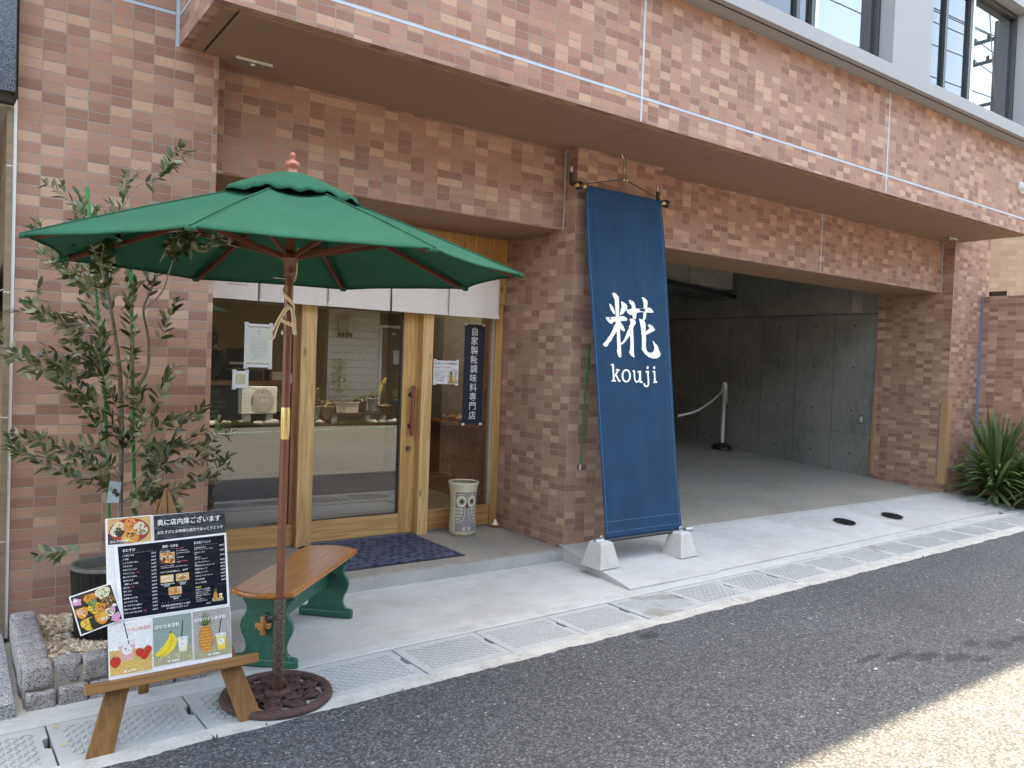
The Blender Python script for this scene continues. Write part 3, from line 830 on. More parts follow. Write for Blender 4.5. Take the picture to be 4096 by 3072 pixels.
mb = MB(); mb.tube([(UX-.022, UY-.005, .10), (UX-.034, UY-.007, .10)], .006, 8); mb.build('bolt', M_black, PLATE)

U = thing('umbrella', (UX, UY, .3), 'open green canvas market umbrella on a reddish wooden pole beside the menu easel', 'umbrella')
RC, ZT, ZA = .978, 1.818, 2.175
PH = 3.28777
tips = [Vector((UX+RC*math.cos(PH+i*math.pi/4), UY+RC*math.sin(PH+i*math.pi/4), ZT)) for i in range(8)]
apex = Vector((UX, UY, ZA))
def canopy_pt(i, a, t):                       # gore i, across a in 0..1, radius t in 0..1
    p0 = apex.lerp(tips[i], t); p1 = apex.lerp(tips[(i+1) % 8], t)
    p = p0.lerp(p1, a)
    s = 4*a*(1-a)
    out = (p - Vector((UX, UY, p.z)))
    p = p - out*(.045*s*t*t)                  # scalloped edge
    p.z += .010*math.sin(math.pi*t)*(1-s*.4) - .040*s*math.sin(math.pi*t)*.55
    p.z += .0022*noise.noise(Vector((p.x*9, p.y*9, i)))
    return p
mb = MB(); NA, NT = 12, 16
for i in range(8):
    g = [[canopy_pt(i, a/NA, t/NT) for a in range(NA+1)] for t in range(1, NT+1)]
    vs = [p for row in g for p in row]
    fs = []
    for t in range(NT-1):
        for a in range(NA):
            fs.append((t*(NA+1)+a, (t+1)*(NA+1)+a, (t+1)*(NA+1)+a+1, t*(NA+1)+a+1))
    mb.add(vs, fs, 0, True)
    e = g[-1]; lo = [p+Vector((0, 0, -.005))-(p-apex)*.003 for p in e]     # turned hem
    mb.add(e+lo, [(a, NA+1+a, NA+2+a, a+1) for a in range(NA)], 0, True)
cn = mb.build('canopy', M_canopy, U, solid=.0016)
mb = MB()
for i in range(8):                            # seam cords and corner pockets
    mb.tube([canopy_pt(i, 0, t/10)+Vector((0,0,.0025)) for t in range(2, 11)], .0032, 6)
mb.build('seam', M_canopy, cn)
for i in range(8):
    mb = MB()
    d = (tips[i]-apex).normalized(); w = Vector((-d.y, d.x, 0)).normalized(); c = tips[i]
    nrm = w.cross(d).normalized()
    if nrm.z < 0: nrm = -nrm
    mb.obox(c-d*.024-nrm*.008, d*.028, w*.017, nrm*.008)
    mb.build('corner_pocket', M_canopy, cn, bevel=.007)
mb = MB()                                     # vent cap with a frilled edge
n = 96; rings = [(.030,2.203),(.07,2.199),(.14,2.172),(.215,2.140),(.272,2.113),(.285,2.094)]
vs = []
for j, (r_, z_) in enumerate(rings):
    for k in range(n):
        a = PH+2*math.pi*k/n
        f = j/5
        w = 1-.075*f*abs(math.sin(4*(a-PH)))
        dz = f*f*(.013*noise.noise(Vector((math.cos(a)*5.2, math.sin(a)*5.2, 3)))+.005*math.sin(19*(a-PH)+math.sin(3*a)*1.9))-.010*f*abs(math.sin(4*(a-PH)))
        vs.append((UX+r_*w*math.cos(a), UY+r_*w*math.sin(a), z_+dz))
mb.add(vs, [(j*n+k, (j+1)*n+k, (j+1)*n+(k+1) % n, j*n+(k+1) % n) for j in range(5) for k in range(n)], 0, True)
mb.build('vent_cap', M_canopy, U, solid=.0015)
for i in range(8):
    a = apex+Vector((0,0,-.055)); b = tips[i]+Vector((0,0,-.015))
    d = (b-a).normalized()
    mb = MB().bar(a+d*.035, b-d*.045, .015, .021)
    rb = mb.build('rib', M_rib, U, bevel=.003)
    hub = Vector((UX, UY, 1.86)); m = a.lerp(b, .46)
    hd_ = Vector((d.x, d.y, 0)).normalized()
    MB().bar(hub+hd_*.034, m+Vector((0,0,-.014)), .013, .019).build('strut', M_rib, rb, bevel=.002)
mb = MB(); mb.tube([(UX, UY, .30), (UX, UY, 1.095)], .0178, 20).tube([(UX, UY, 1.228), (UX, UY, 2.19)], .0178, 20)
mb.build('pole', M_pole, U)
mb = MB(); mb.lathe((UX, UY, 0), [(.0183,1.095),(.0186,1.097),(.0186,1.226),(.0183,1.228)], 24)
for i in range(10):
    a = 2*math.pi*i/10; mb.box(UX+.0187*math.cos(a)-.0012, UX+.0187*math.cos(a)+.0012, UY+.0187*math.sin(a)-.0012, UY+.0187*math.sin(a)+.0012, 1.112, 1.222)
mb.build('brass_sleeve', M_brass, U)
mb = MB(); mb.lathe((UX, UY, 0), [(.0185,1.775),(.024,1.780),(.0255,1.795),(.024,1.82),(.029,1.835),(.036,1.845),(.039,1.858),(.036,1.874),(.024,1.878),(.0185,1.885)], 24)
for i in range(8):
    a = PH+i*math.pi/4; c = Vector((UX, UY, 1.862)); d = Vector((math.cos(a), math.sin(a), 0)); w = Vector((-d.y, d.x, 0))
    mb.obox(c+d*.040+w*.011, d*.008, w*.003, Vector((0,0,.010))).obox(c+d*.040-w*.011, d*.008, w*.003, Vector((0,0,.010)))
mb.build('runner_hub', M_pole, U)
mb = MB(); mb.lathe((UX, UY, 0), [(.0185,2.085),(.036,2.09),(.040,2.11),(.036,2.135),(.0185,2.14)], 24); mb.build('crown_hub', M_pole, U)
mb = MB(); mb.lathe((UX, UY, 0), [(.026,2.196),(.030,2.200),(.028,2.207),(.024,2.212),(.021,2.220),(.023,2.227),(.030,2.234),(.0315,2.243),(.027,2.253),(.015,2.259),(.0085,2.264),(.0075,2.268),(.011,2.274),(.0125,2.281),(.010,2.289),(.0045,2.293),(.0001,2.294)], 32)
mb.build('finial', M_finial, U)
mb = MB(); mb.tube([(UX-.075, UY-.012, 1.766), (UX+.03, UY+.004, 1.766)], .0022, 6); mb.build('pin', M_chrome, U)
# pull cord wound round the pole
def helix(z0, z1, turns, a0, r=.0225, n=60):
    return [(UX+r*math.cos(a0+2*math.pi*turns*i/n), UY+r*math.sin(a0+2*math.pi*turns*i/n), z0+(z1-z0)*i/n) for i in range(n+1)]
mb = MB()
for off in (0, .009):
    mb.tube(helix(1.765+off, 1.60+off, 1.25, R(10)), .0042, 7)
    mb.tube(helix(1.62+off, 1.535+off, 1.7, R(-60), .0228), .0042, 7)
    mb.tube([(UX-.012, UY-.021, 1.655+off*.3), (UX+.003+off, UY-.024, 1.64), (UX+.010+off, UY-.026, 1.60), (UX+.014+off, UY-.025, 1.56), (UX+.020+off, UY-.018, 1.535)], .0040, 7)
mb.tube([(UX+.030, UY-.004, 1.90), (UX+.028, UY-.008, 1.80), (UX+.024, UY-.004, 1.77)], .0036, 6)
lp = [(UX-.003, UY-.024, 1.648), (UX-.022, UY-.030, 1.644), (UX-.044, UY-.030, 1.61), (UX-.066, UY-.030, 1.565), (UX-.083, UY-.030, 1.528), (UX-.086, UY-.030, 1.517), (UX-.078, UY-.030, 1.511), (UX-.069, UY-.030, 1.517), (UX-.064, UY-.030, 1.532), (UX-.050, UY-.030, 1.575), (UX-.031, UY-.030, 1.615), (UX-.014, UY-.030, 1.638), (UX+.004, UY-.025, 1.645)]
def smooth(p, k=5):
    out = []
    for i in range(len(p)-1):
        p0 = Vector(p[max(i-1,0)]); p1 = Vector(p[i]); p2 = Vector(p[i+1]); p3 = Vector(p[min(i+2,len(p)-1)])
        for j in range(k):
            t = j/k
            out.append(.5*((2*p1)+(p2-p0)*t+(2*p0-5*p1+4*p2-p3)*t*t+(3*p1-p0-3*p2+p3)*t**3))
    out.append(Vector(p[-1])); return out
mb.tube(smooth(lp), .0042, 7)
mb.build('pull_cord', M_rope, U)

# ---------------------------------------------------------------- bench
BU = Vector((.690, .724, 0)); BV = Vector((-BU.y, BU.x, 0)); BC = Vector((1.470, 3.835, 0))
BN = thing('bench', BC, 'small trestle bench with varnished wooden seat and dark green legs', 'bench')
def bp(u, v, z): return BC + BU*u + BV*v + Vector((0,0,z))
def arcs():
    out = []; hl, hw = .455, .152
    for i in range(9): t = i/8; out.append((hl+.035*math.sin(math.pi*t)-.012*abs(2*t-1)**4, -hw*.86+2*hw*.86*t))
    for i in range(9): t = i/8; out.append((hl-.02-2*(hl-.02)*t, hw+.004*math.sin(math.pi*t)))
    for i in range(9): t = i/8; out.append((-hl-.035*math.sin(math.pi*t)+.012*abs(2*t-1)**4, hw*.86-2*hw*.86*t))
    for i in range(9): t = i/8; out.append((-hl+.02+2*(hl-.02)*t, -hw-.004*math.sin(math.pi*t)))
    return out
mb = MB().prism(arcs(), lambda u, v: bp(u, v, .346), (0,0,.026))
seat = mb.build('seat', wood('bench_seat_varnish', (.25,.078,.015), (.41,.145,.029), 2, 20, .30, .3, False, 16), BN, bevel=.010, seg=3)
# the seat's grain runs along the bench: rotate the texture space by giving the seat its own axes
nt = seat.data.materials[0].node_tree
for n in list(nt.nodes):
    if n.type == 'MAPPING':
        src = n.inputs[0].links[0].from_socket
        lk(nt, mapping(nt, src, (1, 1, 1), (0, 0, -math.atan2(BU.y, BU.x))), n.inputs[0])
        s = list(n.inputs['Scale'].default_value); hi = max(s); lo = min(s)
        n.inputs['Scale'].default_value = (lo, hi, hi)
prof = [(-.155,0),(.155,0),(.155,.038),(.148,.048),(.120,.052),(.105,.066),(.098,.092),(.104,.122),(.122,.155),(.130,.185),(.124,.215),(.106,.240),(.098,.262),(.100,.285),(.116,.305),(.120,.3175)]
full = prof + [(-a, b) for a, b in reversed(prof[2:])]
for s in (-1, 1):
    tr = MB().prism(full, lambda u, v: bp(s*.372-.013, u, v), BU*.026).build('leg', M_bgreen, BN, bevel=.005)
    MB().obox(bp(s*.372, 0, .0205), BU*.021, BV*.152, (0,0,.0195)).build('foot', M_bgreen, tr, bevel=.008)
    MB().obox(bp(s*.372, 0, .332), BU*.020, BV*.140, (0,0,.0135)).build('batten', M_bgreen, tr, bevel=.008)
MB().obox(bp(0, 0, .215), BU*.405, BV*.012, (0,0,.040)).build('stretcher', M_bgreen, BN, bevel=.003)
for s in (-1, 1):
    pg = MB().obox(bp(s*.415, 0, .205), BU*.028, BV*.011, (0,0,.014)).build('tenon', M_peg, BN, bevel=.002)
    MB().obox(bp(s*.410, 0, .203), BU*.012, BV*.011, (0,0,.044)).obox(bp(s*.410, 0, .203), BU*.012, BV*.036, (0,0,.012)).build('wedge', M_peg, pg, bevel=.004)
mb = MB()
for s in (-1, 1):
    for v in (-.05, .05): mb.tube([bp(s*(.372-.016), v, .235), bp(s*(.372-.012), v, .235)], .007, 10)
mb.build('bolt', M_black, BN)

# ---------------------------------------------------------------- menu easel and board
EO = Vector((.719, 3.0565, 0.001))
EU = Vector((.99986, .01666, 0)); EV = Vector((-.00426, .25578, .96673)); EN = Vector((.01611, -.96659, .25581))
def ep(u, v, n=0): return EO + EU*u + EV*v + EN*n
E_ = thing('easel', EO, 'brown stained wooden easel holding the menu board at the roadside', 'easel')
M_easel_l = wood('easel_leg_wood', (.14,.060,.016), (.235,.105,.030), 2, 26, .5, 0, False, 18)
for lg in ([(-.3097,0),(-.2235,0),(.0005,.833),(-.0005,.936),(-.0115,.936),(-.049,.833)], [(.2255,0),(.3165,0),(.0285,.833),(-.008,.936),(.0005,.833)]):
    pass
for s in (-1, 1):
    c0 = .2668 if s < 0 else .2710
    poly = [(s*(c0-.045),0),(s*(c0+.045),0),(s*.0385-.010,.828),(s*.004-.010,.936),(-.010+s*.0012,.936),(-.010+s*.0012,.790)]
    if s < 0: poly = poly[::-1]
    MB().prism(poly, lambda u, v: ep(u, max(v, -.0), -.018), EN*.018).build('leg', M_easel_l, E_, bevel=.0025)
MB().prism([(-.3137,.2175),(.2987,.2175),(.2992,.2520),(-.3133,.2520)], lambda u, v: ep(u, v, .0005), EN*.048).build('ledge', wood('easel_ledge_wood', (.15,.066,.018), (.255,.118,.034), 0, 26, .5, 0, False, 18), E_, bevel=.0025)
MB().prism([(-.16,.50),(.14,.50),(.13,.54),(-.15,.54)], lambda u, v: ep(u, v, -.036), EN*.0175).build('crossbar', M_easel, E_)
MB().bar((.690, 3.30, .86), (.682, 3.535, .004), .040, .018, 0, (0,1,0)).build('rear_leg', M_easel, E_, bevel=.002)

MBD = thing('menu_board', ep(0,.255,.02), 'white menu board with dark price list and drink photos standing on the easel', 'menu board')
M_panel = plain('white_wood_grain_panel', (.70,.68,.68), .3, var=.06, scale=60, coat=.4)
MB().prism([(-.2350,.2525),(.2008,.2525),(.2012,.8305),(-.2345,.8320)], lambda u, v: ep(u, v, .013), EN*.016).build('panel', M_panel, MBD, bevel=.002)
def gloss(name, col, var=.05, scale=30, wavy=0.0):
    m = plain(name, col, .5, var=var, scale=scale, spec=.2, coat=1.0)
    nt = m.node_tree; b = nt.nodes['Principled BSDF']; b.inputs['Coat Roughness'].default_value = .03
    if wavy:
        n = noise_n(nt, mapping(nt, objco(nt), (14, 14, 30)), 1.0, 3, .55, .8)
        q = nt.nodes.new('ShaderNodeBump'); q.inputs['Strength'].default_value = wavy; q.inputs['Distance'].default_value = .012
        lk(nt, n.outputs[0], q.inputs['Height']); lk(nt, q.outputs[0], b.inputs['Coat Normal'])
    return m
M_menu = gloss('laminated_navy_print', (.004,.007,.015), wavy=.22)
M_menu.node_tree.nodes['Principled BSDF'].inputs['Coat Weight'].default_value = .3
M_menu.node_tree.nodes['Principled BSDF'].inputs['Specular IOR Level'].default_value = .05
M_menuh = gloss('laminated_navy_header', (.006,.008,.015), wavy=1.0)
M_lamw = gloss('laminated_white', (.76,.77,.78), .02)
M_twhite = plain('menu_lettering_white', (.80,.80,.78), .4, var=.01)
M_tred = plain('menu_lettering_red', (.62,.06,.07), .4)
M_tyel = plain('menu_lettering_yellow', (.72,.62,.05), .4)
def sheet(name, quad, n, m, parent=MBD, th=.0012, label=None):
    o = MB().prism(quad[::-1] if False else quad, lambda u, v: ep(u, v, n), EN*th).build(name, m, parent)
    if label: o['label'] = label
    return o
L1 = .0300
def wav(u, v): return .0
def fe(n): return lambda u, v: ep(u, v, n)
def qd(a, b, c, d): return [d, c, b, a]
# header
hdr = sheet('header_card', qd((-.0690,.8285),(.2002,.8302),(.2012,.7378),(-.0685,.7333)), L1, M_menuh)
mb = MB()
text(mb, '奥に店内席ございます', fe(L1+.0016), -.0570, .7905, .0255, 0, .238, .022)
text(mb, 'おむすびとお味噌汁店内でゆっくりどうぞ', fe(L1+.0016), -.0570, .7570, .0140, 0, .246, .018)
mb.build('lettering', M_twhite, hdr)
# main menu
mw = sheet('price_list', qd((-.2105,.7295),(.2006,.7382),(.2008,.4545),(-.1975,.4560)), L1+.0002, M_lamw)
sheet('print', qd((-.1978,.7247),(.1933,.7300),(.1916,.4590),(-.1830,.4606)), L1+.0018, M_menu, mw, .0002)
mb = MB(); LT = L1+.0024; f = fe(LT)
text(mb, 'おむすび', f, -.1805, .7035, .0125, 0, .043, .02)
text(mb, '御膳・お弁当', f, -.0500, .7035, .0115, 0, .064, .02)
text(mb, 'あま糀ドリンク', f, .0745, .7055, .0115, 0, .064, .02)
for k in range(14): text(mb, '・', f, -.178+.0076*k, .6935, .008, 0)
for k in range(11): text(mb, '・', f, -.049+.0082*k, .6935, .008, 0); text(mb, '・', f, .075+.0085*k, .6955, .008, 0)
items = ['しお糀むすび','ごま塩','しょうがちりめん','うめおかか','ねぎごまこんぶ','たまごこんぶ','鶏ごぼうそぼろ','焼おむすび','御膳しょうゆ糀','焼さば','焼しゃけ','炊き込み','自家製つなマヨ','おむすびそうみ','おいなりさん(2個入)','明太でしお糀バター','でるころいすむすび']
prices = ['160円','160円','200円','230円','230円','250円','250円','250円','270円','280円','290円','290円','320円','330円','350円','400円','430円']
mr_ = MB()
for i, (a, b) in enumerate(zip(items, prices)):
    v = .6860-.01305*i
    text(mb, a, f, -.1812, v, .0068, 0, None, .012)
    text(mb, b, f, -.0660, v, .0072, 0, None, .012, 'R')
    if i in (5, 9, 16): text(mr_, '人気', f, -.1812+.0068*len(a)+.003, v+.001, .0062, 0, None, .02)
text(mb, 'おむすび御膳', f, -.0515, .6865, .0062, 0, None, .012)
for i, s in enumerate(('おむすび2個(お好み)','あら汁又はみそ汁(小鉢)','＋','小鉢そば(別)','＋','お漬物')): text(mb, s, f, .0085, .6850-.0085*i, .0046, 0, None, .012)
text(mr_, '730円(税込)', f, .0180, .6440, .0060, 0, None, .02); text(mr_, 'おむすび御膳', f, .0085, .6935, .0042, 0, None, .02)
text(mb, '※テイクアウトの方は', f, -.0515, .6320, .0052, 0); text(mb, '+お好きなおむすび2個を合わせ100円でお弁当にできます！', f, -.0495, .6260, .0044, 0, .098)
text(mb, 'きまぐれ弁当(日替わり)', f, -.0523, .6085, .0068, 0, None, .012); text(mb, '600円', f, .0475, .6095, .0078, 0, None, .015, 'R')
text(mb, '鮭の西京焼き弁当', f, -.0515, .5635, .0062, 0, None, .012); text(mb, '850円', f, -.030, .5565, .0078, 0, None, .015, 'C')
text(mb, 'さばめし弁', f, .0270, .5640, .0062, 0, None, .012, 'C'); text(mb, '850円', f, .027, .5570, .0078, 0, None, .015, 'C')
text(mb, 'がぱおらいす', f, .0, .5130, .0068, 0, None, .012, 'C'); text(mb, '780円', f, .0, .5055, .0078, 0, None, .015, 'C')
for k in range(10): text(mb, '・', f, -.049+.0105*k, .4955, .008, 0)
text(mb, '汁物 単品150円/お弁当セット100円', f, -.0530, .4830, .0078, 0, .104, .016)
text(mb, '日～具沢山みそ汁/魚～とん汁', f, -.0330, .4730, .0066, 0, .078, .014)
dr_i = [('あま糀(あまざけ)','490円','加温・ノンアルコールですべて手作り'),('きな粉ソイラテ','390円','加温'),('抹茶ラテ','390円','加温・牛乳・豆乳選べます'),('ロイヤルミルクティー','400円','加温'),('自家製はちみつレモンソーダ','380円',''),('自家製うめソーダ','380円',''),('自家製しそソーダ','360円',''),('大人のジンジャーエール','420円',''),('ばななあま糀','420円',''),('みっくすあま糀','520円','')]
v = .6875
for i, (a, b, c) in enumerate(dr_i):
    text(mb, a, f, .0750, v, .0066, 0, None, .012, 'L', .88); text(mb, b, f, .1895, v+.001, .0074, 0, None, .012, 'R')
    if c: text(mb, c, f, .0750, v-.0060, .0042, 0)
    v -= .0188 if i < 3 else .0131
text(mb, '台湾パインあま糀', f, .0735, .5265, .0070, 0, None, .014)
for i, s in enumerate(('旬の台湾パインと自家製あ','ま糀だけで作りました。','砂糖不使用、食物を甘さと','爽やかさ。','今しか飲めない','今年人気の一杯です。')): text(mb, s, f, .0735, .5185-.0070*i, .0047, 0)
text(mb, '590円', f, .1280, .4700, .0068, 0, None, .012, 'R')
mb.build('lettering', M_twhite, mw); mr_.build('lettering', M_tred, mw, )
my = MB(); text(my, '期間限定', f, .0738, .5365, .0056, 0, None, .03); my.build('lettering', M_tyel, mw)
# ---- printed food photographs on the board, built as flat coloured shapes inside each print
def col(name, c): 
    m = bpy.data.materials.get(name)
    return m or plain(name, c, .22, var=.18, scale=170, coat=.4)
PC = {'rice': (.62,.55,.42), 'nori': (.025,.03,.02), 'redplate': (.36,.025,.03), 'orange': (.62,.24,.035), 'yellow': (.66,.47,.05), 'brown': (.23,.105,.035), 'green': (.15,.26,.05),
      'pink': (.62,.28,.42), 'dark': (.035,.03,.028), 'wood': (.55,.35,.13), 'wall': (.52,.52,.50), 'sage': (.22,.29,.255), 'grey': (.33,.31,.29), 'straw': (.02,.02,.022), 'cup': (.62,.60,.58),
      'pinkdrink': (.60,.33,.30), 'cream': (.64,.63,.46), 'juice': (.70,.50,.08), 'strawb': (.52,.03,.03), 'banana': (.70,.54,.05), 'bandark': (.40,.29,.03), 'pine': (.46,.17,.03), 'pinehi': (.68,.36,.09),
      'leaf': (.035,.06,.028), 'mat': (.33,.31,.19), 'label': (.66,.66,.64), 'redbrt': (.55,.05,.03), 'greenbrt': (.33,.42,.10)}
PM = {k: col('print_'+k, v) for k, v in PC.items()}
PKEYS = list(PC); PMATS = [PM[k] for k in PKEYS]; PI = {k: i for i, k in enumerate(PKEYS)}
class Print:
    def __init__(s, fn): s.mb = MB(); s.fn = fn; s.n = 0.0
    def shape(s, pts, key):
        s.n += .000035
        s.mb.add([s.fn(u, v, s.n) for u, v in pts], [tuple(range(len(pts)))], PI[key])
    def blob(s, u, v, ru, rv, key, rough=.16, seed=0, n=16, rot=0):
        c, d = math.cos(rot), math.sin(rot); pts = []
        for k in range(n):
            a = 2*math.pi*k/n; q = 1+rough*noise.noise(Vector((math.cos(a)*1.4+seed*3.7, math.sin(a)*1.4+seed, seed*1.9)))*1.6
            x, y = ru*q*math.cos(a), rv*q*math.sin(a)
            pts.append((u+c*x-d*y, v+d*x+c*y))
        s.shape(pts, key)
    def specks(s, u, v, ru, rv, key, n, r, seed=0):
        rn = random.Random(seed+n)
        for i in range(n):
            a = rn.uniform(0, 6.28); q = math.sqrt(rn.random())
            s.blob(u+ru*q*math.cos(a), v+rv*q*math.sin(a), r*rn.uniform(.5,1.3), r*rn.uniform(.4,1.0), key, .3, seed+i*.37, 7, rn.uniform(0,3))
    def onigiri(s, u, v, r, base, spk, seed):
        pts = []
        for k in range(18):
            a = 2*math.pi*k/18; q = r*(1-.13*math.cos(3*(a-math.pi/2)+math.pi))*(1+.06*noise.noise(Vector((a*2, seed, 1))))
            pts.append((u+q*math.cos(a), v+q*math.sin(a)*.92))
        s.shape(pts, base); s.specks(u, v, r*.75, r*.7, spk, 14, r*.17, seed); s.specks(u, v, r*.7, r*.65, 'rice', 8, r*.10, seed+5)
    def done(s, name, parent): return s.mb.build(name, PMATS, parent)
def omusubi_set(p, u0, v0, u1, v1, txt=False):
    w, h = u1-u0, v1-v0
    q = lambda a, b: (u0+a*w, v0+b*h)
    p.shape([q(0,0), q(1,0), q(1,1), q(0,1)], 'wood')
    p.shape([q(0,0), q(.5,0), q(.3,.2), q(0,.45)], 'dark')
    p.blob(*q(.5,.48), .47*w, .49*h, 'dark', .03, 1, 28); p.blob(*q(.5,.49), .455*w, .47*h, 'redplate', .03, 1, 28)
    p.onigiri(*q(.26,.55), .20*w, 'rice', 'orange', 1); p.blob(*q(.30,.40), .13*w, .13*h, 'nori', .2, 3); p.specks(*q(.22,.52), .08*w, .1*h, 'nori', 9, .03*w, 4)
    p.onigiri(*q(.52,.78), .15*w, 'orange', 'strawb', 2); p.onigiri(*q(.74,.52), .18*w, 'rice', 'brown', 3); p.specks(*q(.76,.40), .10*w, .07*h, 'green', 9, .03*w, 6)
    p.onigiri(*q(.50,.26), .20*w, 'orange', 'yellow', 4); p.specks(*q(.52,.30), .10*w, .10*h, 'brown', 8, .03*w, 9); p.specks(*q(.5,.36), .10*w, .05*h, 'nori', 5, .025*w, 11)
fp = lambda base: (lambda u, v, n: ep(u, v, base+n))
# photo card top left
pc = sheet('photo_card', qd((-.2330,.8315),(-.0760,.8330),(-.0785,.7328),(-.2328,.7312)), L1, M_lamw)
p = Print(fp(L1+.0015)); omusubi_set(p, -.2295, .7345, -.0800, .8290); p.done('food_photo', pc)
mb = MB(); text(mb, 'おむすび御膳', fe(L1+.0062), -.2225, .7400, .0110, 0, .062, .02); mb.build('lettering', M_twhite, pc)
# small photos inside the price list
p = Print(fp(LT)); omusubi_set(p, -.0520, .6420, .0018, .6845); p.done('food_photo', mw)
for (u0, v0, u1, v1, k) in ((-.0528,.5720,-.0052,.5995,0), (.0032,.5720,.0512,.5995,1), (-.0252,.5230,.0225,.5518,2)):
    p = Print(fp(LT)); w, h = u1-u0, v1-v0
    p.shape([(u0,v0),(u1,v0),(u1,v1),(u0,v1)], 'wood')
    if k == 0:
        p.shape([(u0+.06*w,v0+.15*h),(u0+.9*w,v0+.1*h),(u0+.95*w,v0+.85*h),(u0+.1*w,v0+.9*h)], 'rice'); p.blob(u0+.4*w, v0+.5*h, .36*w, .14*h, 'pinkdrink', .2, 2, 14, .35); p.specks(u0+.68*w, v0+.45*h, .2*w, .26*h, 'greenbrt', 12, .05*w, 2); p.specks(u0+.5*w, v0+.3*h, .3*w, .12*h, 'yellow', 8, .04*w, 3)
    if k == 1:
        p.blob(u0+.5*w, v0+.5*h, .40*w, .44*h, 'dark', .04, 1); p.blob(u0+.5*w, v0+.5*h, .36*w, .39*h, 'rice', .04, 1); p.blob(u0+.5*w, v0+.42*h, .3*w, .26*h, 'brown', .2, 2); p.specks(u0+.55*w, v0+.68*h, .22*w, .12*h, 'green', 8, .05*w, 5); p.specks(u0+.5*w, v0+.5*h, .2*w, .15*h, 'orange', 6, .04*w, 8)
    if k == 2:
        p.blob(u0+.45*w, v0+.5*h, .42*w, .40*h, 'orange', .08, 1); p.specks(u0+.42*w, v0+.5*h, .36*w, .32*h, 'brown', 16, .05*w, 5); p.specks(u0+.42*w, v0+.5*h, .34*w, .3*h, 'rice', 10, .04*w, 15); p.blob(u0+.78*w, v0+.62*h, .14*w, .22*h, 'label', .1, 2); p.blob(u0+.78*w, v0+.6*h, .08*w, .12*h, 'redbrt', .1, 3)
    p.done('food_photo', mw)
def pineapple(p, u, v, h):
    w = h*.335
    p.blob(u, v+h*.33, w*.5, h*.335, 'pine', .05, 1, 22)
    rn = random.Random(4)
    for r_ in range(9):
        for c in range(7):
            a = (c-3+.5*(r_ % 2))/3.4; b = (r_-4)/4.6
            if a*a+b*b > .86: continue
            p.blob(u+a*w*.5, v+h*.33+b*h*.33, w*.058, h*.026, 'pinehi', .25, r_*9+c, 6)
    for i in range(15):
        a = R(90+(i-7)*11.5); L = h*(.36-.018*abs(i-7)) * (.85+.3*rn.random()); bu = u+(i-7)*w*.022; bvv = v+h*.64
        d = (math.cos(a), math.sin(a)); pr = (-d[1], d[0])
        p.shape([(bu-pr[0]*w*.05,bvv-pr[1]*w*.05),(bu+pr[0]*w*.05,bvv+pr[1]*w*.05),(bu+d[0]*L,bvv+d[1]*L)], 'leaf' if i % 3 else 'green')
def cup(p, u0, u1, vt, vb, drink, fill, strawpts, lab=True):
    w = u1-u0; uc = (u0+u1)/2
    p.shape([(u0+.16*w,vb),(u1-.16*w,vb),(u1,vt),(u0,vt)], 'cup')
    vf = vb+(vt-vb)*fill; e = .16*w*(1-fill)
    p.shape([(u0+.16*w,vb+.001),(u1-.16*w,vb+.001),(u1-e,vf),(u0+e,vf)], drink)
    (a, b), (c, d), r_ = strawpts
    p.shape([(a-r_,b),(a+r_,b),(c+r_,d),(c-r_,d)][::-1], 'straw')
    p.blob(uc, vt-.001, w*.52, .0028, 'label', .05, 2, 16)
    if lab:
        p.blob(uc, (vb+vt)/2+.001, w*.30, w*.30, 'label', .02, 1, 18)
        p.blob(uc-w*.08, (vb+vt)/2+w*.08, w*.08, w*.09, 'grey', .25, 3, 9); p.shape([(uc-w*.09,(vb+vt)/2-w*.14),(uc-w*.07,(vb+vt)/2-w*.14),(uc-w*.07,(vb+vt)/2+w*.06),(uc-w*.09,(vb+vt)/2+w*.06)], 'grey')
        for i in range(3): p.shape([(uc+w*.02,(vb+vt)/2-w*.03*i),(uc+w*.17,(vb+vt)/2-w*.03*i),(uc+w*.17,(vb+vt)/2+w*.015-w*.03*i),(uc+w*.02,(vb+vt)/2+w*.015-w*.03*i)], 'grey')
def berry(p, u, v, r, s):
    sh = lambda k: [(u+k*r*math.cos(a)*(1.0 if math.sin(a) > 0 else 1+.22*math.sin(a)), v+k*r*math.sin(a)*1.12) for a in [2*math.pi*q/18 for q in range(18)]]
    p.shape(sh(1.10), 'redplate'); p.shape(sh(1.0), 'strawb'); p.blob(u-r*.3, v+r*.15, r*.35, r*.4, 'redbrt', .2, s, 10); p.specks(u, v, r*.75, r*.8, 'orange', 12, r*.05, s)
    for i in range(6):
        a = R(90+(i-2.5)*32+20*math.sin(s)); p.shape([(u-r*.1,v+r*.85),(u+r*.12,v+r*.8),(u+r*.9*math.cos(a),v+r*.8+r*.5*math.sin(a))], 'leaf' if i % 2 else 'greenbrt')
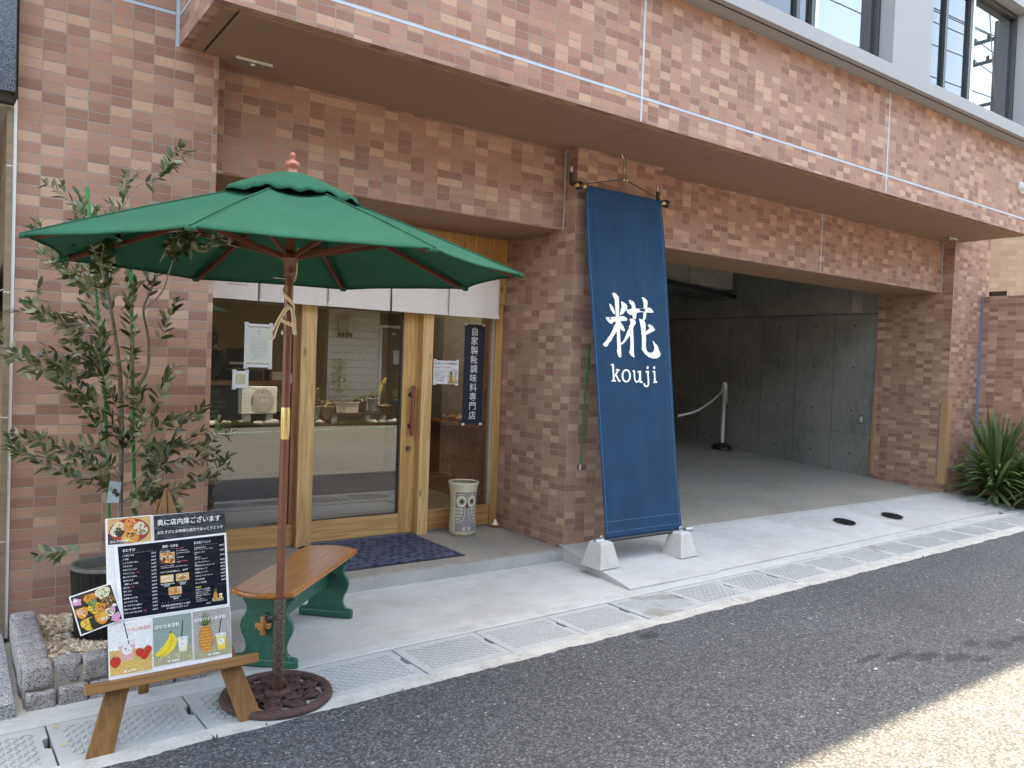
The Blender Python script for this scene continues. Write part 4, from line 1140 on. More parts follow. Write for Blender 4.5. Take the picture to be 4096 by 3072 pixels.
# small pineapple picture in the price list
p = Print(fp(LT)); p.shape([(.1341,.4760),(.1776,.4758),(.1772,.5360),(.1341,.5372)], 'cup'); p = Print(fp(LT)); p.shape([(.1341,.4760),(.1776,.4758),(.1776,.488),(.1341,.489)], 'mat')
pineapple(p, .1475, .4800, .050); cup(p, .1600, .1735, .502, .4850, 'juice', .8, ((.168,.524),(.1655,.495),.0008), False)
p.done('food_photo', mw)
L2 = L1
for nm, quad, body in (('strawberry_poster', qd((-.2365,.4435),(-.0885,.4500),(-.0900,.2632),(-.2338,.2655)), 0), ('banana_poster', qd((-.0862,.4500),(.0556,.4490),(.0540,.2712),(-.0872,.2702)), 1), ('pineapple_poster', qd((.0573,.4500),(.2020,.4489),(.1993,.2694),(.0576,.2694)), 2)):
    s_ = sheet(nm, quad, L2, M_lamw)
    p = Print(fp(L2+.0014)); mb = MB(); tm = M_twhite
    d_, c_, b_, a_ = quad
    q = lambda s, t: tuple((a_[i]*(1-s)+b_[i]*s)*(1-t)+(d_[i]*(1-s)+c_[i]*s)*t for i in (0, 1))
    if body == 0:
        p.shape([q(.01,.99), q(.99,.99), q(.99,.01), q(.01,.01)], 'label'); p.shape([q(.01,.99), q(.99,.99), q(.99,.56), q(.01,.50)], 'wood')
        for i in range(7): p.shape([q(.01,.66+.05*i), q(.99,.64+.05*i), q(.99,.648+.05*i), q(.01,.672+.05*i)], 'yellow')
        cup(p, -.2045, -.1455, .386, .3120, 'pinkdrink', .72, ((-.1835,.4480),(-.1675,.3690),.0017)); berry(p, -.2145, .3130, .0165, 1); berry(p, -.104, .339, .0118, 4); berry(p, -.1335, .334, .0122, 3); berry(p, -.117, .3245, .0142, 2)
        text(mb, 'いちごあま糀', fe(L2+.0068), -.1710, .4150, .0135, 0, .078, .018); tm = M_tred
        t2 = MB(); text(t2, '￥690', fe(L2+.0070), -.1900, .2715, .0125, 0, .043, .02); t2.build('lettering', M_twhite, s_)
    if body == 1:
        p.shape([q(.01,.99), q(.99,.99), q(.99,.01), q(.01,.01)], 'sage'); p.shape([q(.01,.99), q(.99,.99), q(.99,.66), q(.01,.80)], 'mat'); p.specks(-.015, .292, .06, .016, 'cream', 26, .0022, 5)
        p.shape([(-.0235,.388),(-.0195,.384),(-.004,.366),(-.0018,.352),(-.006,.336),(-.014,.3225),(-.030,.311),(-.050,.3035),(-.0630,.3013),(-.066,.304),(-.0841,.3115),(-.083,.3155),(-.066,.326),(-.050,.341),(-.038,.356),(-.030,.371),(-.0265,.386)][::-1], 'banana')
        p.shape([(-.022,.378),(-.020,.360),(-.026,.340),(-.042,.320),(-.064,.306),(-.062,.3045),(-.040,.318),(-.023,.339),(-.0175,.360),(-.020,.378)][::-1], 'bandark'); p.shape([(-.0265,.3905),(-.0215,.3905),(-.0205,.383),(-.0268,.384)], 'dark'); p.blob(-.0835, .3135, .002, .003, 'dark', .1, 2, 8); p.blob(-.0645, .3030, .002, .003, 'dark', .1, 2, 8); p.specks(-.02, .35, .012, .02, 'brown', 6, .0012, 5)
        cup(p, -.0010, .0385, .362, .3090, 'cream', .85, ((.0215,.4220),(.0140,.3560),.0014))
        text(mb, 'ばななあま糀', fe(L2+.0068), -.0800, .4060, .0165, 0, .089, .018); t2 = MB(); text(t2, '￥420', fe(L2+.0068), -.0400, .2780, .0125, 0, .043, .02); t2.build('lettering', M_twhite, s_)
    if body == 2:
        p.shape([q(.01,.99), q(.99,.99), q(.99,.01), q(.01,.01)], 'grey'); p.specks(.13, .40, .07, .05, 'cup', 40, .0016, 9); p.shape([q(.01,.99), q(.99,.99), q(.99,.72), q(.01,.82)], 'mat')
        pineapple(p, .1040, .2890, .159); cup(p, .1385, .1800, .352, .2905, 'juice', .80, ((.1656,.4165),(.1520,.3450),.0014))
        text(mb, '台湾パインあま糀', fe(L2+.0130), .0610, .4090, .0150, 0, .120, .018); t2 = MB(); text(t2, '￥590', fe(L2+.0130), .1065, .2755, .0125, 0, .043, .02); t2.build('lettering', M_twhite, s_)
    p.done('print', s_); mb.build('lettering', tm, s_)
# tilted food photo card taped at the corner
ck = [(-.3603,.5658),(-.2221,.5963),(-.1842,.4592),(-.3254,.4241)]
def cq(s, t): return tuple((ck[0][i]*(1-s)+ck[1][i]*s)*(1-t)+(ck[3][i]*(1-s)+ck[2][i]*s)*t for i in (0, 1))
cc = sheet('tilted_photo_card', ck[::-1], .036, M_lamw, label='tilted laminated food photo hanging over the left edge of the menu board')
fpc = lambda s, t, n: ep(*cq(s, t), .0374+n)
p = Print(fpc)
p.shape([(.03,.97),(.97,.97),(.97,.03),(.03,.03)], 'dark')
p.blob(.14,.18,.11,.10,'pink',.5,3); p.blob(.12,.15,.05,.05,'label',.4,4)
for (u, v, r_, a, b, sd) in ((.44,.22,.15,'orange','brown',1),(.74,.18,.17,'rice','green',2),(.80,.42,.16,'brown','nori',3),(.17,.47,.15,'orange','rice',4),(.47,.47,.15,'yellow','brown',5),(.45,.33,.10,'green','nori',9),(.24,.78,.17,'yellow','orange',6),(.55,.74,.17,'orange','yellow',7),(.77,.67,.12,'rice','nori',8),(.60,.50,.11,'orange','brown',10)):
    p.onigiri(u, v, r_, a, b, sd)
p.shape([(.27,.92),(.40,.92),(.40,.66),(.27,.66)], 'nori'); p.blob(.86,.86,.12,.10,'pink',.5,6); p.blob(.84,.62,.06,.05,'pink',.5,7); p.blob(.90,.56,.05,.04,'label',.4,8)
p.done('food_photo', cc)
mb = MB(); text(mb, 'おむすび', lambda s, t: ep(*cq(s, 1-t), .0440), .52, .17, .10, 0, .42, .02); mb.build('lettering', M_twhite, cc)

# ---------------------------------------------------------------- banner
BO = Vector((4.15, 4.40, 2.752)); BVv = Vector((0, -.13773, -.99047)); BNn = Vector((0, -.99047, .13773))
def bpt(u, v, n=0): return BO + Vector((u, 0, 0)) + BVv*v + BNn*n
BR = thing('banner', (4.15, 4.3, 2.75), 'long indigo hanging banner with a white character and kouji', 'banner')
def bwave(u, v):
    e = max(0, 1-abs(v-.45)/.75)
    return .012*math.sin(u*21+.9*math.sin(v*1.3))*e*.55*min(1, v*4) + .014*noise.noise(Vector((u*9, v*.55, 2.0)))*min(1, v*3)*min(1, (2.56-v)*3) + .013*noise.noise(Vector((u*24, v*.7, 5)))*max(0, 1-v/1.7)*min(1, v*5)
def bedge(u, v):
    return u*(1+.008*math.sin(v*1.9)) + (.0045*v)
mb = MB(); NU, NV = 60, 90
vs = []; fs = []
for j in range(NV+1):
    v = -.012+2.566*j/NV
    for i in range(NU+1):
        u = -.392+.790*i/NU
        vs.append(bpt(bedge(u, v), v, bwave(u, v)+.014*max(0, 1-v/.05)**2))
for j in range(NV):
    for i in range(NU): fs.append((j*(NU+1)+i, (j+1)*(NU+1)+i, (j+1)*(NU+1)+i+1, j*(NU+1)+i+1))
mb.add(vs, fs, 0, True)
bc = mb.build('cloth', M_banner, BR, solid=.0016)
mb = MB()
def strip(pts, w):
    for a, b in zip(pts[:-1], pts[1:]): mb.bar(a, b, w, .0012, 0, BNn)
for u in (-.372, .378): strip([bpt(bedge(u, v/10), v/10, bwave(u, v/10)+.0016) for v in range(0, 26)], .0016)
for v in (2.425, 2.50): strip([bpt(bedge(-.392+.079*i, v), v, bwave(-.392+.079*i, v)+.0016) for i in range(11)], .0016)
mb.build('stitching', plain('faded_blue_thread', (.10,.22,.36), .8), bc)
# lettering, dyed white: outlines lie just on the cloth
GLYPH = [[(-0.1683,0.7622),(-0.1855,0.7687),(-0.189,0.7781),(-0.1819,0.7928),(-0.1664,0.8153),(-0.165,0.8694),(-0.1627,0.9419),(-0.2162,0.9505),(-0.2678,0.9531),(-0.2583,0.9749),(-0.2375,0.9954),(-0.211,1.0019),(-0.1964,0.9862),(-0.1768,0.9789),(-0.1658,0.9827),(-0.1724,0.9982),(-0.1918,1.0162),(-0.2001,1.0368),(-0.2299,1.0752),(-0.259,1.1067),(-0.2691,1.1222),(-0.3066,1.1521),(-0.3039,1.1635),(-0.2838,1.1726),(-0.2657,1.1669),(-0.2482,1.1412),(-0.2269,1.1252),(-0.2205,1.1115),(-0.1605,1.0515),(-0.166,1.1123),(-0.1658,1.1694),(-0.174,1.1999),(-0.1649,1.2297),(-0.1525,1.2443),(-0.1436,1.2477),(-0.127,1.2384),(-0.1259,1.1946),(-0.1257,1.1509),(-0.1037,1.1438),(-0.0743,1.1215),(-0.0264,1.0722),(-0.0282,1.1364),(-0.0349,1.1809),(-0.0471,1.2001),(-0.0293,1.2283),(0.0024,1.2408),(0.0112,1.2353),(0.0054,1.2032),(0.0115,1.1141),(0.0101,1.0252),(0.0212,1.0039),(0.0421,0.9786),(0.0429,0.9683),(0.0302,0.9501),(0.0093,0.9463),(-0.0143,0.9484),(-0.024,0.9535),(-0.0138,0.9717),(-0.0204,0.9961),(-0.0338,1.0071),(-0.0375,1.0244),(-0.0603,1.0597),(-0.0817,1.0981),(-0.102,1.1228),(-0.1253,1.139),(-0.1263,1.1104),(-0.126,1.0293),(-0.096,1.0446),(-0.0788,1.0477),(-0.0767,1.0334),(-0.0885,1.0068),(-0.1181,0.973),(-0.053,0.9666),(-0.0441,0.9531),(-0.0468,0.9464),(-0.0737,0.9345),(-0.0967,0.9332),(-0.1245,0.9378),(-0.1248,0.9106),(-0.1192,0.8559),(-0.118,0.7911),(-0.1394,0.7724)],[(-0.2275,0.8487),(-0.207,0.8573),(-0.1838,0.8792),(-0.1692,0.9137),(-0.173,0.9274),(-0.1914,0.9202),(-0.2165,0.8933),(-0.226,0.8704)],[(-0.0902,0.8196),(-0.0566,0.8342),(-0.0415,0.8485),(-0.0371,0.8636),(-0.0413,0.8759),(-0.0513,0.8851),(-0.0814,0.9145),(-0.1052,0.925),(-0.1222,0.9254),(-0.1076,0.8959),(-0.0908,0.8572),(-0.0959,0.8337)],[(-0.017,0.8037),(0.0061,0.8088),(0.036,0.8175),(0.044,0.837),(0.0488,0.8661),(0.1184,0.8611),(0.1235,0.8276),(0.1161,0.8003),(0.1059,0.7784),(0.1276,0.7767),(0.1559,0.786),(0.1714,0.803),(0.1694,0.8277),(0.1631,0.8509),(0.1941,0.8522),(0.2152,0.863),(0.2334,0.8864),(0.1958,0.891),(0.1545,0.891),(0.1448,0.9203),(0.1333,0.9436),(0.1203,0.9549),(0.1064,0.9488),(0.1159,0.8909),(0.0846,0.8937),(0.0546,0.9002),(0.0487,0.9265),(0.0447,0.9468),(0.028,0.9485),(0.0122,0.9392),(0.0111,0.9118),(-0.0004,0.9211),(-0.0212,0.9173),(-0.0412,0.905),(-0.0482,0.8808),(-0.0228,0.878),(0.0093,0.8699),(0.0085,0.85),(0.0014,0.8384),(-0.0091,0.8347),(-0.0181,0.8175)],[(0.0712,0.9413),(0.0969,0.9476),(0.1179,0.955),(0.1308,0.9733),(0.1312,0.9976),(0.1255,1.0378),(0.1656,1.02),(0.1725,1.0068),(0.1582,0.9926),(0.1614,0.9837),(0.1834,0.9817),(0.2069,0.9915),(0.225,1.0098),(0.2322,1.0234),(0.1779,1.0472),(0.1281,1.0654),(0.1278,1.0983),(0.1211,1.1505),(0.1258,1.1814),(0.1414,1.1963),(0.1652,1.2006),(0.1898,1.1962),(0.2081,1.1816),(0.2138,1.1535),(0.2076,1.1294),(0.1982,1.1079),(0.2093,1.1084),(0.2295,1.1302),(0.2475,1.1381),(0.2606,1.1691),(0.2756,1.1965),(0.2782,1.2122),(0.2604,1.2303),(0.225,1.2419),(0.1859,1.2422),(0.1432,1.2325),(0.1067,1.2097),(0.0829,1.1796),(0.0806,1.166),(0.0845,1.1589),(0.0888,1.0657),(0.0828,1.0625),(0.0866,1.0451),(0.0825,1.0073),(0.0761,0.9697)]]
KOUJI = [[(-0.2452,1.2993),(-0.226,1.2944),(-0.2145,1.2969),(-0.213,1.3081),(-0.2141,1.3384),(-0.2153,1.3772),(-0.1831,1.3452),(-0.1961,1.3433),(-0.1964,1.3353),(-0.1909,1.333),(-0.1645,1.3324),(-0.1516,1.3379),(-0.1549,1.3423),(-0.167,1.347),(-0.1782,1.3591),(-0.1894,1.3713),(-0.1645,1.4098),(-0.1502,1.416),(-0.1476,1.4203),(-0.1538,1.4247),(-0.1657,1.4264),(-0.1743,1.4229),(-0.2006,1.3834),(-0.2144,1.3934),(-0.2149,1.4106),(-0.2001,1.4158),(-0.1982,1.4211),(-0.2066,1.4249),(-0.2416,1.4263),(-0.2461,1.4208),(-0.2421,1.4143),(-0.2312,1.4109),(-0.2315,1.3689),(-0.2327,1.3076),(-0.243,1.3089)],[(-0.0249,1.3414),(-0.0123,1.3356),(0.0028,1.3363),(0.0079,1.3417),(0.0043,1.3639),(0.0039,1.3992),(0.0088,1.4145),(0.0177,1.4177),(0.0335,1.4108),(0.0408,1.3963),(0.0439,1.3763),(0.0418,1.3531),(0.0338,1.35),(0.0335,1.3422),(0.0486,1.3374),(0.0623,1.3393),(0.0649,1.3448),(0.0622,1.3715),(0.0609,1.4136),(0.0741,1.4212),(0.0759,1.4256),(0.0656,1.4317),(0.0457,1.4305),(0.0438,1.4161),(0.0228,1.4297),(0.0106,1.4299),(-0.0025,1.4224),(-0.0103,1.406),(-0.0126,1.3774),(-0.0127,1.3477),(-0.0224,1.3479)],[(0.1031,1.3439),(0.1134,1.3392),(0.1323,1.3372),(0.142,1.3408),(0.1361,1.3744),(0.1387,1.4101),(0.1355,1.4414),(0.1289,1.4537),(0.1173,1.4617),(0.1032,1.4629),(0.0882,1.4576),(0.0783,1.4455),(0.078,1.4377),(0.0857,1.4314),(0.0933,1.4331),(0.0988,1.4408),(0.1042,1.4507),(0.112,1.4506),(0.1188,1.4439),(0.1217,1.4193),(0.121,1.3792),(0.1186,1.3514),(0.106,1.3532)],[(0.1758,1.3422),(0.1856,1.3371),(0.2094,1.337),(0.2097,1.3595),(0.2085,1.4112),(0.2231,1.4188),(0.2258,1.4244),(0.2158,1.4295),(0.1811,1.4291),(0.1778,1.4229),(0.1903,1.4126),(0.1917,1.3778),(0.1904,1.3486),(0.1784,1.3478)],[(0.1404,1.314),(0.1388,1.3189),(0.135,1.3229),(0.1298,1.3251),(0.1242,1.3253),(0.1194,1.3233),(0.1163,1.3194),(0.1154,1.3146),(0.1171,1.3097),(0.1208,1.3057),(0.126,1.3034),(0.1316,1.3033),(0.1364,1.3053),(0.1396,1.3091)],[(0.2121,1.3121),(0.2104,1.3172),(0.2065,1.3214),(0.2013,1.3238),(0.1956,1.3239),(0.1907,1.3218),(0.1876,1.3178),(0.1867,1.3128),(0.1884,1.3076),(0.1923,1.3035),(0.1975,1.3011),(0.2032,1.3009),(0.2081,1.303),(0.2113,1.307)]]
O_OUT = [(-0.043,1.3792),(-0.0456,1.392),(-0.0513,1.404),(-0.0597,1.4143),(-0.0701,1.4223),(-0.0819,1.4274),(-0.0943,1.4293),(-0.1063,1.4278),(-0.1173,1.4231),(-0.1264,1.4154),(-0.1331,1.4054),(-0.1369,1.3937),(-0.1375,1.3811),(-0.1349,1.3683),(-0.1293,1.3564),(-0.1211,1.3461),(-0.1107,1.338),(-0.099,1.3328),(-0.0866,1.3308),(-0.0745,1.3322),(-0.0634,1.3369),(-0.0542,1.3445),(-0.0474,1.3546),(-0.0436,1.3664)]
O_IN = [(-0.0626,1.3795),(-0.0643,1.3892),(-0.0677,1.3983),(-0.0727,1.406),(-0.0789,1.412),(-0.0858,1.4159),(-0.093,1.4173),(-0.1001,1.4161),(-0.1064,1.4125),(-0.1116,1.4067),(-0.1154,1.3991),(-0.1174,1.3902),(-0.1176,1.3807),(-0.1159,1.371),(-0.1125,1.362),(-0.1075,1.3542),(-0.1014,1.3482),(-0.0945,1.3443),(-0.0873,1.3429),(-0.0802,1.344),(-0.0739,1.3476),(-0.0686,1.3534),(-0.0648,1.361),(-0.0627,1.3699)]
def bsurf(u, v, e=.0060): return bpt(u, v, bwave(u, v)+e)
from mathutils.geometry import tessellate_polygon
mb = MB()
for s in GLYPH + KOUJI:
    tr = tessellate_polygon([[Vector((a, b, 0)) for a, b in s]])
    mb.add([bsurf(a, b) for a, b in s], [tuple(t) for t in tr])
n = len(O_OUT)
mb.add([bsurf(*q) for q in O_OUT]+[bsurf(*q) for q in O_IN], [(i, (i+1) % n, n+(i+1) % n, n+i) for i in range(n)])
mb.build('lettering', M_white, BR)
MB().tube([(3.672,4.40,2.757),(4.645,4.40,2.757)], .0135, 14).build('top_rod', wood('bamboo_rod', (.55,.30,.08), (.72,.44,.14), 0, 30, .4, 0, False), BR)
for x in (3.705, 4.608):
    mb = MB(); mb.tube([(x-.014,4.40,2.757),(x+.014,4.40,2.757)], .030, 16); mb.build('clamp', M_black, BR)
for x in (3.683, 4.585):
    mb = MB().box(x-.013, x+.013, 4.462, 4.479, 2.775, 2.86); mb.box(x-.011, x+.011, 4.40, 4.470, 2.765, 2.782)
    br = mb.build('bracket', M_black, BR)
    mb = MB().box(x-.012, x+.012, 4.470, 4.479, 2.8605, 2.905); mb.tube([(x,4.462,2.888),(x,4.471,2.888)], .006, 8)
    mb.build('screw_plate', M_chrome, br, bevel=.004)
mb = MB(); mb.tube([(3.735,4.398,2.772),(4.135,4.40,2.872)], .004, 6).tube([(4.160,4.40,2.872),(4.585,4.398,2.768)], .004, 6); mb.build('cord', M_black, BR)
mb = MB()
for x in (4.135, 4.16): mb.tube([(x,4.402,2.872),(x+.004,4.41,3.03)], .003, 6)
mb.tube([(4.14,4.42,2.87),(4.138,4.45,2.62)], .0025, 6); mb.build('pull_cord', M_greencord, BR)
mb = MB()
for dx in (-.012, .012):
    mb.tube(smooth([(4.148+dx*.3,4.41,3.02),(4.148+dx,4.41,3.035),(4.148+dx*2.3,4.41,3.052),(4.148+dx*2.9,4.41,3.058)]), .0045, 7)
mb.tube([(4.148,4.41,3.025),(4.148,4.41,3.058)], .003, 6)
for x in (4.132, 4.164): mb.tube([(x-.006,4.40,2.868),(x+.010,4.40,2.872)], .010, 8)
mb.tube([(4.125,4.41,2.945),(4.155,4.41,2.945)], .006, 8); mb.build('hook', M_chrome, BR)
mb = MB(); mb.tube([(3.89,4.455,1.6),(3.865,4.46,.70)], .0035, 6).tube([(3.90,4.455,1.6),(3.87,4.458,.70)], .0035, 6); mb.build('pull_cord', M_greencord, BR)
mb = MB(); mb.tube([(3.868,4.459,.705),(3.862,4.458,.66)], .008, 8); mb.build('cord_clip', M_steel, BR)
bz = bpt(0, 2.555)
MB().tube([(3.668,bz.y,bz.z),(3.745,bz.y,bz.z)], .021, 16).tube([(4.585,bz.y,bz.z),(4.660,bz.y,bz.z)], .021, 16).build('rod_sleeve', plain('grey_pipe', (.40,.41,.42), .4, .5), BR)
MB().tube([(3.75,bz.y,bz.z),(4.58,bz.y,bz.z)], .013, 12).build('bottom_rod', M_black, BR)
def block(x, y, lab, rot):
    t = thing('concrete_weight', (x, y, rz(y)-.002), lab, 'concrete block', 'weights under the banner')
    c, s_ = math.cos(rot), math.sin(rot); z0 = rz(y)-.006
    def q(a, b, z): return (x+c*a-s_*b, y+s_*a+c*b, z0+z)
    mb = MB(); hb, ht, hh = .098, .060, .178
    vs = [q(-hb,-hb,0),q(hb,-hb,0),q(hb,hb,0),q(-hb,hb,0),q(-ht,-ht,hh-.012),q(ht,-ht,hh-.012),q(ht,ht,hh-.012),q(-ht,ht,hh-.012),q(-ht+.012,-ht+.012,hh),q(ht-.012,-ht+.012,hh),q(ht-.012,ht-.012,hh),q(-ht+.012,ht-.012,hh)]
    mb.add(vs, [(3,2,1,0),(0,1,5,4),(1,2,6,5),(2,3,7,6),(3,0,4,7),(4,5,9,8),(5,6,10,9),(6,7,11,10),(7,4,8,11),(8,9,10,11)])
    mb.build('block', M_block, t, bevel=.003)
    mb = MB(); mb.tube(smooth([q(0,0,hh-.01), q(.006,0,hh+.008), q(.014,0,hh+.022), q(.002,0,hh+.034), q(-.010,0,hh+.022), q(-.004,0,hh+.010)]), .0035, 7); mb.build('hook', M_chrome, t)
block(3.722, 4.040, 'trapezoid concrete weight under the left end of the banner', .05)
block(4.500, 4.015, 'trapezoid concrete weight under the right end of the banner', .05)
# ---------------------------------------------------------------- things at the entrance
def mat_carpet():
    m, nt, b = new_mat('navy_mat_pile')
    p = pos(nt)
    mp = mapping(nt, p, (17, 24, 1), (0, 0, .35))
    v = nt.nodes.new('ShaderNodeTexVoronoi'); v.inputs['Scale'].default_value = 1.0; v.inputs['Randomness'].default_value = .55; lk(nt, mp, v.inputs['Vector'])
    w = noise_n(nt, mapping(nt, p, (60, 22, 1), (0, 0, .7)), 1.0, 2)
    f = math_n(nt, 'ADD', v.outputs['Distance'], math_n(nt, 'MULTIPLY', w.outputs[0], .5))
    fine = noise_n(nt, p, 420, 2)
    c = ramp(nt, f, [(.50, (.012,.013,.030)), (.62, (.055,.062,.105)), (.9, (.085,.092,.14))])
    c = mixc(nt, 1.0, c, ramp(nt, fine.outputs[0], [(.3, (.6,.6,.6)), (.7, (1.3,1.3,1.3))]), 'MULTIPLY')
    lk(nt, c, b.inputs['Base Color']); b.inputs['Roughness'].default_value = .95
    bump(nt, math_n(nt, 'ADD', f, fine.outputs[0]), b, .8, .006)
    return m
dm = thing('doormat', (2.49, 4.98, .087), 'dark navy patterned doormat in front of the sliding door', 'doormat')
MB().box(2.045, 2.935, 4.62, 5.345, .0872, .0985).build('pile', mat_carpet(), dm, bevel=.003)
MB().box(2.025, 2.955, 4.60, 4.6195, .0872, .0925).box(2.9355, 2.955, 4.62, 5.35, .0872, .0925).box(2.025, 2.0445, 4.62, 5.35, .0872, .0925).build('border', M_black, dm)

# owl umbrella jar
OX, OY, OZ = 3.300, 5.195, .0875
OW = thing('owl_vase', (OX, OY, OZ), 'tall cream ceramic umbrella jar with a grey carved owl on it', 'vase')
M_cer = plain('cream_glaze', (.60,.54,.37), .35, var=.07, scale=50, coat=.25)
M_cer_in = plain('olive_glaze_inside', (.20,.17,.09), .3, coat=.3)
M_ogrey = plain('matt_grey_slip', (.265,.24,.225), .8, var=.06, scale=120)
M_ocream = plain('cream_slip', (.66,.60,.42), .6)
OPR = [(.080,0),(.092,.006),(.101,.022),(.1045,.045),(.1040,.09),(.101,.16),(.100,.24),(.103,.31),(.1085,.355),(.1145,.385),(.1195,.405),(.1215,.413)]
def orad(z):
    for (r0, z0), (r1, z1) in zip(OPR[:-1], OPR[1:]):
        if z0 <= z <= z1: return r0+(r1-r0)*(z-z0)/(z1-z0)
    return OPR[-1][0]
mb = MB(); fp_ = []
for i in range(61):
    z = .413*i/60; fp_.append((orad(z)+.0005*math.sin(z*900), z))
mb.lathe((OX, OY, OZ), fp_ + [(.1200,.418),(.1160,.419),(.1120,.412)], 56, 0)
mb.build('body', M_cer, OW)
mb = MB(); mb.lathe((OX, OY, OZ), [(.1120,.412),(.104,.385),(.096,.33),(.092,.2),(.09,.03),(.0001,.02)], 40); mb.build('inside', M_cer_in, OW)
OA = R(-90-14)                                 # owl faces the street, turned a little to the right
def osurf(a, z, e): 
    an = OA + a/.104; r_ = orad(z)+e
    return Vector((OX+r_*math.cos(an), OY+r_*math.sin(an), OZ+z))
def opatch(pts, e, mi, mb, n=6):
    cx = sum(p[0] for p in pts)/len(pts); cz = sum(p[1] for p in pts)/len(pts)
    rings_ = []
    for k in range(n+1):
        t = k/n
        rings_.append([osurf(cx+(a-cx)*t, cz+(z-cz)*t, e) for a, z in pts])
    m = len(pts); vs = [p for r_ in rings_ for p in r_]
    mb.add(vs, [(k*m+i, (k+1)*m+i, (k+1)*m+(i+1) % m, k*m+(i+1) % m) for k in range(n) for i in range(m)], mi, True)
def el(cx, cz, rx, rz_, n=26): return [(cx+rx*math.cos(2*math.pi*i/n), cz+rz_*math.sin(2*math.pi*i/n)) for i in range(n)]
def rrect(x0, x1, z0, z1, r_):
    out = []
    for cx, cz, s in ((x1-r_, z1-r_, 0), (x0+r_, z1-r_, 90), (x0+r_, z0+r_, 180), (x1-r_, z0+r_, 270)):
        for i in range(7): a = R(s+15*i); out.append((cx+r_*math.cos(a), cz+r_*math.sin(a)))
    dense = []
    for i in range(len(out)):
        a, b = out[i], out[(i+1) % len(out)]
        k = max(1, int(math.hypot(b[0]-a[0], b[1]-a[1])/.012))
        for j in range(k): dense.append((a[0]+(b[0]-a[0])*j/k, a[1]+(b[1]-a[1])*j/k))
    return dense
HW = .098
def oline(pts, e, r_, mb): mb.tube([osurf(a, z, e) for a, z in pts], r_, 6)
ol = rrect(-HW, HW, .035, .350, .018)
mb = MB(); opatch(ol, .0012, 0, mb, 16); mb.build('owl_panel', M_ogrey, OW)
mb = MB()
oline(ol+[ol[0]], .0014, .0018, mb)
for s in (-1, 1):
    opatch(el(s*.046, .275, .040, .044), .0022, 0, mb)
    oline([(s*(.020+.012*i), .325+.006*math.sin(math.pi*i/5)) for i in range(6)], .002, .0019, mb)
    wing = [(s*.012,.225)]+[(s*(.014+.003*math.sin(i/10*3.1)+.075*(i/10)**3), .225-.115*(1-(1-i/10)**2)) for i in range(11)]
    oline(wing, .0018, .0020, mb)
    for r_ in range(4):
        for c in range(4-(r_ > 1)-(r_ > 2)):
            a0 = s*(.094-.0180*c-.009*(r_ > 1)-.004*(r_ > 2)); z0 = .214-.026*r_
            if abs(a0) < .022: continue
            opatch([(a0-.0065,z0-.008),(a0+.0065,z0-.008),(a0+.006,z0+.008),(a0-.006,z0+.008)], .0032, 0, mb, 2)
    for k in (-1, 1): opatch(el(s*.019+k*.0055, .066, .0042, .013, 12), .0035, 0, mb, 2)
    opatch([(s*.019-.012,.050),(s*.019+.012,.050),(s*.019+.012,.0545),(s*.019-.012,.0545)], .0032, 0, mb, 2)
oline([(0,.315),(0,.298)], .002, .0018, mb); oline([(-.008,.306),(-.006,.300),(0,.297),(.006,.300),(.008,.306)], .002, .0015, mb)
mb.build('carving', M_ocream, OW)
for s in (-1, 1):
    mb = MB(); opatch(el(s*.041, .274, .0235, .026), .0034, 0, mb); ir = mb.build('iris', M_ogrey, OW)
    mb = MB(); opatch(el(s*.041, .274, .0125, .0135, 16), .0044, 0, mb, 3); mb.build('pupil', M_black, ir)
c = osurf(0, .243, .003); mb = MB(); mb.ico(c, 1, .010, .008, .0235, seg=16, ring=10); mb.build('beak', plain('oxblood_glaze', (.16,.025,.022), .35), OW)
# salt cone on a dish
sd = thing('salt_dish', (3.700, 5.300, .0875), 'cone of white salt on a small yellow dish by the tiled corner', 'salt dish')
MB().box(3.652, 3.728, 5.262, 5.338, .0875, .0945).build('tile_base', plain('terracotta_tile', (.36,.15,.06), .6), sd, bevel=.002)
mb = MB(); mb.lathe((3.69, 5.30, .0945), [(.016,0),(.034,.008),(.040,.016),(.037,.016),(.028,.009),(.0001,.006)], 24); mb.build('dish', plain('mustard_glaze', (.62,.42,.06), .3), sd)
mb = MB(); mb.lathe((3.69, 5.30, .0945), [(.026,.010),(.015,.034),(.006,.054),(.0001,.060)], 20); mb.build('salt', plain('white_salt', (.85,.85,.84), .9), sd)

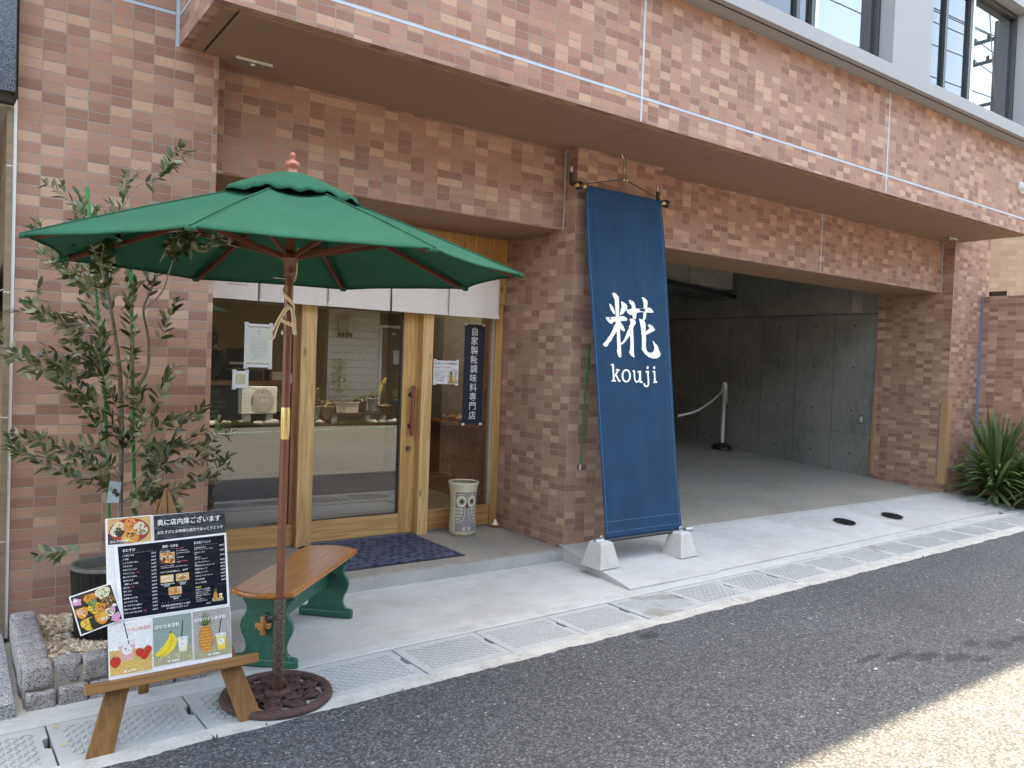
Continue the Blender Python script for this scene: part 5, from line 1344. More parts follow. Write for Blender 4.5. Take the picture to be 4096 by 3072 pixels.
# noren curtain, five panels on a rod
NO = thing('noren_curtain', (2.5, 5.25, 2.24), 'off white split shop curtain hanging across the top of the entrance', 'noren curtain')
edges = [1.20, 1.667, 2.156, 2.646, 3.141, 3.622]
for i in range(5):
    a, b = edges[i]+(.004 if i else 0), edges[i+1]-.004
    mb = MB(); nu, nv = 22, 14; vs = []
    for j in range(nv+1):
        z = 2.235-(2.235-1.801)*j/nv
        for k in range(nu+1):
            x = a+(b-a)*k/nu; t = j/nv
            y = 5.25+t*(.010*math.sin((x-a)/(b-a)*math.pi*2.0+i*1.9)+.007*noise.noise(Vector((x*7, z*2, i)))) - .004*t*(1-abs(2*k/nu-1))
            vs.append((x+(.006*t*math.sin(i*2.1)), y, z))
    mb.add(vs, [(j*(nu+1)+k, j*(nu+1)+k+1, (j+1)*(nu+1)+k+1, (j+1)*(nu+1)+k) for j in range(nv) for k in range(nu)], 0, True)
    p_ = mb.build('panel', M_noren, NO, solid=.0012)
    hm = MB()
    for k in range(nu):
        x0, y0, _ = vs[nv*(nu+1)+k]; x1, y1, _ = vs[nv*(nu+1)+k+1]
        hm.add([(x0, y0-.0022, 1.8015), (x1, y1-.0022, 1.8015), (x1, y1-.0022, 1.830), (x0, y0-.0022, 1.830)], [(0,1,2,3)], 0, True)
    hm.build('hem', M_noren, p_)
mb = MB()
nf = lambda u, v: (u, 5.236, v)
text(mb, 'ひまわり', nf, 1.455, 1.914, .062, 0, .150, .01)
mb.bar((1.470,5.236,1.899), (1.590,5.236,1.898), .0015, .0022)
for k in range(16):
    a0, a1 = 2*math.pi*k/16-.6, 2*math.pi*(k+1)/16-.6
    mb.bar((1.395+.026*math.cos(a0),5.238,1.938+.028*math.sin(a0)), (1.395+.026*math.cos(a1),5.238,1.938+.028*math.sin(a1)), .0015, .0025, 0, (0,1,0))
mb.build('lettering', M_ink, NO)
MB().tube([(1.19,5.25,2.243),(3.64,5.25,2.243)], .009, 10).build('rod', M_wood_x, NO)
mb = MB()
for x in (1.30, 3.60): mb.tube([(x,5.337,2.262),(x,5.25,2.256),(x,5.238,2.243),(x,5.25,2.232)], .004, 6)
mb.build('hook', M_black, NO)

# notices on the glass
gx = lambda y: (lambda u, v: (u, y, v))
YG = 5.4035
def notice(name, x0, x1, z0, z1, m, label, cat='notice', tilt=0.0, y=YG):
    t = thing(name, ((x0+x1)/2, y, (z0+z1)/2), label, cat)
    MB().prism([(x0,z0),(x1,z0+tilt*(x1-x0)),(x1,z1+tilt*(x1-x0)),(x0,z1)], lambda u, v: (u, y, v), (0,-.0012,0)).build('sheet', m, t)
    tp = MB()
    for x, z in ((x0+.012, z1), (x1-.012, z1), (x0+.012, z0), (x1-.012, z0)):
        tp.box(x-.014, x+.014, y-.0016, y-.0013, z-.010, z+.010)
    tp.build('tape', plain('clear_tape', (.62,.63,.62), .3), t)
    return t
nv_ = notice('hanging_sign', 3.394, 3.588, .936, 1.752, plain('navy_paper', (.014,.019,.036), .5), 'tall navy sign with white vertical characters on the right shop window', 'sign')
mb = MB()
for i, ch in enumerate('自家製糀調味料専門店'): text(mb, ch, gx(YG-.0018), 3.491, 1.668-.0762*i, .072, 0, None, .012, 'C')
mb.build('lettering', M_white, nv_)
mb = MB().box(3.395, 3.587, YG-.0016, YG-.0014, 1.478, 1.4788).box(3.395, 3.587, YG-.0016, YG-.0014, 1.205, 1.2058); mb.build('seam', plain('navy_seam', (.05,.06,.09), .6), nv_)
nw = notice('product_notice', 3.112, 3.345, 1.262, 1.449, M_paper, 'white product notice with a pineapple picture on the right shop window')
mb = MB(); f = gx(YG-.0018)
text(mb, 'ひまわりの新商品', f, 3.124, 1.416, .024, 0, .205, .02)
for i, s in enumerate(('旬の、台湾パインをまるごと使','用した、新商品の登場です。','夏の疲れた体に','自家製あま糀を合わせた、さわ','やかな味わい。食物繊維たっぷり','砂糖不使用。数量限定です。')): text(mb, s, f, 3.124, 1.366-.0125*i, .0085, 0)
text(mb, '590円(税込)', f, 3.146, 1.283, .0130, 0, None, .02); mb.build('lettering', M_ink, nw)
mb = MB(); text(mb, '「台湾パインあま糀」', f, 3.118, 1.388, .0165, 0, .165, .02); text(mb, '数量限定', f, 3.287, 1.372, .0125, 0, None, .02); mb.build('lettering', M_red, nw)
p = Print(lambda u, v, n: (u, YG-.0016-n, v)); p.shape([(3.245,1.266),(3.340,1.266),(3.340,1.368),(3.245,1.368)], 'cup'); p.shape([(3.245,1.266),(3.340,1.266),(3.340,1.290),(3.245,1.286)], 'mat')
pineapple(p, 3.276, 1.272, .110); cup(p, 3.303, 3.330, 1.315, 1.277, 'juice', .8, ((3.320,1.362),(3.314,1.300),.0018), False); p.done('print', nw)
cl = notice('calendar_sheet', 1.628, 1.820, 1.356, 1.654, M_paper, 'white calendar sheet with a red flower border on the left shop window', 'calendar')
MB().box(1.640, 1.808, YG-.0016, YG-.0013, 1.372, 1.640).build('sheet_centre', M_cream, cl)
mb = MB(); f = gx(YG-.0020)
text(mb, '2024', f, 1.724, 1.600, .0105, 0, None, 0, 'C'); text(mb, '5', f, 1.724, 1.580, .019, 0, None, .01, 'C')
for i, s in enumerate(('Mon','Tue','Wed','Thu','Fri','Sat','Sun')): text(mb, s, f, 1.674+.0167*i, 1.566, .0055, 0, None, 0, 'C')
gx0, gx1, gz0, gz1 = 1.665, 1.783, 1.447, 1.557
for i in range(8): x = gx0+(gx1-gx0)*i/7; mb.box(x-.0003, x+.0003, YG-.0021, YG-.0019, gz0, gz1)
for i in range(6): z = gz0+(gz1-gz0)*i/5; mb.box(gx0, gx1, YG-.0021, YG-.0019, z-.0003, z+.0003)
day = 1
for r_ in range(5):
    for c in range(7):
        if r_ == 0 and c < 4: continue
        if day > 31: break
        x = gx0+(gx1-gx0)*(c+.5)/7; z = gz1-(gz1-gz0)*(r_+.5)/5
        text(mb, str(day), f, x, z+.002, .0062, 0, None, 0, 'C'); text(mb, '休' if c in (0, 6) else '10-17', f, x, z-.0075, .0035, 0, None, 0, 'C'); day += 1
text(mb, '営業時間　10:00～17:00', f, 1.724, 1.434, .0062, 0, None, .02, 'C')
text(mb, '※月・火・日・祝日は定休日となっております。', f, 1.672, 1.421, .0050, 0); text(mb, '臨時休業の場合もございます。', f, 1.676, 1.411, .0050, 0)
mb.build('lettering', M_ink, cl)
mb = MB(); rn = random.Random(8)
for z in (1.632, 1.380):
    for i in range(20):
        x = 1.648+.0081*i+rn.uniform(-.002,.002); zz = z+rn.uniform(-.005,.005)
        mb.add([(x+.0042*math.cos(a)*(1+.4*math.sin(3*a)), YG-.0019, zz+.0036*math.sin(a)) for a in [2*math.pi*k/9 for k in range(9)]], [tuple(range(9))], i % 2)
mb.build('flower_border', [plain('flower_red', (.33,.05,.045), .6), plain('flower_brown', (.20,.10,.05), .6)], cl)
qn = notice('small_card', 1.554, 1.662, 1.212, 1.328, M_paper, 'small white card with a pale gold square below the calendar sheet', 'card')
MB().box(1.574, 1.642, YG-.0016, YG-.0013, 1.238, 1.308).build('print', plain('pale_gold_print', (.55,.50,.30), .5, var=.25, scale=260), qn)
k1 = thing('payment_sticker', (1.96, 5.375, 1.28), 'white and red payment sticker on the window behind the umbrella pole', 'sticker')
MB().box(1.908, 1.972, YG-.0014, YG-.0002, 1.250, 1.316).build('sheet', M_paper, k1); MB().box(1.928, 1.956, YG-.0018, YG-.0015, 1.278, 1.304).build('print', M_red, k1)
mb = MB(); text(mb, 'ay', gx(YG-.0018), 1.945, 1.257, .017, 0, None, .02); mb.build('lettering', M_ink, k1)
k2 = thing('payment_sticker', (1.95, 5.375, 1.21), 'solid red payment sticker on the window behind the umbrella pole', 'sticker')
MB().box(1.900, 1.966, YG-.0014, YG-.0002, 1.184, 1.244).build('sheet', M_red, k2)
mb = MB(); text(mb, 'い', gx(YG-.0018), 1.942, 1.214, .020, 0, None, .03); mb.add([(1.950+.006*math.cos(2*math.pi*k/12), YG-.0018, 1.200+.006*math.sin(2*math.pi*k/12)) for k in range(12)], [tuple(range(12))]); mb.build('lettering', M_white, k2)

# ---------------------------------------------------------------- inside the shop
ctr = thing('display_counter', (4.4, 6.4, .09), 'knotty wooden display counter inside the shop on the right', 'counter')
MB().box(4.14, 4.16, 5.75, 7.25, .13, .80).build('front_panel', wood('knotty_panel', (.22,.105,.04), (.35,.175,.075), 2, 22), ctr)
MB().box(4.1605, 4.55, 7.23, 7.25, .13, .80).build('end_panel', M_wood_in, ctr)
MB().box(4.10, 4.555, 5.74, 7.28, .80, .832).build('top', wood('counter_top', (.20,.095,.035), (.32,.16,.065), 1, 26, .35), ctr, bevel=.004)
mb = MB()
for y in (5.76, 6.26, 6.76, 7.2): mb.box(4.1295, 4.1395, y, y+.05, .13, .80)
mb.box(4.131, 4.1395, 5.75, 7.25, .74, .80).box(4.131, 4.1395, 5.75, 7.25, .09, .14); mb.build('frame', M_wood_in, ctr)
rn = random.Random(12)
M_pk = [plain('amber_snack_pack', (.20,.075,.03), .25, var=.4, scale=60, coat=.6), plain('tan_snack_pack', (.40,.28,.17), .3, var=.4, scale=60, coat=.5), plain('dark_snack_pack', (.08,.05,.035), .25, var=.4, scale=60, coat=.6)]
pk_labels = ['amber snack pack', 'tan snack pack', 'dark snack pack']
for i in range(16):
    x = 4.16+.11*(i % 2)+rn.uniform(-.01,.01); y = 5.80+.105*(i//2)*1.6+rn.uniform(-.01,.01); k = i % 3
    mb = MB(); mb.ico((x, y, .868), 1, .052, .050, .038, .35, 0, i, True, 10, 7)
    o = mb.build('snack_pack', M_pk[k])
    tag(o, 'clear wrapped %s on the shop counter, %s' % (pk_labels[k][:-5], ['front row', 'back row'][i % 2]), 'snack pack', 'wrapped snacks on the shop counter')
sh = thing('shelf', (4.5, 6.3, .83), 'small wooden riser shelf with white price cards on the counter', 'shelf')
MB().box(4.43, 4.55, 5.85, 7.1, .93, .955).box(4.45, 4.47, 5.9, 7.05, .8325, .93).build('board', M_wood_in, sh)
mb = MB()
for i in range(9): y = 5.92+.13*i; mb.box(4.427, 4.4295, y, y+.085, .955, 1.055); 
mb.build('price_card', M_paper, sh)
mb = MB(); 
for i in range(9):
    y = 5.92+.13*i
    for s, z in (('糀みそ', 1.028), ('240円', .990)): text(mb, s, lambda u, v: (4.4255, -u, v), -(y+.075), z, .022, 0, None, .02)
mb.build('lettering', M_ink, sh)
ws = thing('wall_shelf', (4.45, 7.7, 1.43), 'dark wooden wall shelf with a small box at the back of the shop', 'shelf')
MB().box(4.36, 4.555, 7.3, 8.2, 1.42, 1.45).build('board', M_wood_in, ws); MB().box(4.42, 4.52, 7.4, 7.55, 1.4505, 1.60).build('tin', M_black, ws)
bb = thing('menu_blackboard', (4.35, 6.3, .9), 'small dark board with white writing behind the tall navy sign', 'blackboard')
MB().box(4.20, 4.50, 6.30, 6.312, .90, 1.22).build('board', M_black, bb)
mb = MB()
for i, s in enumerate(('自家製しお糀', '塩糀みそ', 'いたごはん')): text(mb, s, lambda u, v: (u, 6.298, v), 4.22, 1.15-.09*i, .045)
mb.build('lettering', M_white, bb)
lc = thing('service_counter', (1.9, 6.9, .09), 'wooden service counter with a black drinks board on its front', 'counter')
MB().box(1.32, 2.62, 6.98, 7.5, 1.165, 1.205).build('top', wood('bar_top', (.30,.15,.06), (.46,.25,.11), 0, 24, .4), lc, bevel=.004)
MB().box(1.32, 2.60, 7.0, 7.45, .12, 1.164).build('front_panel', plain('darkened_front', (.045,.03,.02), .6), lc)  # front darkened so its grain stays out of the glass reflection
dk = MB().box(1.33, 2.16, 6.985, 6.999, .84, 1.14).build('drinks_board', M_black, lc)
mb = MB(); g_ = lambda u, v: (u, 6.983, v)
for i, s in enumerate(('　ドリンク', 'コーヒー450円', '紅茶400円・ココア500円', 'ロイヤルミルクティ400円', 'みかんジュース400円', 'はちみつレモン400円', 'ミルク420円')): text(mb, s, g_, 1.62 if i else 1.78, 1.09-.041*i, .030 if i else .036)
mb.build('lettering', plain('chalk', (.34,.34,.32), .9), dk)
rg = thing('cash_register', (2.12, 7.1, 1.205), 'black cash register standing on the service counter', 'cash register')
MB().box(2.02, 2.30, 7.05, 7.35, 1.206, 1.30).build('body', M_black, rg, bevel=.006); MB().add([(2.0,7.06,1.33),(2.28,7.06,1.33),(2.28,7.16,1.49),(2.0,7.16,1.49),(2.0,7.09,1.32),(2.28,7.09,1.32),(2.28,7.19,1.48),(2.0,7.19,1.48)], [(0,1,2,3),(7,6,5,4),(0,4,5,1),(1,5,6,2),(2,6,7,3),(3,7,4,0)]).build('screen', M_black, rg)
MB().box(2.0, 2.18, 7.04, 7.0595, 1.35, 1.37).build('display', M_paper, rg)
bx = thing('box', (2.45, 7.2, 1.25), 'small open product box with leaflets on the service counter', 'box')
MB().box(2.36, 2.58, 7.05, 7.2, 1.206, 1.30).build('carton', plain('brown_card', (.30,.18,.09), .7), bx); MB().box(2.38, 2.50, 7.046, 7.0495, 1.215, 1.29).build('leaflet', M_paper, bx)
cn_ = thing('counter_notice', (2.38, 6.98, 1.10), 'pale notice sheet fixed to the front of the service counter', 'notice')
MB().box(2.20, 2.58, 6.992, 6.9985, .93, 1.155).build('sheet', plain('kraft_sheet', (.40,.30,.19), .7), cn_)
mb = MB(); text(mb, 'ひまわりの新商品', lambda u, v: (u, 6.990, v), 2.22, 1.10, .045, 0, .34, .02); text(mb, '台湾パインあま糀', lambda u, v: (u, 6.990, v), 2.25, 1.045, .03, 0, .25); mb.build('lettering', M_ink, cn_)
# person bending over the counter: one skinned body
def person():
    t = thing('person', (2.18, 7.68, .09), 'person in a dark top and pale apron strap bending over the counter inside', 'person')
    J = {'pelvis':((2.24,7.80,.98),.135),'waist':((2.20,7.78,1.14),.125),'chest':((2.10,7.74,1.33),.145),'neck0':((2.03,7.71,1.45),.062),'neck':((1.985,7.69,1.505),.05),
         'head0':((1.955,7.675,1.55),.075),'head1':((1.925,7.665,1.60),.095),'head2':((1.905,7.66,1.645),.085),'chin':((1.895,7.655,1.535),.045),'nose':((1.865,7.645,1.562),.016),
         'shl':((2.05,7.60,1.40),.07),'ell':((1.98,7.50,1.24),.048),'wrl':((1.85,7.36,1.232),.032),'hal':((1.78,7.32,1.225),.034),'fil':((1.72,7.29,1.218),.020),
         'shr':((2.12,7.87,1.40),.07),'elr':((1.98,7.93,1.25),.048),'wrr':((1.84,7.50,1.235),.032),'har':((1.77,7.45,1.228),.034),'fir':((1.71,7.42,1.220),.020),
         'hl':((2.23,7.71,.92),.10),'kl':((2.20,7.70,.52),.065),'al':((2.25,7.70,.16),.045),'tl':((2.10,7.69,.12),.04),'hr':((2.25,7.89,.92),.10),'kr':((2.23,7.90,.52),.065),'ar':((2.28,7.90,.16),.045),'tr':((2.13,7.89,.12),.04)}
    E = [('pelvis','waist'),('waist','chest'),('chest','neck0'),('neck0','neck'),('neck','head0'),('head0','head1'),('head1','head2'),('head0','chin'),('chin','nose'),('chest','shl'),('shl','ell'),('ell','wrl'),('wrl','hal'),('hal','fil'),
         ('chest','shr'),('shr','elr'),('elr','wrr'),('wrr','har'),('har','fir'),('pelvis','hl'),('hl','kl'),('kl','al'),('al','tl'),('pelvis','hr'),('hr','kr'),('kr','ar'),('ar','tr')]
    ks = list(J); me = bpy.data.meshes.new('body_cage')
    me.from_pydata([J[k][0] for k in ks], [(ks.index(a), ks.index(b)) for a, b in E], [])
    o = bpy.data.objects.new('body_cage', me); COL.objects.link(o)
    o.modifiers.new('skin', 'SKIN')
    sv = me.skin_vertices[0].data
    for i, k in enumerate(ks): sv[i].radius = (J[k][1],)*2
    sv[0].use_root = True
    sb = o.modifiers.new('sub', 'SUBSURF'); sb.levels = 2; sb.render_levels = 2
    bpy.context.view_layer.update()
    dg = bpy.context.evaluated_depsgraph_get()
    m2 = bpy.data.meshes.new_from_object(o.evaluated_get(dg))
    bpy.data.objects.remove(o)
    skin = plain('skin', (.42,.25,.17), .5); top = plain('dark_navy_top', (.02,.025,.035), .8); tr = plain('dark_trousers', (.03,.03,.032), .8)
    m2.materials.clear()
    for m in (skin, top, tr): m2.materials.append(m)
    for pl in m2.polygons:
        c = pl.center; pl.use_smooth = True
        pl.material_index = 0 if (c.z > 1.47 and c.x < 2.03) or (c.x < 1.90 and c.z < 1.30) else (2 if c.z < 1.0 else 1)
    b = bpy.data.objects.new('body', m2); COL.objects.link(b); b.parent = t; b.matrix_parent_inverse = t.matrix_basis.inverted()
    mb = MB(); mb.ico((1.935,7.667,1.625), 1, .108, .100, .098, .18, 0, 3, True, 18, 12); mb.ico((1.985,7.675,1.575), 1, .075, .085, .085, .1, 0, 4, True, 14, 10)
    mb.build('hair', plain('black_hair', (.010,.009,.009), .5), t)
    mb = MB(); mb.tube(smooth([(2.06,7.585,1.475),(2.005,7.63,1.50),(2.03,7.71,1.535),(2.075,7.80,1.50),(2.13,7.86,1.47)]), .016, 6); mb.build('apron_strap', plain('pale_strap', (.50,.46,.38), .8), t)
    mb = MB(); mb.ico((1.958,7.59,1.575), 1, .014, .010, .024, seg=10, ring=6); mb.build('ear', skin, t)
person()

# ceiling lamp added out of view, assuming the shop is lit inside
def emit_mat(name, c, st):
    m = bpy.data.materials.new(name); m.use_nodes = True
    b = m.node_tree.nodes['Principled BSDF']; b.inputs['Base Color'].default_value = (*c, 1)
    b.inputs['Emission Color'].default_value = (*c, 1); b.inputs['Emission Strength'].default_value = st
    return m
M_lit = emit_mat('added_lamp_diffuser', (1.0,.90,.72), 3.0)
for (x0, y0, lab) in ((3.72, 6.5, 'unseen ceiling strip lamp added to light the display counter in the shop'),):
    t = thing('added_ceiling_lamp', (x0, y0, 2.58), lab, 'ceiling lamp')
    MB().box(x0-.09, x0+.09, y0-.6, y0+.6, 2.55, 2.598).build('housing', M_white, t)
    MB().box(x0-.075, x0+.075, y0-.58, y0+.58, 2.53, 2.5495).build('diffuser', M_lit, t)
# ---------------------------------------------------------------- planter: stones, gravel, pot, olive tree
st_i = 0
rn = random.Random(21)
def stone(x0, x1, y0, y1, z0, z1, lab):
    global st_i
    mb = MB(); n = 6; vs = []
    def pt(a, b, c):
        p = Vector((x0+(x1-x0)*a, y0+(y1-y0)*b, z0+(z1-z0)*c))
        ctr_ = Vector(((x0+x1)/2, (y0+y1)/2, (z0+z1)/2)); d = (p-ctr_)
        k = (abs(2*a-1)**6+abs(2*b-1)**6+abs(2*c-1)**6)
        p = ctr_+d*(1.02-.05*max(0, k-1))
        return p+Vector((noise.noise(p*22+Vector((st_i,0,0))), noise.noise(p*22+Vector((0,st_i,5))), noise.noise(p*22+Vector((9,0,st_i)))))*.0065
    idx = {}
    fs = []
    def vi(i, j, k):
        key = (i, j, k)
        if key not in idx: idx[key] = len(vs); vs.append(pt(i/n, j/n, k/n))
        return idx[key]
    for a in range(n):
        for b in range(n):
            fs += [(vi(a,b,0),vi(a,b+1,0),vi(a+1,b+1,0),vi(a+1,b,0)), (vi(a,b,n),vi(a+1,b,n),vi(a+1,b+1,n),vi(a,b+1,n)),
                   (vi(a,0,b),vi(a+1,0,b),vi(a+1,0,b+1),vi(a,0,b+1)), (vi(a,n,b),vi(a,n,b+1),vi(a+1,n,b+1),vi(a+1,n,b)),
                   (vi(0,a,b),vi(0,a,b+1),vi(0,a+1,b+1),vi(0,a+1,b)), (vi(n,a,b),vi(n,a+1,b),vi(n,a+1,b+1),vi(n,a,b+1))]
    mb.add(vs, fs, 0, True)
    st_i += 1
    return tag(mb.build('granite_block', M_granite), lab, 'stone block', 'granite blocks edging the planter')
fx = [.252, .362, .462, .562, .662, .762, .862, .965]
ords = ['corner', 'second', 'third', 'fourth', 'fifth', 'sixth', 'last']
for i in range(7):
    stone(fx[i]+.004, fx[i+1]-.004, 3.60+.010*(i % 2), 3.70, .073, .165, 'granite block in the upper front row of the planter edging, %s from left' % ords[i])
fx2 = [.262, .372, .486, .60, .71, .82, .955]
for i in range(6):
    stone(fx2[i]+.004, fx2[i+1]-.004, 3.585, 3.70, -.02, .066, 'half buried granite block in the lower front planter row, %s from left' % ords[i])
ly = [3.712, 3.83, 3.945, 4.06, 4.175, 4.29, 4.40, 4.47]
for i in range(6):
    stone(.250, .352+.004*(i % 2), ly[i]+.006, ly[i+1]-.006, .0, .162+.006*math.sin(i*3), 'granite block in the left row of the planter edging, %s from the front' % ['first', 'second', 'third', 'fourth', 'fifth', 'sixth'][i])
for i in range(5):
    stone(.870, .968, ly[i]+.006, ly[i+1]-.006, .0, .16, 'granite block in the right row of the planter edging, %s from the front' % ['first', 'second', 'third', 'fourth', 'fifth'][i])
MB().box(.258, .958, 3.612, 3.69, .0, .140).box(.262, .345, 3.70, 4.46, 0, .13).box(.874, .962, 3.70, 4.28, 0, .13).build('planter_mortar', concrete('sandy_mortar', (.32,.28,.22), .2, blot=8, bumpd=.004))
tag(bpy.data.objects['planter_mortar'], 'sandy mortar bed holding the granite blocks of the planter edging', 'mortar bed')
mb = MB(); mb.box(.352, .872, 3.70, 4.478, -.02, .088); struct('planter_bed', mb, M_earth)
mb = MB()
rn = random.Random(5)
for i in range(2400):
    x = rn.uniform(.345, .880); y = rn.uniform(3.695, 4.475)
    if (x-.62)**2+(y-4.08)**2 < .15**2: continue
    r_ = rn.uniform(.0085, .0165); b0 = len(mb.v)
    sx, sy, sz = rn.uniform(.7,1.4), rn.uniform(.7,1.2), rn.uniform(.5,.9); a = rn.uniform(0, 6.3)
    ca, sa = math.cos(a), math.sin(a); vs = []
    for d in ((1,0,0),(.5,.8,.1),(-.5,.8,0),(-1,0,.1),(-.5,-.8,0),(.5,-.8,.1),(.3,.1,.9),(-.4,.3,.8),(-.1,-.5,.85),(0,0,-.9)):
        q = 1+rn.uniform(-.18,.18); px, py = d[0]*sx*r_*q, d[1]*sy*r_*q
        vs.append((x+ca*px-sa*py, y+sa*px+ca*py, .104+.016*noise.noise(Vector((x*5, y*5, 1)))+r_*.5+d[2]*sz*r_*q))
    mb.add(vs, [(0,1,6),(1,7,6),(1,2,7),(2,3,7),(3,8,7),(3,4,8),(4,5,8),(5,0,6),(5,6,8),(6,7,8),(1,0,9),(2,1,9),(3,2,9),(4,3,9),(5,4,9),(0,5,9)])
def gravel_mat():
    m, nt, b = new_mat('mixed_gravel')
    g = nt.nodes.new('ShaderNodeNewGeometry')
    c = ramp(nt, g.outputs['Random Per Island'], [(0,(.30,.19,.115)),(.18,(.46,.34,.22)),(.40,(.60,.47,.33)),(.62,(.38,.27,.19)),(.78,(.66,.58,.47)),(.93,(.20,.14,.11))], 'CONSTANT')
    n = noise_n(nt, g.outputs['Position'], 120, 3)
    lk(nt, mixc(nt, math_n(nt, 'MULTIPLY', n.outputs[0], .35), c, (.22,.16,.11)), b.inputs['Base Color']); b.inputs['Roughness'].default_value = .8
    return m
tag(mb.build('gravel', gravel_mat()), 'tan and cream gravel filling the planter', 'gravel', kind='stuff')
# dry brown leaves lying in the gravel
mb = MB()
for i in range(26):
    x, y, a = rn.uniform(.36,.6), rn.uniform(3.71,4.2), rn.uniform(0,6.3); d = Vector((math.cos(a),math.sin(a),.1)); p_ = Vector((-d.y,d.x,0)); c = Vector((x,y,.118+rn.uniform(0,.008)))
    mb.add([c-d*.026, c+p_*.005, c+d*.026, c-p_*.005], [(0,1,2,3)])
tag(mb.build('fallen_leaves', plain('dry_leaf', (.11,.035,.025), .8)), 'dry brown olive leaves scattered on the gravel', 'fallen leaves', kind='stuff')
mb = MB()
for (x, y, a) in ((.345,3.37,.4),(.355,3.20,.1)): 
    d = Vector((math.cos(a),math.sin(a),0)); p_ = Vector((-d.y,d.x,0)); c = Vector((x,y,.007))
    mb.add([c-d*.014, c+p_*.004+Vector((0,0,.003)), c+d*.014, c-p_*.004], [(0,1,2,3)])
tag(mb.build('fallen_leaves', plain('yellow_leaf', (.55,.36,.05), .6)), 'two small yellow leaves lying on the gutter covers', 'fallen leaves', kind='stuff')
PX, PY = .625, 4.085
pt_ = thing('plant_pot', (PX, PY, .08), 'tall black fluted plant pot standing in the gravel behind the menu board', 'plant pot')
mb = MB(); n = 96; vs = []
for r_, z in ((.135,.07),(.140,.12),(.150,.25),(.158,.38),(.161,.425)):
    for k in range(n):
        a = 2*math.pi*k/n; q = r_-.0022*(1 if k % 3 == 0 else 0)
        vs.append((PX+q*math.cos(a), PY+q*math.sin(a), z))
mb.add(vs, [(j*n+k, j*n+(k+1) % n, (j+1)*n+(k+1) % n, (j+1)*n+k) for j in range(4) for k in range(n)])
M_potdark.node_tree.nodes['Principled BSDF'].inputs['Specular IOR Level'].default_value = .15
mb.build('body', M_potdark, pt_)
mb = MB(); mb.lathe((PX, PY, 0), [(.161,.425),(.163,.432),(.161,.440),(.140,.440),(.136,.43),(.134,.385)], 64); mb.build('rim', M_potrim, pt_)
mb = MB(); mb.disc((PX, PY, .388), .135, 40); mb.build('soil', M_soil, pt_)

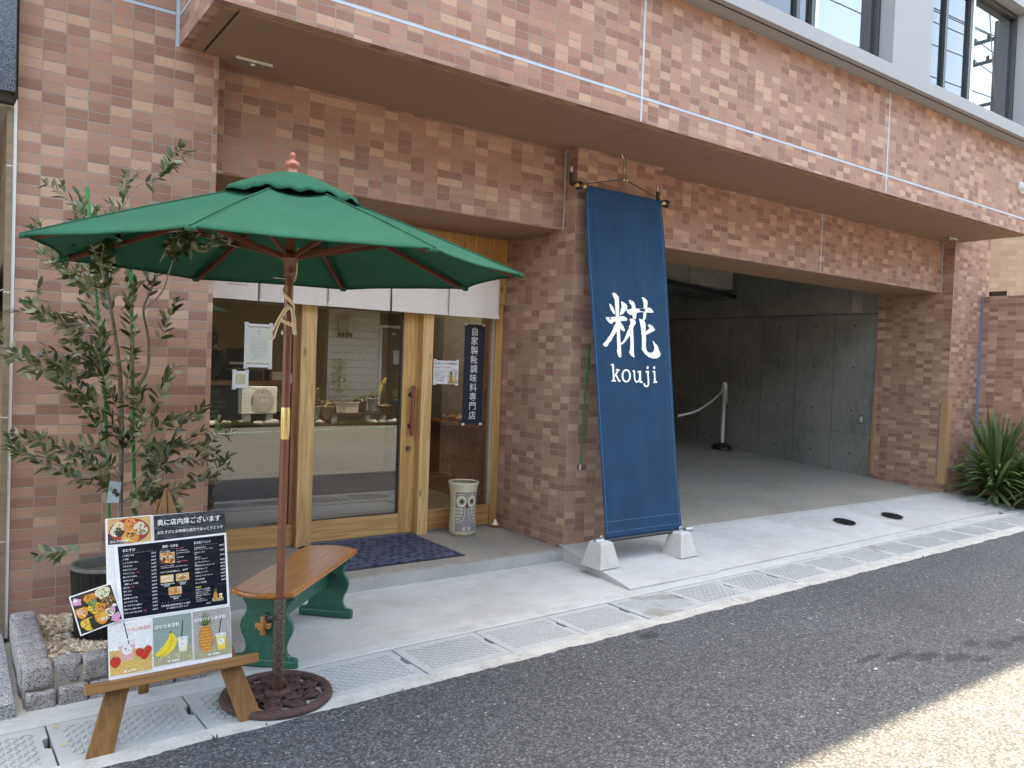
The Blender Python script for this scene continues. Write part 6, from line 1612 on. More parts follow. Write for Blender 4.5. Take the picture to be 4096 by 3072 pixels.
TR = thing('olive_tree', (PX, PY, .388), 'young potted olive tree with sparse grey green leaves tied to two green stakes', 'tree')
BRANCH = [([(0.688,4.09,0.394),(0.678,4.09,0.507),(0.668,4.09,0.681),(0.668,4.09,0.951),(0.664,4.09,1.172)],0.015,0.011,0),([(0.664,4.09,1.172),(0.653,4.098,1.358),(0.624,4.105,1.565),(0.593,4.112,1.737),(0.576,4.12,1.822)],0.011,0.005,0.3),([(0.681,4.09,1.211),(0.768,4.082,1.337),(0.773,4.074,1.495),(0.746,4.066,1.637),(0.775,4.058,1.732),(0.812,4.05,1.873)],0.008,0.004,0.25),([(0.624,4.1,1.564),(0.548,3.867,1.739),(0.478,3.633,1.842),(0.391,3.4,1.907)],0.005,0.002,0.72),([(0.535,3.78,1.733),(0.508,3.66,1.819),(0.503,3.54,1.882),(0.513,3.42,1.907)],0.004,0.002,0.8),([(0.595,4.12,1.694),(0.496,4.13,1.858),(0.385,4.14,1.91),(0.298,4.15,1.938)],0.004,0.0015,0.75),([(0.585,4.12,1.671),(0.468,4.03,1.742),(0.385,3.94,1.81),(0.324,3.85,1.845)],0.004,0.0015,0.7),([(0.604,4.1,1.585),(0.478,4.083,1.556),(0.366,4.067,1.57),(0.292,4.05,1.636)],0.0045,0.0015,0.75),([(0.615,4.1,1.52),(0.465,4.133,1.524),(0.357,4.167,1.571),(0.286,4.2,1.606)],0.004,0.0015,0.7),([(0.646,4.09,1.369),(0.487,4.143,1.428),(0.344,4.197,1.358),(0.198,4.25,1.454)],0.0045,0.0015,0.8),([(0.651,4.09,1.303),(0.497,4.053,1.345),(0.348,4.017,1.342),(0.227,3.98,1.39)],0.0045,0.0015,0.85),([(0.665,4.09,1.128),(0.538,4.06,1.196),(0.421,4.03,1.343),(0.345,4.0,1.404)],0.004,0.0015,0.75),([(0.668,4.09,0.951),(0.577,4.11,1.062),(0.452,4.13,1.234),(0.374,4.15,1.318)],0.0045,0.0015,0.65),([(0.671,4.09,0.818),(0.548,4.093,0.912),(0.379,4.097,1.004),(0.222,4.1,1.043)],0.0045,0.0015,0.75),([(0.672,4.09,0.774),(0.505,4.043,0.835),(0.335,3.997,0.934),(0.221,3.95,1.02)],0.0045,0.0015,0.7),([(0.681,4.09,0.451),(0.61,4.06,0.521),(0.482,4.03,0.53),(0.332,4.0,0.526)],0.003,0.0015,0.42),([(0.578,4.13,1.812),(0.605,4.16,1.96),(0.66,4.19,2.125),(0.678,4.22,2.292)],0.005,0.002,0.55),([(0.665,4.22,2.129),(0.739,4.213,2.252),(0.821,4.207,2.287),(0.919,4.2,2.468)],0.003,0.0012,0.6),([(0.595,4.15,1.87),(0.536,4.173,2.061),(0.461,4.197,2.118),(0.356,4.22,2.195)],0.004,0.0015,0.6),([(0.743,4.05,1.636),(0.795,3.91,1.721),(0.799,3.77,1.822),(0.799,3.63,1.877),(0.851,3.49,1.889),(0.938,3.35,1.899)],0.0045,0.0015,0.5),([(0.761,3.8,1.847),(0.769,3.667,1.907),(0.785,3.533,1.945),(0.795,3.4,1.955)],0.0035,0.0015,0.75),([(0.758,4.06,1.351),(0.791,4.04,1.441),(0.826,4.02,1.531),(0.872,4.0,1.677)],0.0035,0.0015,0.6),([(0.68,4.09,0.995),(0.787,4.06,1.129),(0.814,4.03,1.22),(0.879,4.0,1.366)],0.004,0.0015,0.6),([(0.689,4.09,0.906),(0.823,4.027,1.086),(0.923,3.963,1.124),(0.991,3.9,1.183)],0.0045,0.0015,0.6),([(0.675,4.09,0.907),(0.801,4.06,0.972),(0.899,4.03,0.995),(1.002,4.0,1.052)],0.0045,0.0015,0.8),([(0.684,4.09,0.796),(0.813,4.01,0.888),(0.962,3.93,0.936),(1.03,3.85,0.992)],0.0045,0.0015,0.8),([(0.689,4.09,0.729),(0.861,4.027,0.771),(0.994,3.963,0.818),(1.111,3.9,0.888)],0.0045,0.0015,0.8),([(0.69,4.09,0.706),(0.781,4.043,0.796),(0.789,3.997,0.935),(0.717,3.95,1.073)],0.004,0.0015,0.85),([(0.679,4.09,0.718),(0.741,4.043,0.777),(0.824,3.997,0.745),(0.888,3.95,0.693)],0.004,0.0015,0.85),([(0.675,4.09,0.907),(0.638,4.06,1.065),(0.564,4.03,1.133),(0.508,4.0,1.204)],0.004,0.0015,0.8),([(0.669,4.09,0.907),(0.702,4.06,1.02),(0.741,4.03,1.132),(0.703,4.0,1.243)],0.004,0.0015,0.8),([(0.741,4.05,0.82),(0.868,3.983,0.978),(1.0,3.917,0.992),(1.055,3.85,1.076)],0.0035,0.0015,0.8),([(0.673,4.09,0.73),(0.598,4.027,0.832),(0.55,3.963,0.907),(0.486,3.9,0.96)],0.0035,0.0015,0.8),([(0.663,4.09,1.194),(0.7,4.06,1.393),(0.685,4.03,1.567),(0.662,4.0,1.779)],0.004,0.0015,0.8),([(0.592,4.1,1.693),(0.612,4.067,1.865),(0.654,4.033,1.952),(0.632,4.0,2.01)],0.0035,0.0015,0.8),([(0.674,4.09,0.685),(0.738,4.02,0.714),(0.783,3.95,0.832),(0.806,3.88,0.949)],0.0035,0.0015,0.85),([(0.652,4.09,1.358),(0.579,4.043,1.433),(0.511,3.997,1.681),(0.44,3.95,1.785)],0.0035,0.0015,0.85),([(0.665,4.09,1.128),(0.59,4.033,1.283),(0.532,3.977,1.452),(0.425,3.92,1.468)],0.0035,0.0015,0.85),([(0.68,4.09,0.796),(0.619,4.043,0.915),(0.534,3.997,1.01),(0.438,3.95,0.935)],0.0035,0.0015,0.75)]
mbT = MB(); mbB = MB(); mbL = MB()
rn = random.Random(31)
def leaf(mb, p, d, up, L, W, curl=.12):
    d = d.normalized(); s_ = d.cross(up)
    if s_.length < 1e-4: s_ = d.cross(Vector((1,0,0)))
    s_.normalize(); n_ = s_.cross(d).normalized()
    rows = [(0,.10),(.12,.42),(.30,.88),(.52,1.0),(.74,.78),(.90,.42),(1,.04)]
    vs = []
    for t, w in rows:
        c = p+d*(L*t)-n_*(curl*L*t*t)
        vs += [c-s_*(W*w*.5)+n_*(W*w*.10), c, c+s_*(W*w*.5)+n_*(W*w*.10)]
    fs = []
    for i in range(len(rows)-1):
        a = i*3
        fs += [(a,a+1,a+4,a+3),(a+1,a+2,a+5,a+4)]
    mb.add(vs, fs, 0, True)
for bi, (pts, r0, r1, lf) in enumerate(BRANCH):
    sm = smooth(pts, 8)
    tgt = mbT if r0 > .0075 else mbB
    tgt.tube(sm, [r0+(r1-r0)*i/(len(sm)-1) for i in range(len(sm))], 7)
    if lf <= 0: continue
    tot = sum((sm[i+1]-sm[i]).length for i in range(len(sm)-1)); acc = 0; nxt = tot*(1-lf); pair = 0
    for i in range(len(sm)-1):
        seg = (sm[i+1]-sm[i]); ln = seg.length
        while acc+ln > nxt and nxt < tot:
            p_ = sm[i]+seg*((nxt-acc)/ln); d = seg.normalized()
            ref = Vector((rn.gauss(0,1), rn.gauss(0,1), rn.gauss(0,1))).normalized()
            side = d.cross(ref).normalized()
            tt = nxt/tot
            if rn.random() < .30: side = Vector((rn.gauss(0,1), rn.gauss(0,1), rn.gauss(0,1))).cross(d).normalized()
            for s in (-1, 1):
                if rn.random() < .10: continue
                dd = (d*rn.uniform(.45,.95)+side*s*rn.uniform(.6,1.0)+Vector((0,0,rn.uniform(-.25,.35)))).normalized()
                up = (Vector((rn.uniform(-.6,.6), rn.uniform(-1.3,.1), rn.uniform(.1,.8)))).normalized()*(1 if rn.random() > .3 else -1)
                L = rn.uniform(.044,.070)*(1.0 if tt < .85 else .85)
                leaf(mbL, p_, dd, up, L, L*rn.uniform(.31,.42), rn.uniform(-.05,.22))
            if rn.random() < .42:                 # little side shoot with its own leaves
                e = p_+(side*rn.choice((-1,1))*.6+d*.7+Vector((0,0,rn.uniform(-.2,.6)))).normalized()*rn.uniform(.05,.10)
                mbB.tube([p_, p_.lerp(e,.5)+Vector((0,0,.004)), e], [.0018,.0014,.0010], 5)
                sd_ = (e-p_).normalized()
                for q in range(6):
                    pp = p_.lerp(e, .4+.12*q); dd = (sd_+Vector((rn.gauss(0,.7), rn.gauss(0,.7), rn.gauss(0,.5)))).normalized()
                    L = rn.uniform(.040,.065); leaf(mbL, pp, dd, Vector((rn.uniform(-.6,.6), rn.uniform(-.8,.3), 1)), L, L*rn.uniform(.26,.36), .1)
            nxt += rn.uniform(.018,.031)
        acc += ln
    for q in range(3):                            # terminal leaves
        d = (sm[-1]-sm[-2]).normalized(); dd = (d+Vector((rn.gauss(0,.4), rn.gauss(0,.4), rn.gauss(0,.4)))).normalized()
        leaf(mbL, sm[-1], dd, Vector((0,-.5,1)), rn.uniform(.032,.05), .014, .05)
mbT.build('trunk', M_bark, TR); mbB.build('branch', plain('pale_twig', (.27,.24,.19), .85, var=.2, scale=80), TR); fo = mbL.build('foliage', M_olive, TR)
s1 = tag(MB().tube([(.640,4.10,.30),(.600,4.13,1.2),(.508,4.16,2.198)], .0085, 10).build('garden_stake', M_stake), 'green garden stake leaning left through the olive tree, its tip above the umbrella', 'plant stake', 'green stakes in the olive pot')
s2 = tag(MB().tube([(.738,4.06,.32),(.715,4.10,1.2),(.690,4.14,2.12)], .0085, 10).build('garden_stake', M_stake), 'green garden stake standing nearly upright beside the olive trunk', 'plant stake', 'green stakes in the olive pot')
tg = thing('plant_tag', (.628, 4.02, .80), 'small laminated plant tag with a blue fruit photo hanging in the olive tree', 'plant tag')
MB().prism([(-.030,-.050),(.022,-.056),(.034,.040),(-.018,.052)], lambda u, v: (.628+u, 4.015+.2*u, .785+v), (0,.001,0)).build('card', plain('pale_blue_card', (.40,.52,.58), .25, coat=.5), tg)
p = Print(lambda u, v, n: (.628+u, 4.0135+.2*u-n, .785+v)); p.blob(.004, .0, .012, .013, 'straw', .1, 1); p.blob(-.010, .012, .010, .010, 'sage', .1, 2); p.blob(.016, -.016, .010, .011, 'straw', .1, 4); p.done('print', tg)

# ---------------------------------------------------------------- neighbours
NB = thing('neighbour_building', (-1.5, 5, 0), 'neighbouring building with dark granite upper cladding and a recessed brown tiled entrance', 'building')
MB().box(-4.0, .2315, 4.38, 9.0, 2.63, 3.268).build('cladding', M_granite_dark, NB); MB().box(-4.0, .2315, 4.38, 9.0, 3.276, 9.0).build('cladding', M_granite_dark, NB)
MB().box(-4.0, .230, 4.39, 9.0, 3.2685, 3.2755).box(.2318, .2375, 4.385, 4.477, 2.60, 9.0).box(-4.0, .2312, 4.40, 4.46, 2.585, 2.6295).build('joint', M_groove, NB)
MB().box(-4.0, .2316, 4.461, 9.0, 2.575, 2.6295).build('soffit', plain('beige_soffit', (.46,.42,.34), .6), NB)
def stile_wall():
    m, nt, b = new_mat('large_brown_tile')
    p = pos(nt); sp = nt.nodes.new('ShaderNodeSeparateXYZ'); lk(nt, p, sp.inputs[0])
    fy = math_n(nt, 'ABSOLUTE', math_n(nt, 'SUBTRACT', math_n(nt, 'FRACT', math_n(nt, 'DIVIDE', sp.outputs[1], .30)), .5))
    fz = math_n(nt, 'ABSOLUTE', math_n(nt, 'SUBTRACT', math_n(nt, 'FRACT', math_n(nt, 'DIVIDE', math_n(nt, 'ADD', sp.outputs[2], .1), .60)), .5))
    g = math_n(nt, 'MAXIMUM', math_n(nt, 'GREATER_THAN', fy, .492), math_n(nt, 'GREATER_THAN', fz, .4955))
    n = noise_n(nt, mapping(nt, p, (1, 3, 8)), 4, 4)
    lk(nt, mixc(nt, g, ramp(nt, n.outputs[0], [(.3, (.17,.12,.075)), (.7, (.25,.185,.12))]), (.55,.52,.47)), b.inputs['Base Color']); b.inputs['Roughness'].default_value = .4
    return m
MB().box(.205, .2315, 4.455, 9.0, -.1, 2.5745).build('wall', stile_wall(), NB)
MB().box(-4.0, .2045, 8.0, 9.0, -.1, 2.5745).build('wall', stile_wall(), NB)
ns = thing('name_plate', (.17, 4.75, 1.72), 'dark brown name plate on metal pins by the neighbouring entrance', 'name plate')
MB().box(.165, .171, 4.56, 5.40, 1.575, 1.845).build('plate', plain('dark_bronze_plate', (.05,.034,.022), .4), ns)
mb = MB()
text(mb, 'Development', lambda u, v: (.1635, 5.36-u, v), .0, 1.64, .16, 0, .74, .02); mb.build('lettering', M_white, ns)
mb = MB(); mb.box(.150, .162, 4.535, 4.543, 1.56, 1.86).box(.178, .188, 4.525, 4.533, 1.555, 1.855); mb.tube([(.166,4.548,1.565),(.166,4.548,1.855)], .006, 8); mb.tube([(.168,4.545,1.70),(.206,4.53,1.715)], .004, 6); mb.build('bracket', M_steel, ns)
mb = MB()
for (y0, y1) in ((3.55,4.10),(4.105,4.66),(4.665,5.3),(5.305,6.2)): mb.box(-1.2, .222, y0, y1, -.1, .055)
mb.box(-1.2, .226, 3.551, 6.2, -.1, .050)
struct('stone_paving', mb, M_granite_flat)
LW = thing('boundary_wall', (10.3, 3.9, 0), 'low brown tiled boundary wall with a blue sealant joint at the building end', 'wall')
MB().box(10.245, 10.40, 3.55, 4.478, -.1, 2.460).build('wall', M_tile, LW); MB().box(10.238, 10.2445, 4.452, 4.478, .0, 2.458).build('sealant_joint', plain('blue_sealant', (.13,.21,.34), .6), LW)
MB().box(10.243, 10.402, 3.549, 4.4785, 2.4605, 2.468).build('coping', plain('tan_coping', (.46,.31,.20), .7), LW)
MB().box(10.30, 10.38, 4.22, 4.42, 2.4685, 2.53).build('duct', M_alu_dark, LW)
NR = thing('brick_building', (16, 5, 0), 'beige brick building beyond the right end of the shop', 'building')
MB().box(13.5, 20, 4.4, 11, -.3, 6.5).build('wall', M_beige, NR); MB().box(13.3, 20.2, 4.2, 11.2, 6.5, 6.8).build('roof', M_ledge, NR)
mb = MB()
for y in (6.6, 8.9): mb.box(13.49, 13.4995, y, y+1.3, 3.8, 5.2)
mb.build('window', M_alu_dark, NR)

# ---------------------------------------------------------------- strap leaved plant
struct('plant_bed', MB().box(9.90, 10.24, 3.60, 4.478, -.1, .055).box(10.41, 13.4, 1.6, 6, -.3, -.01), M_earth)
def strap_plant(name, x, y, z, n, Lmin, Lmax, lab, seed, low=True):
    t = thing(name, (x, y, z), lab, 'plant', 'strap leaved plants at the driveway end')
    rn = random.Random(seed); mb = MB()
    for i in range(n):
        az = rn.uniform(0, 2*math.pi); el0 = R(rn.choice((rn.uniform(-25, 30), rn.uniform(0, 60), rn.uniform(45, 88)))); L = rn.uniform(Lmin, Lmax)*(.75+.35*math.sin(el0)); W = rn.uniform(.034,.056)
        hh = rn.uniform(.0, .20); p_ = Vector((x, y, z+hh)); d = Vector((math.cos(az)*math.cos(el0), math.sin(az)*math.cos(el0), math.sin(el0)))
        s_ = Vector((-math.sin(az), math.cos(az), 0)); droop = rn.uniform(.7, 2.2)*(1.0 if el0 < R(60) else .25)
        K = 9; vs = []
        for k in range(K+1):
            tt = k/K
            w = W*(.55+1.2*tt)*(1-tt)**.75*1.5 if tt < 1 else .0006
            w = min(w, W)
            nrm = s_.cross(d).normalized()
            vs += [p_-s_*w*.5+nrm*w*.22, p_.copy(), p_+s_*w*.5+nrm*w*.22]
            p_ = p_+d*(L/K)
            d = (d+Vector((0,0,-droop*.16*tt))).normalized()
            if p_.z < .06: p_.z = .06
        fs = []
        for k in range(K): a = k*3; fs += [(a,a+1,a+4,a+3),(a+1,a+2,a+5,a+4)]
        mb.add(vs, fs, 1 if rn.random() < .008 else 0, True)
    mb.build('leaves', [M_strap, plain('dried_leaf', (.45,.25,.06), .7)], t)
    st = MB(); st.tube([(x,y,.02),(x+.01,y,z+.16)], [.03,.022], 8); st.build('stem', M_bark, t)
strap_plant('strap_leaf_plant', 9.84, 4.05, .17, 210, .48, .78, 'large strap leaved green plant in front of the tiled column at the driveway end', 3)
strap_plant('strap_leaf_plant', 10.02, 3.66, .15, 150, .42, .66, 'strap leaved plant with sunlit tips at the right edge beside the larger plant', 9)

# ---------------------------------------------------------------- drains, chain post, fittings
def drain(x, y, lab):
    z = rz(y)+.0035
    t = thing('drain_cover', (x, y, z), lab, 'drain cover', 'round drain covers in the driveway')
    sl = math.atan(.11)
    def q(a, b, c=0): return (x+a, y+b*math.cos(sl), z+b*math.sin(sl)+c)
    r0 = .098
    mb = MB(); n = 40
    mb.add([q(r0*math.cos(2*math.pi*k/n), r0*math.sin(2*math.pi*k/n)) for k in range(n)], [tuple(range(n))]); mb.build('plate', plain('black_iron', (.012,.012,.013), .45), t)
    mb = MB()
    for i in range(-5, 6):
        for j in range(-5, 6):
            a, b = i*.016, j*.016
            if a*a+b*b < .083**2: mb.obox(q(a, b, .002), Vector((.0065,.0035,0)) if (i+j) % 2 else Vector((.0035,.0065,0)), Vector((-.0012,.0022,0)), (0,0,.0015))
    for k in range(n):
        a0, a1 = 2*math.pi*k/n, 2*math.pi*(k+1)/n
        mb.bar(q(r0*math.cos(a0), r0*math.sin(a0), .001), q(r0*math.cos(a1), r0*math.sin(a1), .001), .006, .004)
    mb.build('tread', bpy.data.materials['black_iron'], t)
drain(6.885, 4.120, 'round black drain cover in the driveway, the one nearer the banner')
drain(7.675, 4.085, 'round black drain cover in the driveway, the one nearer the plants')
def gz_(y): return .1055+(y-4.5)*.06
cp = thing('chain_post', (9.285, 7.55, gz_(7.55)), 'white plastic chain post with a heavy black base in the garage', 'chain post')
z0 = gz_(7.55)
mb = MB(); mb.lathe((9.285,7.55,z0), [(.150,0),(.150,.035),(.135,.055),(.115,.075),(.060,.085),(.03,.10)], 20, smooth=False); mb.build('base', M_black, cp)
mb = MB(); mb.lathe((9.285,7.55,z0), [(.027,.095),(.027,.855),(.036,.857),(.040,.895),(.036,.90),(.036,.915),(.040,.92),(.040,.955),(.030,.985),(.0001,.995)], 20); mb.build('pole', plain('white_plastic', (.66,.66,.63), .45), cp)
ch = thing('plastic_chain', (8.6, 7.3, .9), 'white plastic chain sagging to the left from the post in the garage', 'chain')
def chain(mb, pts, link=.048):
    sm = smooth(pts, 12); acc = 0; nxt = 0; k = 0
    for i in range(len(sm)-1):
        ln = (sm[i+1]-sm[i]).length
        while acc+ln > nxt:
            c = sm[i].lerp(sm[i+1], (nxt-acc)/ln); d = (sm[i+1]-sm[i]).normalized()
            up = Vector((0,0,1)) if abs(d.z) < .8 else Vector((0,1,0))
            s_ = d.cross(up).normalized(); u = s_.cross(d)
            w = (s_ if k % 2 else u)
            mb.tube([c+d*(.029*math.cos(2*math.pi*q/10))+w*(.0145*math.sin(2*math.pi*q/10)) for q in range(11)], .0038, 5, cap=False); nxt += link; k += 1
        acc += ln
mb = MB(); chain(mb, [(9.265,7.53,z0+.90),(8.9,7.35,z0+.80),(8.4,7.1,z0+.70),(7.8,6.8,z0+.62),(7.1,6.45,z0+.60)]); chain(mb, [(9.262,7.51,z0+.90),(9.245,7.50,z0+.72),(9.24,7.495,z0+.52)]); chain(mb, [(9.30,7.51,z0+.90),(9.315,7.51,z0+.70)])
mb.build('links', plain('white_chain_plastic', (.62,.61,.55), .5), ch)
def downlight(x, y, lab, w=.20):
    t = thing('soffit_light', (x, y, ZS), lab, 'light fitting', 'small light fittings on the soffit')
    MB().box(x-w/2, x+w/2, y-.032, y+.032, ZS-.024, ZS-.0102).build('housing', plain('bronze_housing', (.20,.165,.13), .45), t, bevel=.002)
    MB().box(x-w/2, x+w/2, y-.0345, y-.0325, ZS-.0245, ZS-.0102).build('trim', plain('pale_trim', (.60,.58,.54), .4), t)
    mb = MB(); mb.lathe((x, y, ZS-.0242), [(.012,0),(.012,-.004),(.008,-.005),(.0001,-.004)], 14); mb.build('lens', M_white, t)
downlight(1.337, 4.425, 'slim rectangular fitting on the brown soffit above the umbrella')
downlight(9.300, 4.432, 'slim rectangular fitting on the brown soffit at the far right end')
al = thing('wall_lamp', (9.40, 3.77, 3.55), 'round white lamp on the tiled balcony face at the right edge', 'lamp')
mb = MB(); mb.tube([(9.40,3.777,3.55),(9.40,3.758,3.55)], .060, 24); mb.build('base', plain('ivory_plastic', (.52,.52,.47), .4), al)
mb = MB(); mb.tube([(9.40,3.758,3.55),(9.40,3.722,3.55),(9.40,3.705,3.55),(9.40,3.692,3.55)], [.046,.044,.036,.012], 20); mb.build('dome', plain('white_dome', (.66,.67,.66), .25), al)
# weeds at the road edge
mb = MB(); rn = random.Random(2)
for (x, y, n, s) in ((.815,2.972,16,.018),(1.02,2.976,9,.013),(2.28,3.025,9,.014),(1.62,3.0,10,.012),(6.4,3.145,8,.02),(9.3,3.75,14,.03)):
    for i in range(n):
        a = rn.uniform(0,6.3); c = Vector((x+rn.gauss(0,s*.6), y+rn.gauss(0,s*.25), .004)); d = Vector((math.cos(a)*.7, math.sin(a)*.7, rn.uniform(.3,1))); L = s*rn.uniform(.5,1.1)
        leaf(mb, c, d, Vector((0,0,1)), L, L*.30, .3)
tag(mb.build('weeds', leaf_mat('weed_leaf', (.035,.055,.015), (.05,.07,.02))), 'tiny green weeds growing along the road edge', 'weeds', kind='stuff')
# ---------------------------------------------------------------- across the road, seen in the shop glass
H = thing('opposite_house', (6, -5.6, 0), 'white sided house across the road seen as a reflection in the shop glass', 'house')
HY = -5.55
M_side = plain('grey_white_siding', (.58,.57,.53), .7, var=.08, scale=6)
mb = MB()
for i in range(20):
    z = .24+.164*i
    if z > 2.6: break
    mb.add([(6.74,HY-.006,z),(7.97,HY-.006,z),(7.97,HY+.004,z+.152),(6.74,HY+.004,z+.152)], [(3,2,1,0)])
    mb.add([(8.95,HY-.006,z),(12.5,HY-.006,z),(12.5,HY+.004,z+.160),(8.95,HY+.004,z+.160)], [(3,2,1,0)])
MB().box(6.74, 7.97, HY-.2, HY-.01, -.1, 2.75).box(8.95, 12.5, HY-.2, HY-.01, -.1, 2.75).build('wall', plain('siding_gap', (.10,.10,.095), .9), H)
mb.build('siding', M_side, H)
M_dkw = plain('dark_timber', (.055,.045,.038), .7, var=.3, scale=8)
MB().box(-3, 6.73, HY-.9, HY-.7, -.1, 2.75).build('wall', M_dkw, H)
MB().box(3.2, 4.4, HY-.70, HY-.68, .9, 2.1).build('window', plain('dim_glass', (.10,.11,.11), .15), H)
MB().box(7.97, 8.03, HY-.08, HY+.03, -.02, 2.21).box(8.89, 8.95, HY-.08, HY+.03, -.02, 2.21).box(8.03, 8.89, HY-.08, HY+.03, 2.15, 2.21).build('door_frame', plain('white_frame', (.55,.56,.55), .5), H)
MB().box(-4, 5.2, HY-3.2, HY-1.6, 3.0, 6.4).box(8.6, 14, HY-3.4, HY-1.8, 3.0, 6.6).build('upper_storey', plain('grey_render', (.20,.20,.20), .8, var=.15, scale=3), H)  # storeys added to block low sky and darken the menu board's reflection
MB().box(-4.3, 5.5, HY-3.6, HY-1.1, 6.401, 6.6).box(8.3, 14.3, HY-3.9, HY-1.3, 6.601, 6.8).build('upper_roof', M_dkw, H)
d_ = MB().box(8.03, 8.89, HY-.12, HY-.05, 0, 2.15).build('door', wood('dark_door', (.035,.018,.010), (.09,.045,.022), 2, 20), H)
MB().box(8.32, 8.40, HY-.049, HY-.045, 2.0, 2.04).build('plate', M_paper, d_)
MB().box(8.36, 8.62, HY-.0495, HY-.044, 1.32, 1.64).build('poster', plain('grey_poster', (.40,.40,.39), .5), d_)
MB().add([(-4,HY+.75,2.50),(14,HY+.75,2.50),(14,HY-1.2,3.1),(-4,HY-1.2,3.1),(-4,HY+.75,2.56),(14,HY+.75,2.56),(14,HY-1.2,3.16),(-4,HY-1.2,3.16)], [(3,2,1,0),(4,5,6,7),(0,1,5,4),(1,2,6,5),(2,3,7,6),(3,0,4,7)]).build('eave', plain('rusty_eave', (.30,.20,.10), .8, var=.3, scale=10), H)
MB().add([(-4,HY-1.0,3.1),(14,HY-1.0,3.1),(14,HY-6,4.3),(-4,HY-6,4.3)], [(0,1,2,3)]).box(-4, 14, HY-6, HY-.95, -.1, 2.9).build('roof', plain('grey_roof', (.12,.12,.125), .7), H)
m1 = MB().box(6.93, 7.15, HY+.006, HY+.12, 2.02, 2.33).build('meter', plain('meter_grey', (.22,.22,.21), .5), H); MB().box(7.17, 7.37, HY+.006, HY+.08, 2.0, 2.36).build('meter_box', plain('meter_ivory', (.46,.45,.42), .6), H)
mb = MB()
for i in range(4): mb.tube([(6.98+.09*i,HY+.02,1.97),(6.98+.09*i,HY+.07,1.90)], .03, 8)
mb.build('pipe_elbow', M_alu_dark, H)
AC = thing('air_conditioner', (5.12, -5.2, .22), 'white outdoor air conditioner unit across the road reflected in the left shop window', 'air conditioner')
MB().box(4.78, 5.50, -5.38, -5.12, .225, .785).build('cabinet', plain('ac_ivory', (.62,.61,.55), .5), AC, bevel=.012)
mb = MB(); mb.tube([(5.20,-5.121,.505),(5.20,-5.112,.505)], .235, 40); mb.build('fan_recess', M_black, AC)
mb = MB()
for r_ in [.03+.0165*i for i in range(13)]:
    mb.tube([(5.20+r_*math.cos(2*math.pi*k/36),-5.106,.505+r_*math.sin(2*math.pi*k/36)) for k in range(37)], .0032, 5, cap=False)
for i in range(20):
    mb.tube([(5.20+(.035+.2*t)*math.cos(2*math.pi*i/20+1.1*t),-5.104,.505+(.035+.2*t)*math.sin(2*math.pi*i/20+1.1*t)) for t in [q/6 for q in range(7)]], .0032, 5)
mb.tube([(5.20,-5.11,.505),(5.20,-5.10,.505)], .032, 16); mb.build('fan_grille', plain('ac_grille', (.60,.59,.53), .5), AC)
mb = MB()
for i in range(5): mb.box(4.80, 4.93, -5.121, -5.1185, .33+.075*i, .335+.075*i)
mb.build('louvre', M_groove, AC)
MB().box(4.85, 4.98, -5.35, -5.15, .0, .224).box(5.3, 5.43, -5.35, -5.15, .0, .224).build('foot', M_block, AC)
def pot(name, x, y, z, r0, r1, h, c, lab, box=None):
    t = thing(name, (x, y, z), lab, 'plant pot', 'potted plants across the road')
    m = plain(name+'_glaze_%d' % int(x*100), c, .6, var=.12)
    if box:
        w, d = box
        MB().add([(x-w*.45,y-d*.45,z),(x+w*.45,y-d*.45,z),(x+w*.45,y+d*.45,z),(x-w*.45,y+d*.45,z),(x-w*.5,y-d*.5,z+h),(x+w*.5,y-d*.5,z+h),(x+w*.5,y+d*.5,z+h),(x-w*.5,y+d*.5,z+h)], [(3,2,1,0),(0,1,5,4),(1,2,6,5),(2,3,7,6),(3,0,4,7),(4,5,6,7)]).box(x-w*.53,x+w*.53,y-d*.55,y+d*.55,z+h-.025,z+h).build('pot', m, t)
    else:
        mb = MB(); mb.lathe((x,y,z), [(r0,0),(r1,h-.02),(r1*1.07,h-.02),(r1*1.07,h),(r1*.92,h),(r1*.9,h-.03),(.0001,h-.03)], 22); mb.build('pot', m, t)
    return t
def bushy(t, x, y, z, n, sp, h, L, seed, mat=M_shrub, shape='col'):
    rn = random.Random(seed); mb = MB(); tw = MB()
    tw.tube([(x,y,z),(x+.02,y,z+h*.5),(x,y,z+h*.92)], [.010,.007,.003], 6)
    for i in range(n):
        tt = rn.random()**.8; a = rn.uniform(0,6.3); r_ = sp*(.3+.7*rn.random())*(1-.45*tt if shape == 'col' else 1)
        c = Vector((x+r_*math.cos(a), y+r_*math.sin(a), z+h*(.12+.88*tt)))
        d = Vector((math.cos(a), math.sin(a), rn.uniform(-.6,.5)))
        leaf(mb, c, d, Vector((0,0,1)), L*rn.uniform(.7,1.2), L*.34, .15)
        if i % 6 == 0: tw.tube([(x,y,z+h*(.1+.7*tt)), tuple(c)], [.004,.0015], 5)
    mb.build('foliage', mat, t); tw.build('stem', M_bark, t)
py = -5.05
struct('verge', MB().box(-3, 14, -6.5, -4.93, -.2, .02), M_earth)
t = pot('planter_box', 6.975, py, .245, 0, 0, .235, (.42,.36,.29), 'long beige planter with a tall leafy shrub across the road', (.54,.22)); bushy(t, 6.80, py, .46, 420, .23, .95, .075, 1)
t = pot('grey_pot', 7.61, py, .30, .085, .11, .255, (.28,.29,.29), 'grey pot with a yellow flowering orchid across the road')
rn = random.Random(4); mb = MB()
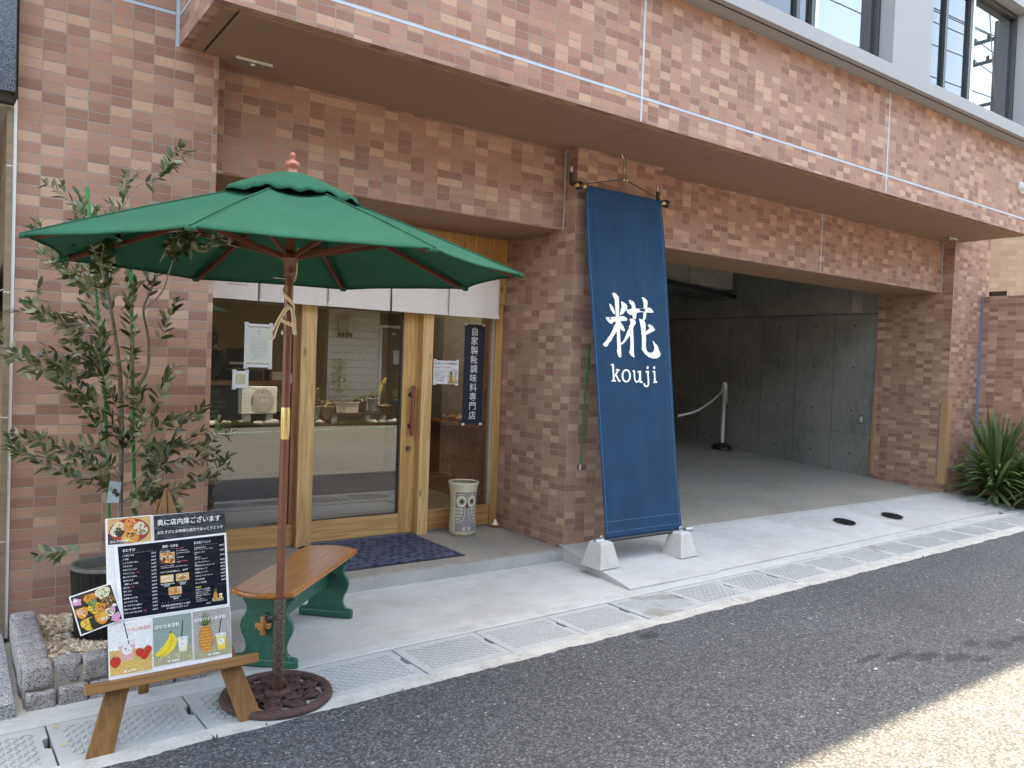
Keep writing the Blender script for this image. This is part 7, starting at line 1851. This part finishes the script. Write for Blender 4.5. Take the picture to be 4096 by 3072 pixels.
for i in range(46):
    a = rn.uniform(0,6.3); d = Vector((math.cos(a)*.7, math.sin(a)*.7, rn.uniform(.5,1.3))).normalized(); p_ = Vector((7.61,py,.54)); vs = []; L = rn.uniform(.3,.52); s_ = Vector((-math.sin(a),math.cos(a),0))
    for k in range(9):
        w = .020*(1-k/8)+.001; vs += [p_-s_*w*.5, p_+s_*w*.5]; p_ = p_+d*L/8; d = (d+Vector((0,0,-.17))).normalized()
    mb.add(vs, [(2*k,2*k+1,2*k+3,2*k+2) for k in range(8)], 0, True)
mb.build('foliage', M_shrub, t)
mb = MB()
for i in range(60): mb.ico((7.72+.012*(i%12)+rn.gauss(0,.02), py+.1+rn.gauss(0,.03), .72+.025*(i%12)+rn.gauss(0,.012)), .013, seg=6, ring=4)
mb.build('flowers', plain('yellow_flower', (.60,.46,.06), .6), t)
t = pot('dark_pot', 7.37, py-.1, .25, .10, .135, .235, (.03,.03,.03), 'dark pot with broad leaves beside the grey orchid pot'); bushy(t, 7.37, py-.1, .47, 60, .12, .12, .10, 3, M_shrub, 'low')
t = pot('brown_bowl', 7.89, py, .27, .10, .15, .13, (.16,.06,.035), 'low brown bowl pot across the road right of the orchid'); bushy(t, 7.89, py, .38, 40, .1, .06, .05, 8, M_shrub, 'low')
t = pot('blue_pot', 8.27, py, .28, .085, .115, .245, (.06,.12,.20), 'blue pot with a small leafy plant in front of the opposite door'); bushy(t, 8.27, py, .50, 150, .14, .24, .06, 4, M_shrub, 'low')
t = pot('clay_pot', 6.56, py, .115, .105, .155, .27, (.26,.18,.11), 'weathered clay pot with dry grass across the road'); bushy(t, 6.56, py, .37, 90, .13, .14, .07, 5, leaf_mat('dry_grass', (.35,.27,.12), (.35,.27,.12)), 'low')
t = pot('tall_grey_pot', 6.30, py, .115, .07, .105, .275, (.33,.34,.35), 'tall grey pot with a small shrub left of the clay pot'); bushy(t, 6.30, py, .38, 170, .15, .42, .055, 6)
t = pot('shrub_pot', 5.68, py, .05, .08, .11, .2, (.10,.08,.06), 'dark pot with a loose shrub right of the air conditioner'); bushy(t, 5.68, py, .2, 220, .2, .5, .06, 7)
bk = thing('plant_bench', (7.5, py, .0), 'low black bench of blocks carrying the pots across the road', 'bench')
mb = MB().box(6.6, 8.5, py-.18, py+.16, .20, .245); mb.build('plank', M_black, bk)
mb = MB()
for x in (6.68, 7.45, 7.85, 8.4): mb.box(x-.06, x+.06, py-.14, py+.12, .02, .1995)
mb.build('block', M_block, bk)
mb = MB(); rn = random.Random(6)
for i in range(2200):
    x = rn.uniform(3.6, 8.6); dn = noise.noise(Vector((x*1.6, 3, 3)))
    if dn < -.15: continue
    c = Vector((x, py+.12+rn.uniform(-.05,.16), .015)); a = rn.uniform(0,6.3); L = rn.uniform(.03,.09)*(1+dn)
    leaf(mb, c, Vector((math.cos(a)*.6, math.sin(a)*.6, 1)), Vector((1,0,.3)), L, L*.3, .3)
tag(mb.build('verge_weeds', M_shrub), 'sunlit weeds along the far road edge', 'weeds', kind='stuff')
mb = MB()
for i in range(16):
    x = 4.2+.28*i+rn.uniform(-.08,.08); mb.ico((x, py+.05+rn.uniform(-.06,.06), .04), rn.uniform(.06,.13), 1.3, .8, .6, .5, 0, i)
tag(mb.build('verge_stones', M_granite), 'rough stones lining the far road edge', 'stones', kind='stuff')
for (x0, x1, lab, c, h) in ((-18, -4.6, 'two storey grey house added across the road on the left to block low sky', (.24,.235,.23), 6.8), (14.6, 30, 'two storey brown house added across the road on the right to block low sky', (.23,.18,.14), 7.2)):  # added houses that block low sky and darken the lower walls
    t = thing('house', ((x0+x1)/2, HY, 0), lab, 'house')
    MB().box(x0, x1, HY-8, HY-.3, -.2, h).build('wall', plain('house_render_%d' % int(h*10), c, .85, var=.1, scale=2), t)
    MB().add([(x0-.4,HY+.1,h-.05),(x1+.4,HY+.1,h-.05),(x1+.4,HY-4.1,h+1.5),(x0-.4,HY-4.1,h+1.5),(x1+.4,HY-8.4,h-.05),(x0-.4,HY-8.4,h-.05)], [(0,1,2,3),(3,2,4,5),(1,4,2),(0,3,5)]).build('roof', M_dkw, t)
    n_ = int((x1-x0)/2.6)
    for i in range(n_):
        for z in (1.0, 4.0):
            xa = x0+.8+2.6*i
            w_ = MB().box(xa, xa+1.4, HY-.30, HY-.26, z, z+1.3).build('window', M_alu, t); MB().box(xa+.06, xa+1.34, HY-.259, HY-.25, z+.06, z+1.24).build('pane', plain('far_dark_glass', (.05,.055,.06), .08) if 'far_dark_glass' not in bpy.data.materials else bpy.data.materials['far_dark_glass'], w_)
UP = thing('utility_pole', (31.5, -6, 0), 'concrete utility pole with crossarms down the street, seen in the upper window glass', 'utility pole')
MB().tube([(31.5,-6,-.3),(31.5,-6,14.8)], [.17,.10], 14).build('pole', plain('weathered_pole', (.13,.125,.115), .85), UP)
mb = MB()
for z in (14.2, 13.4, 11.8): mb.box(31.45, 31.55, -6.9, -5.1, z-.05, z+.05)
mb.build('crossarm', M_alu_dark, UP)
mb = MB()
for z in (14.2, 13.4):
    for y in (-6.8,-6.3,-5.7,-5.2): mb.lathe((31.5,y,z+.05), [(.03,0),(.07,.05),(.04,.08),(.07,.12),(.03,.18),(.0001,.2)], 10)
mb.build('insulator', M_alu_dark, UP)
MB().tube([(31.5,-5.55,11.9),(31.5,-5.55,12.7)], .26, 18).build('transformer', M_alu_dark, UP)
wr = thing('overhead_wires', (10, -3.6, 10), 'black overhead wires running along the street above', 'wires')
mb = MB()
for (y, z) in ((-6.8,14.4),(-6.3,14.4),(-5.2,14.4),(-6.8,13.6),(-5.2,13.6),(-5.9,11.9),(-5.7,10.9),(-5.6,10.2)):
    for x0, x1 in ((-6, 31.5), (31.5, 66)):
        mb.tube([(x0+(x1-x0)*k/14, y, z-.7*4*(k/14)*(1-k/14)) for k in range(15)], .018, 5)
mb.tube([(31.5,-5.9,11.2),(16,0.5,9.2),(8.4,3.7,7.2)], .014, 5)
mb.build('wire', M_black, wr)
bpy.data.objects.remove(_to)
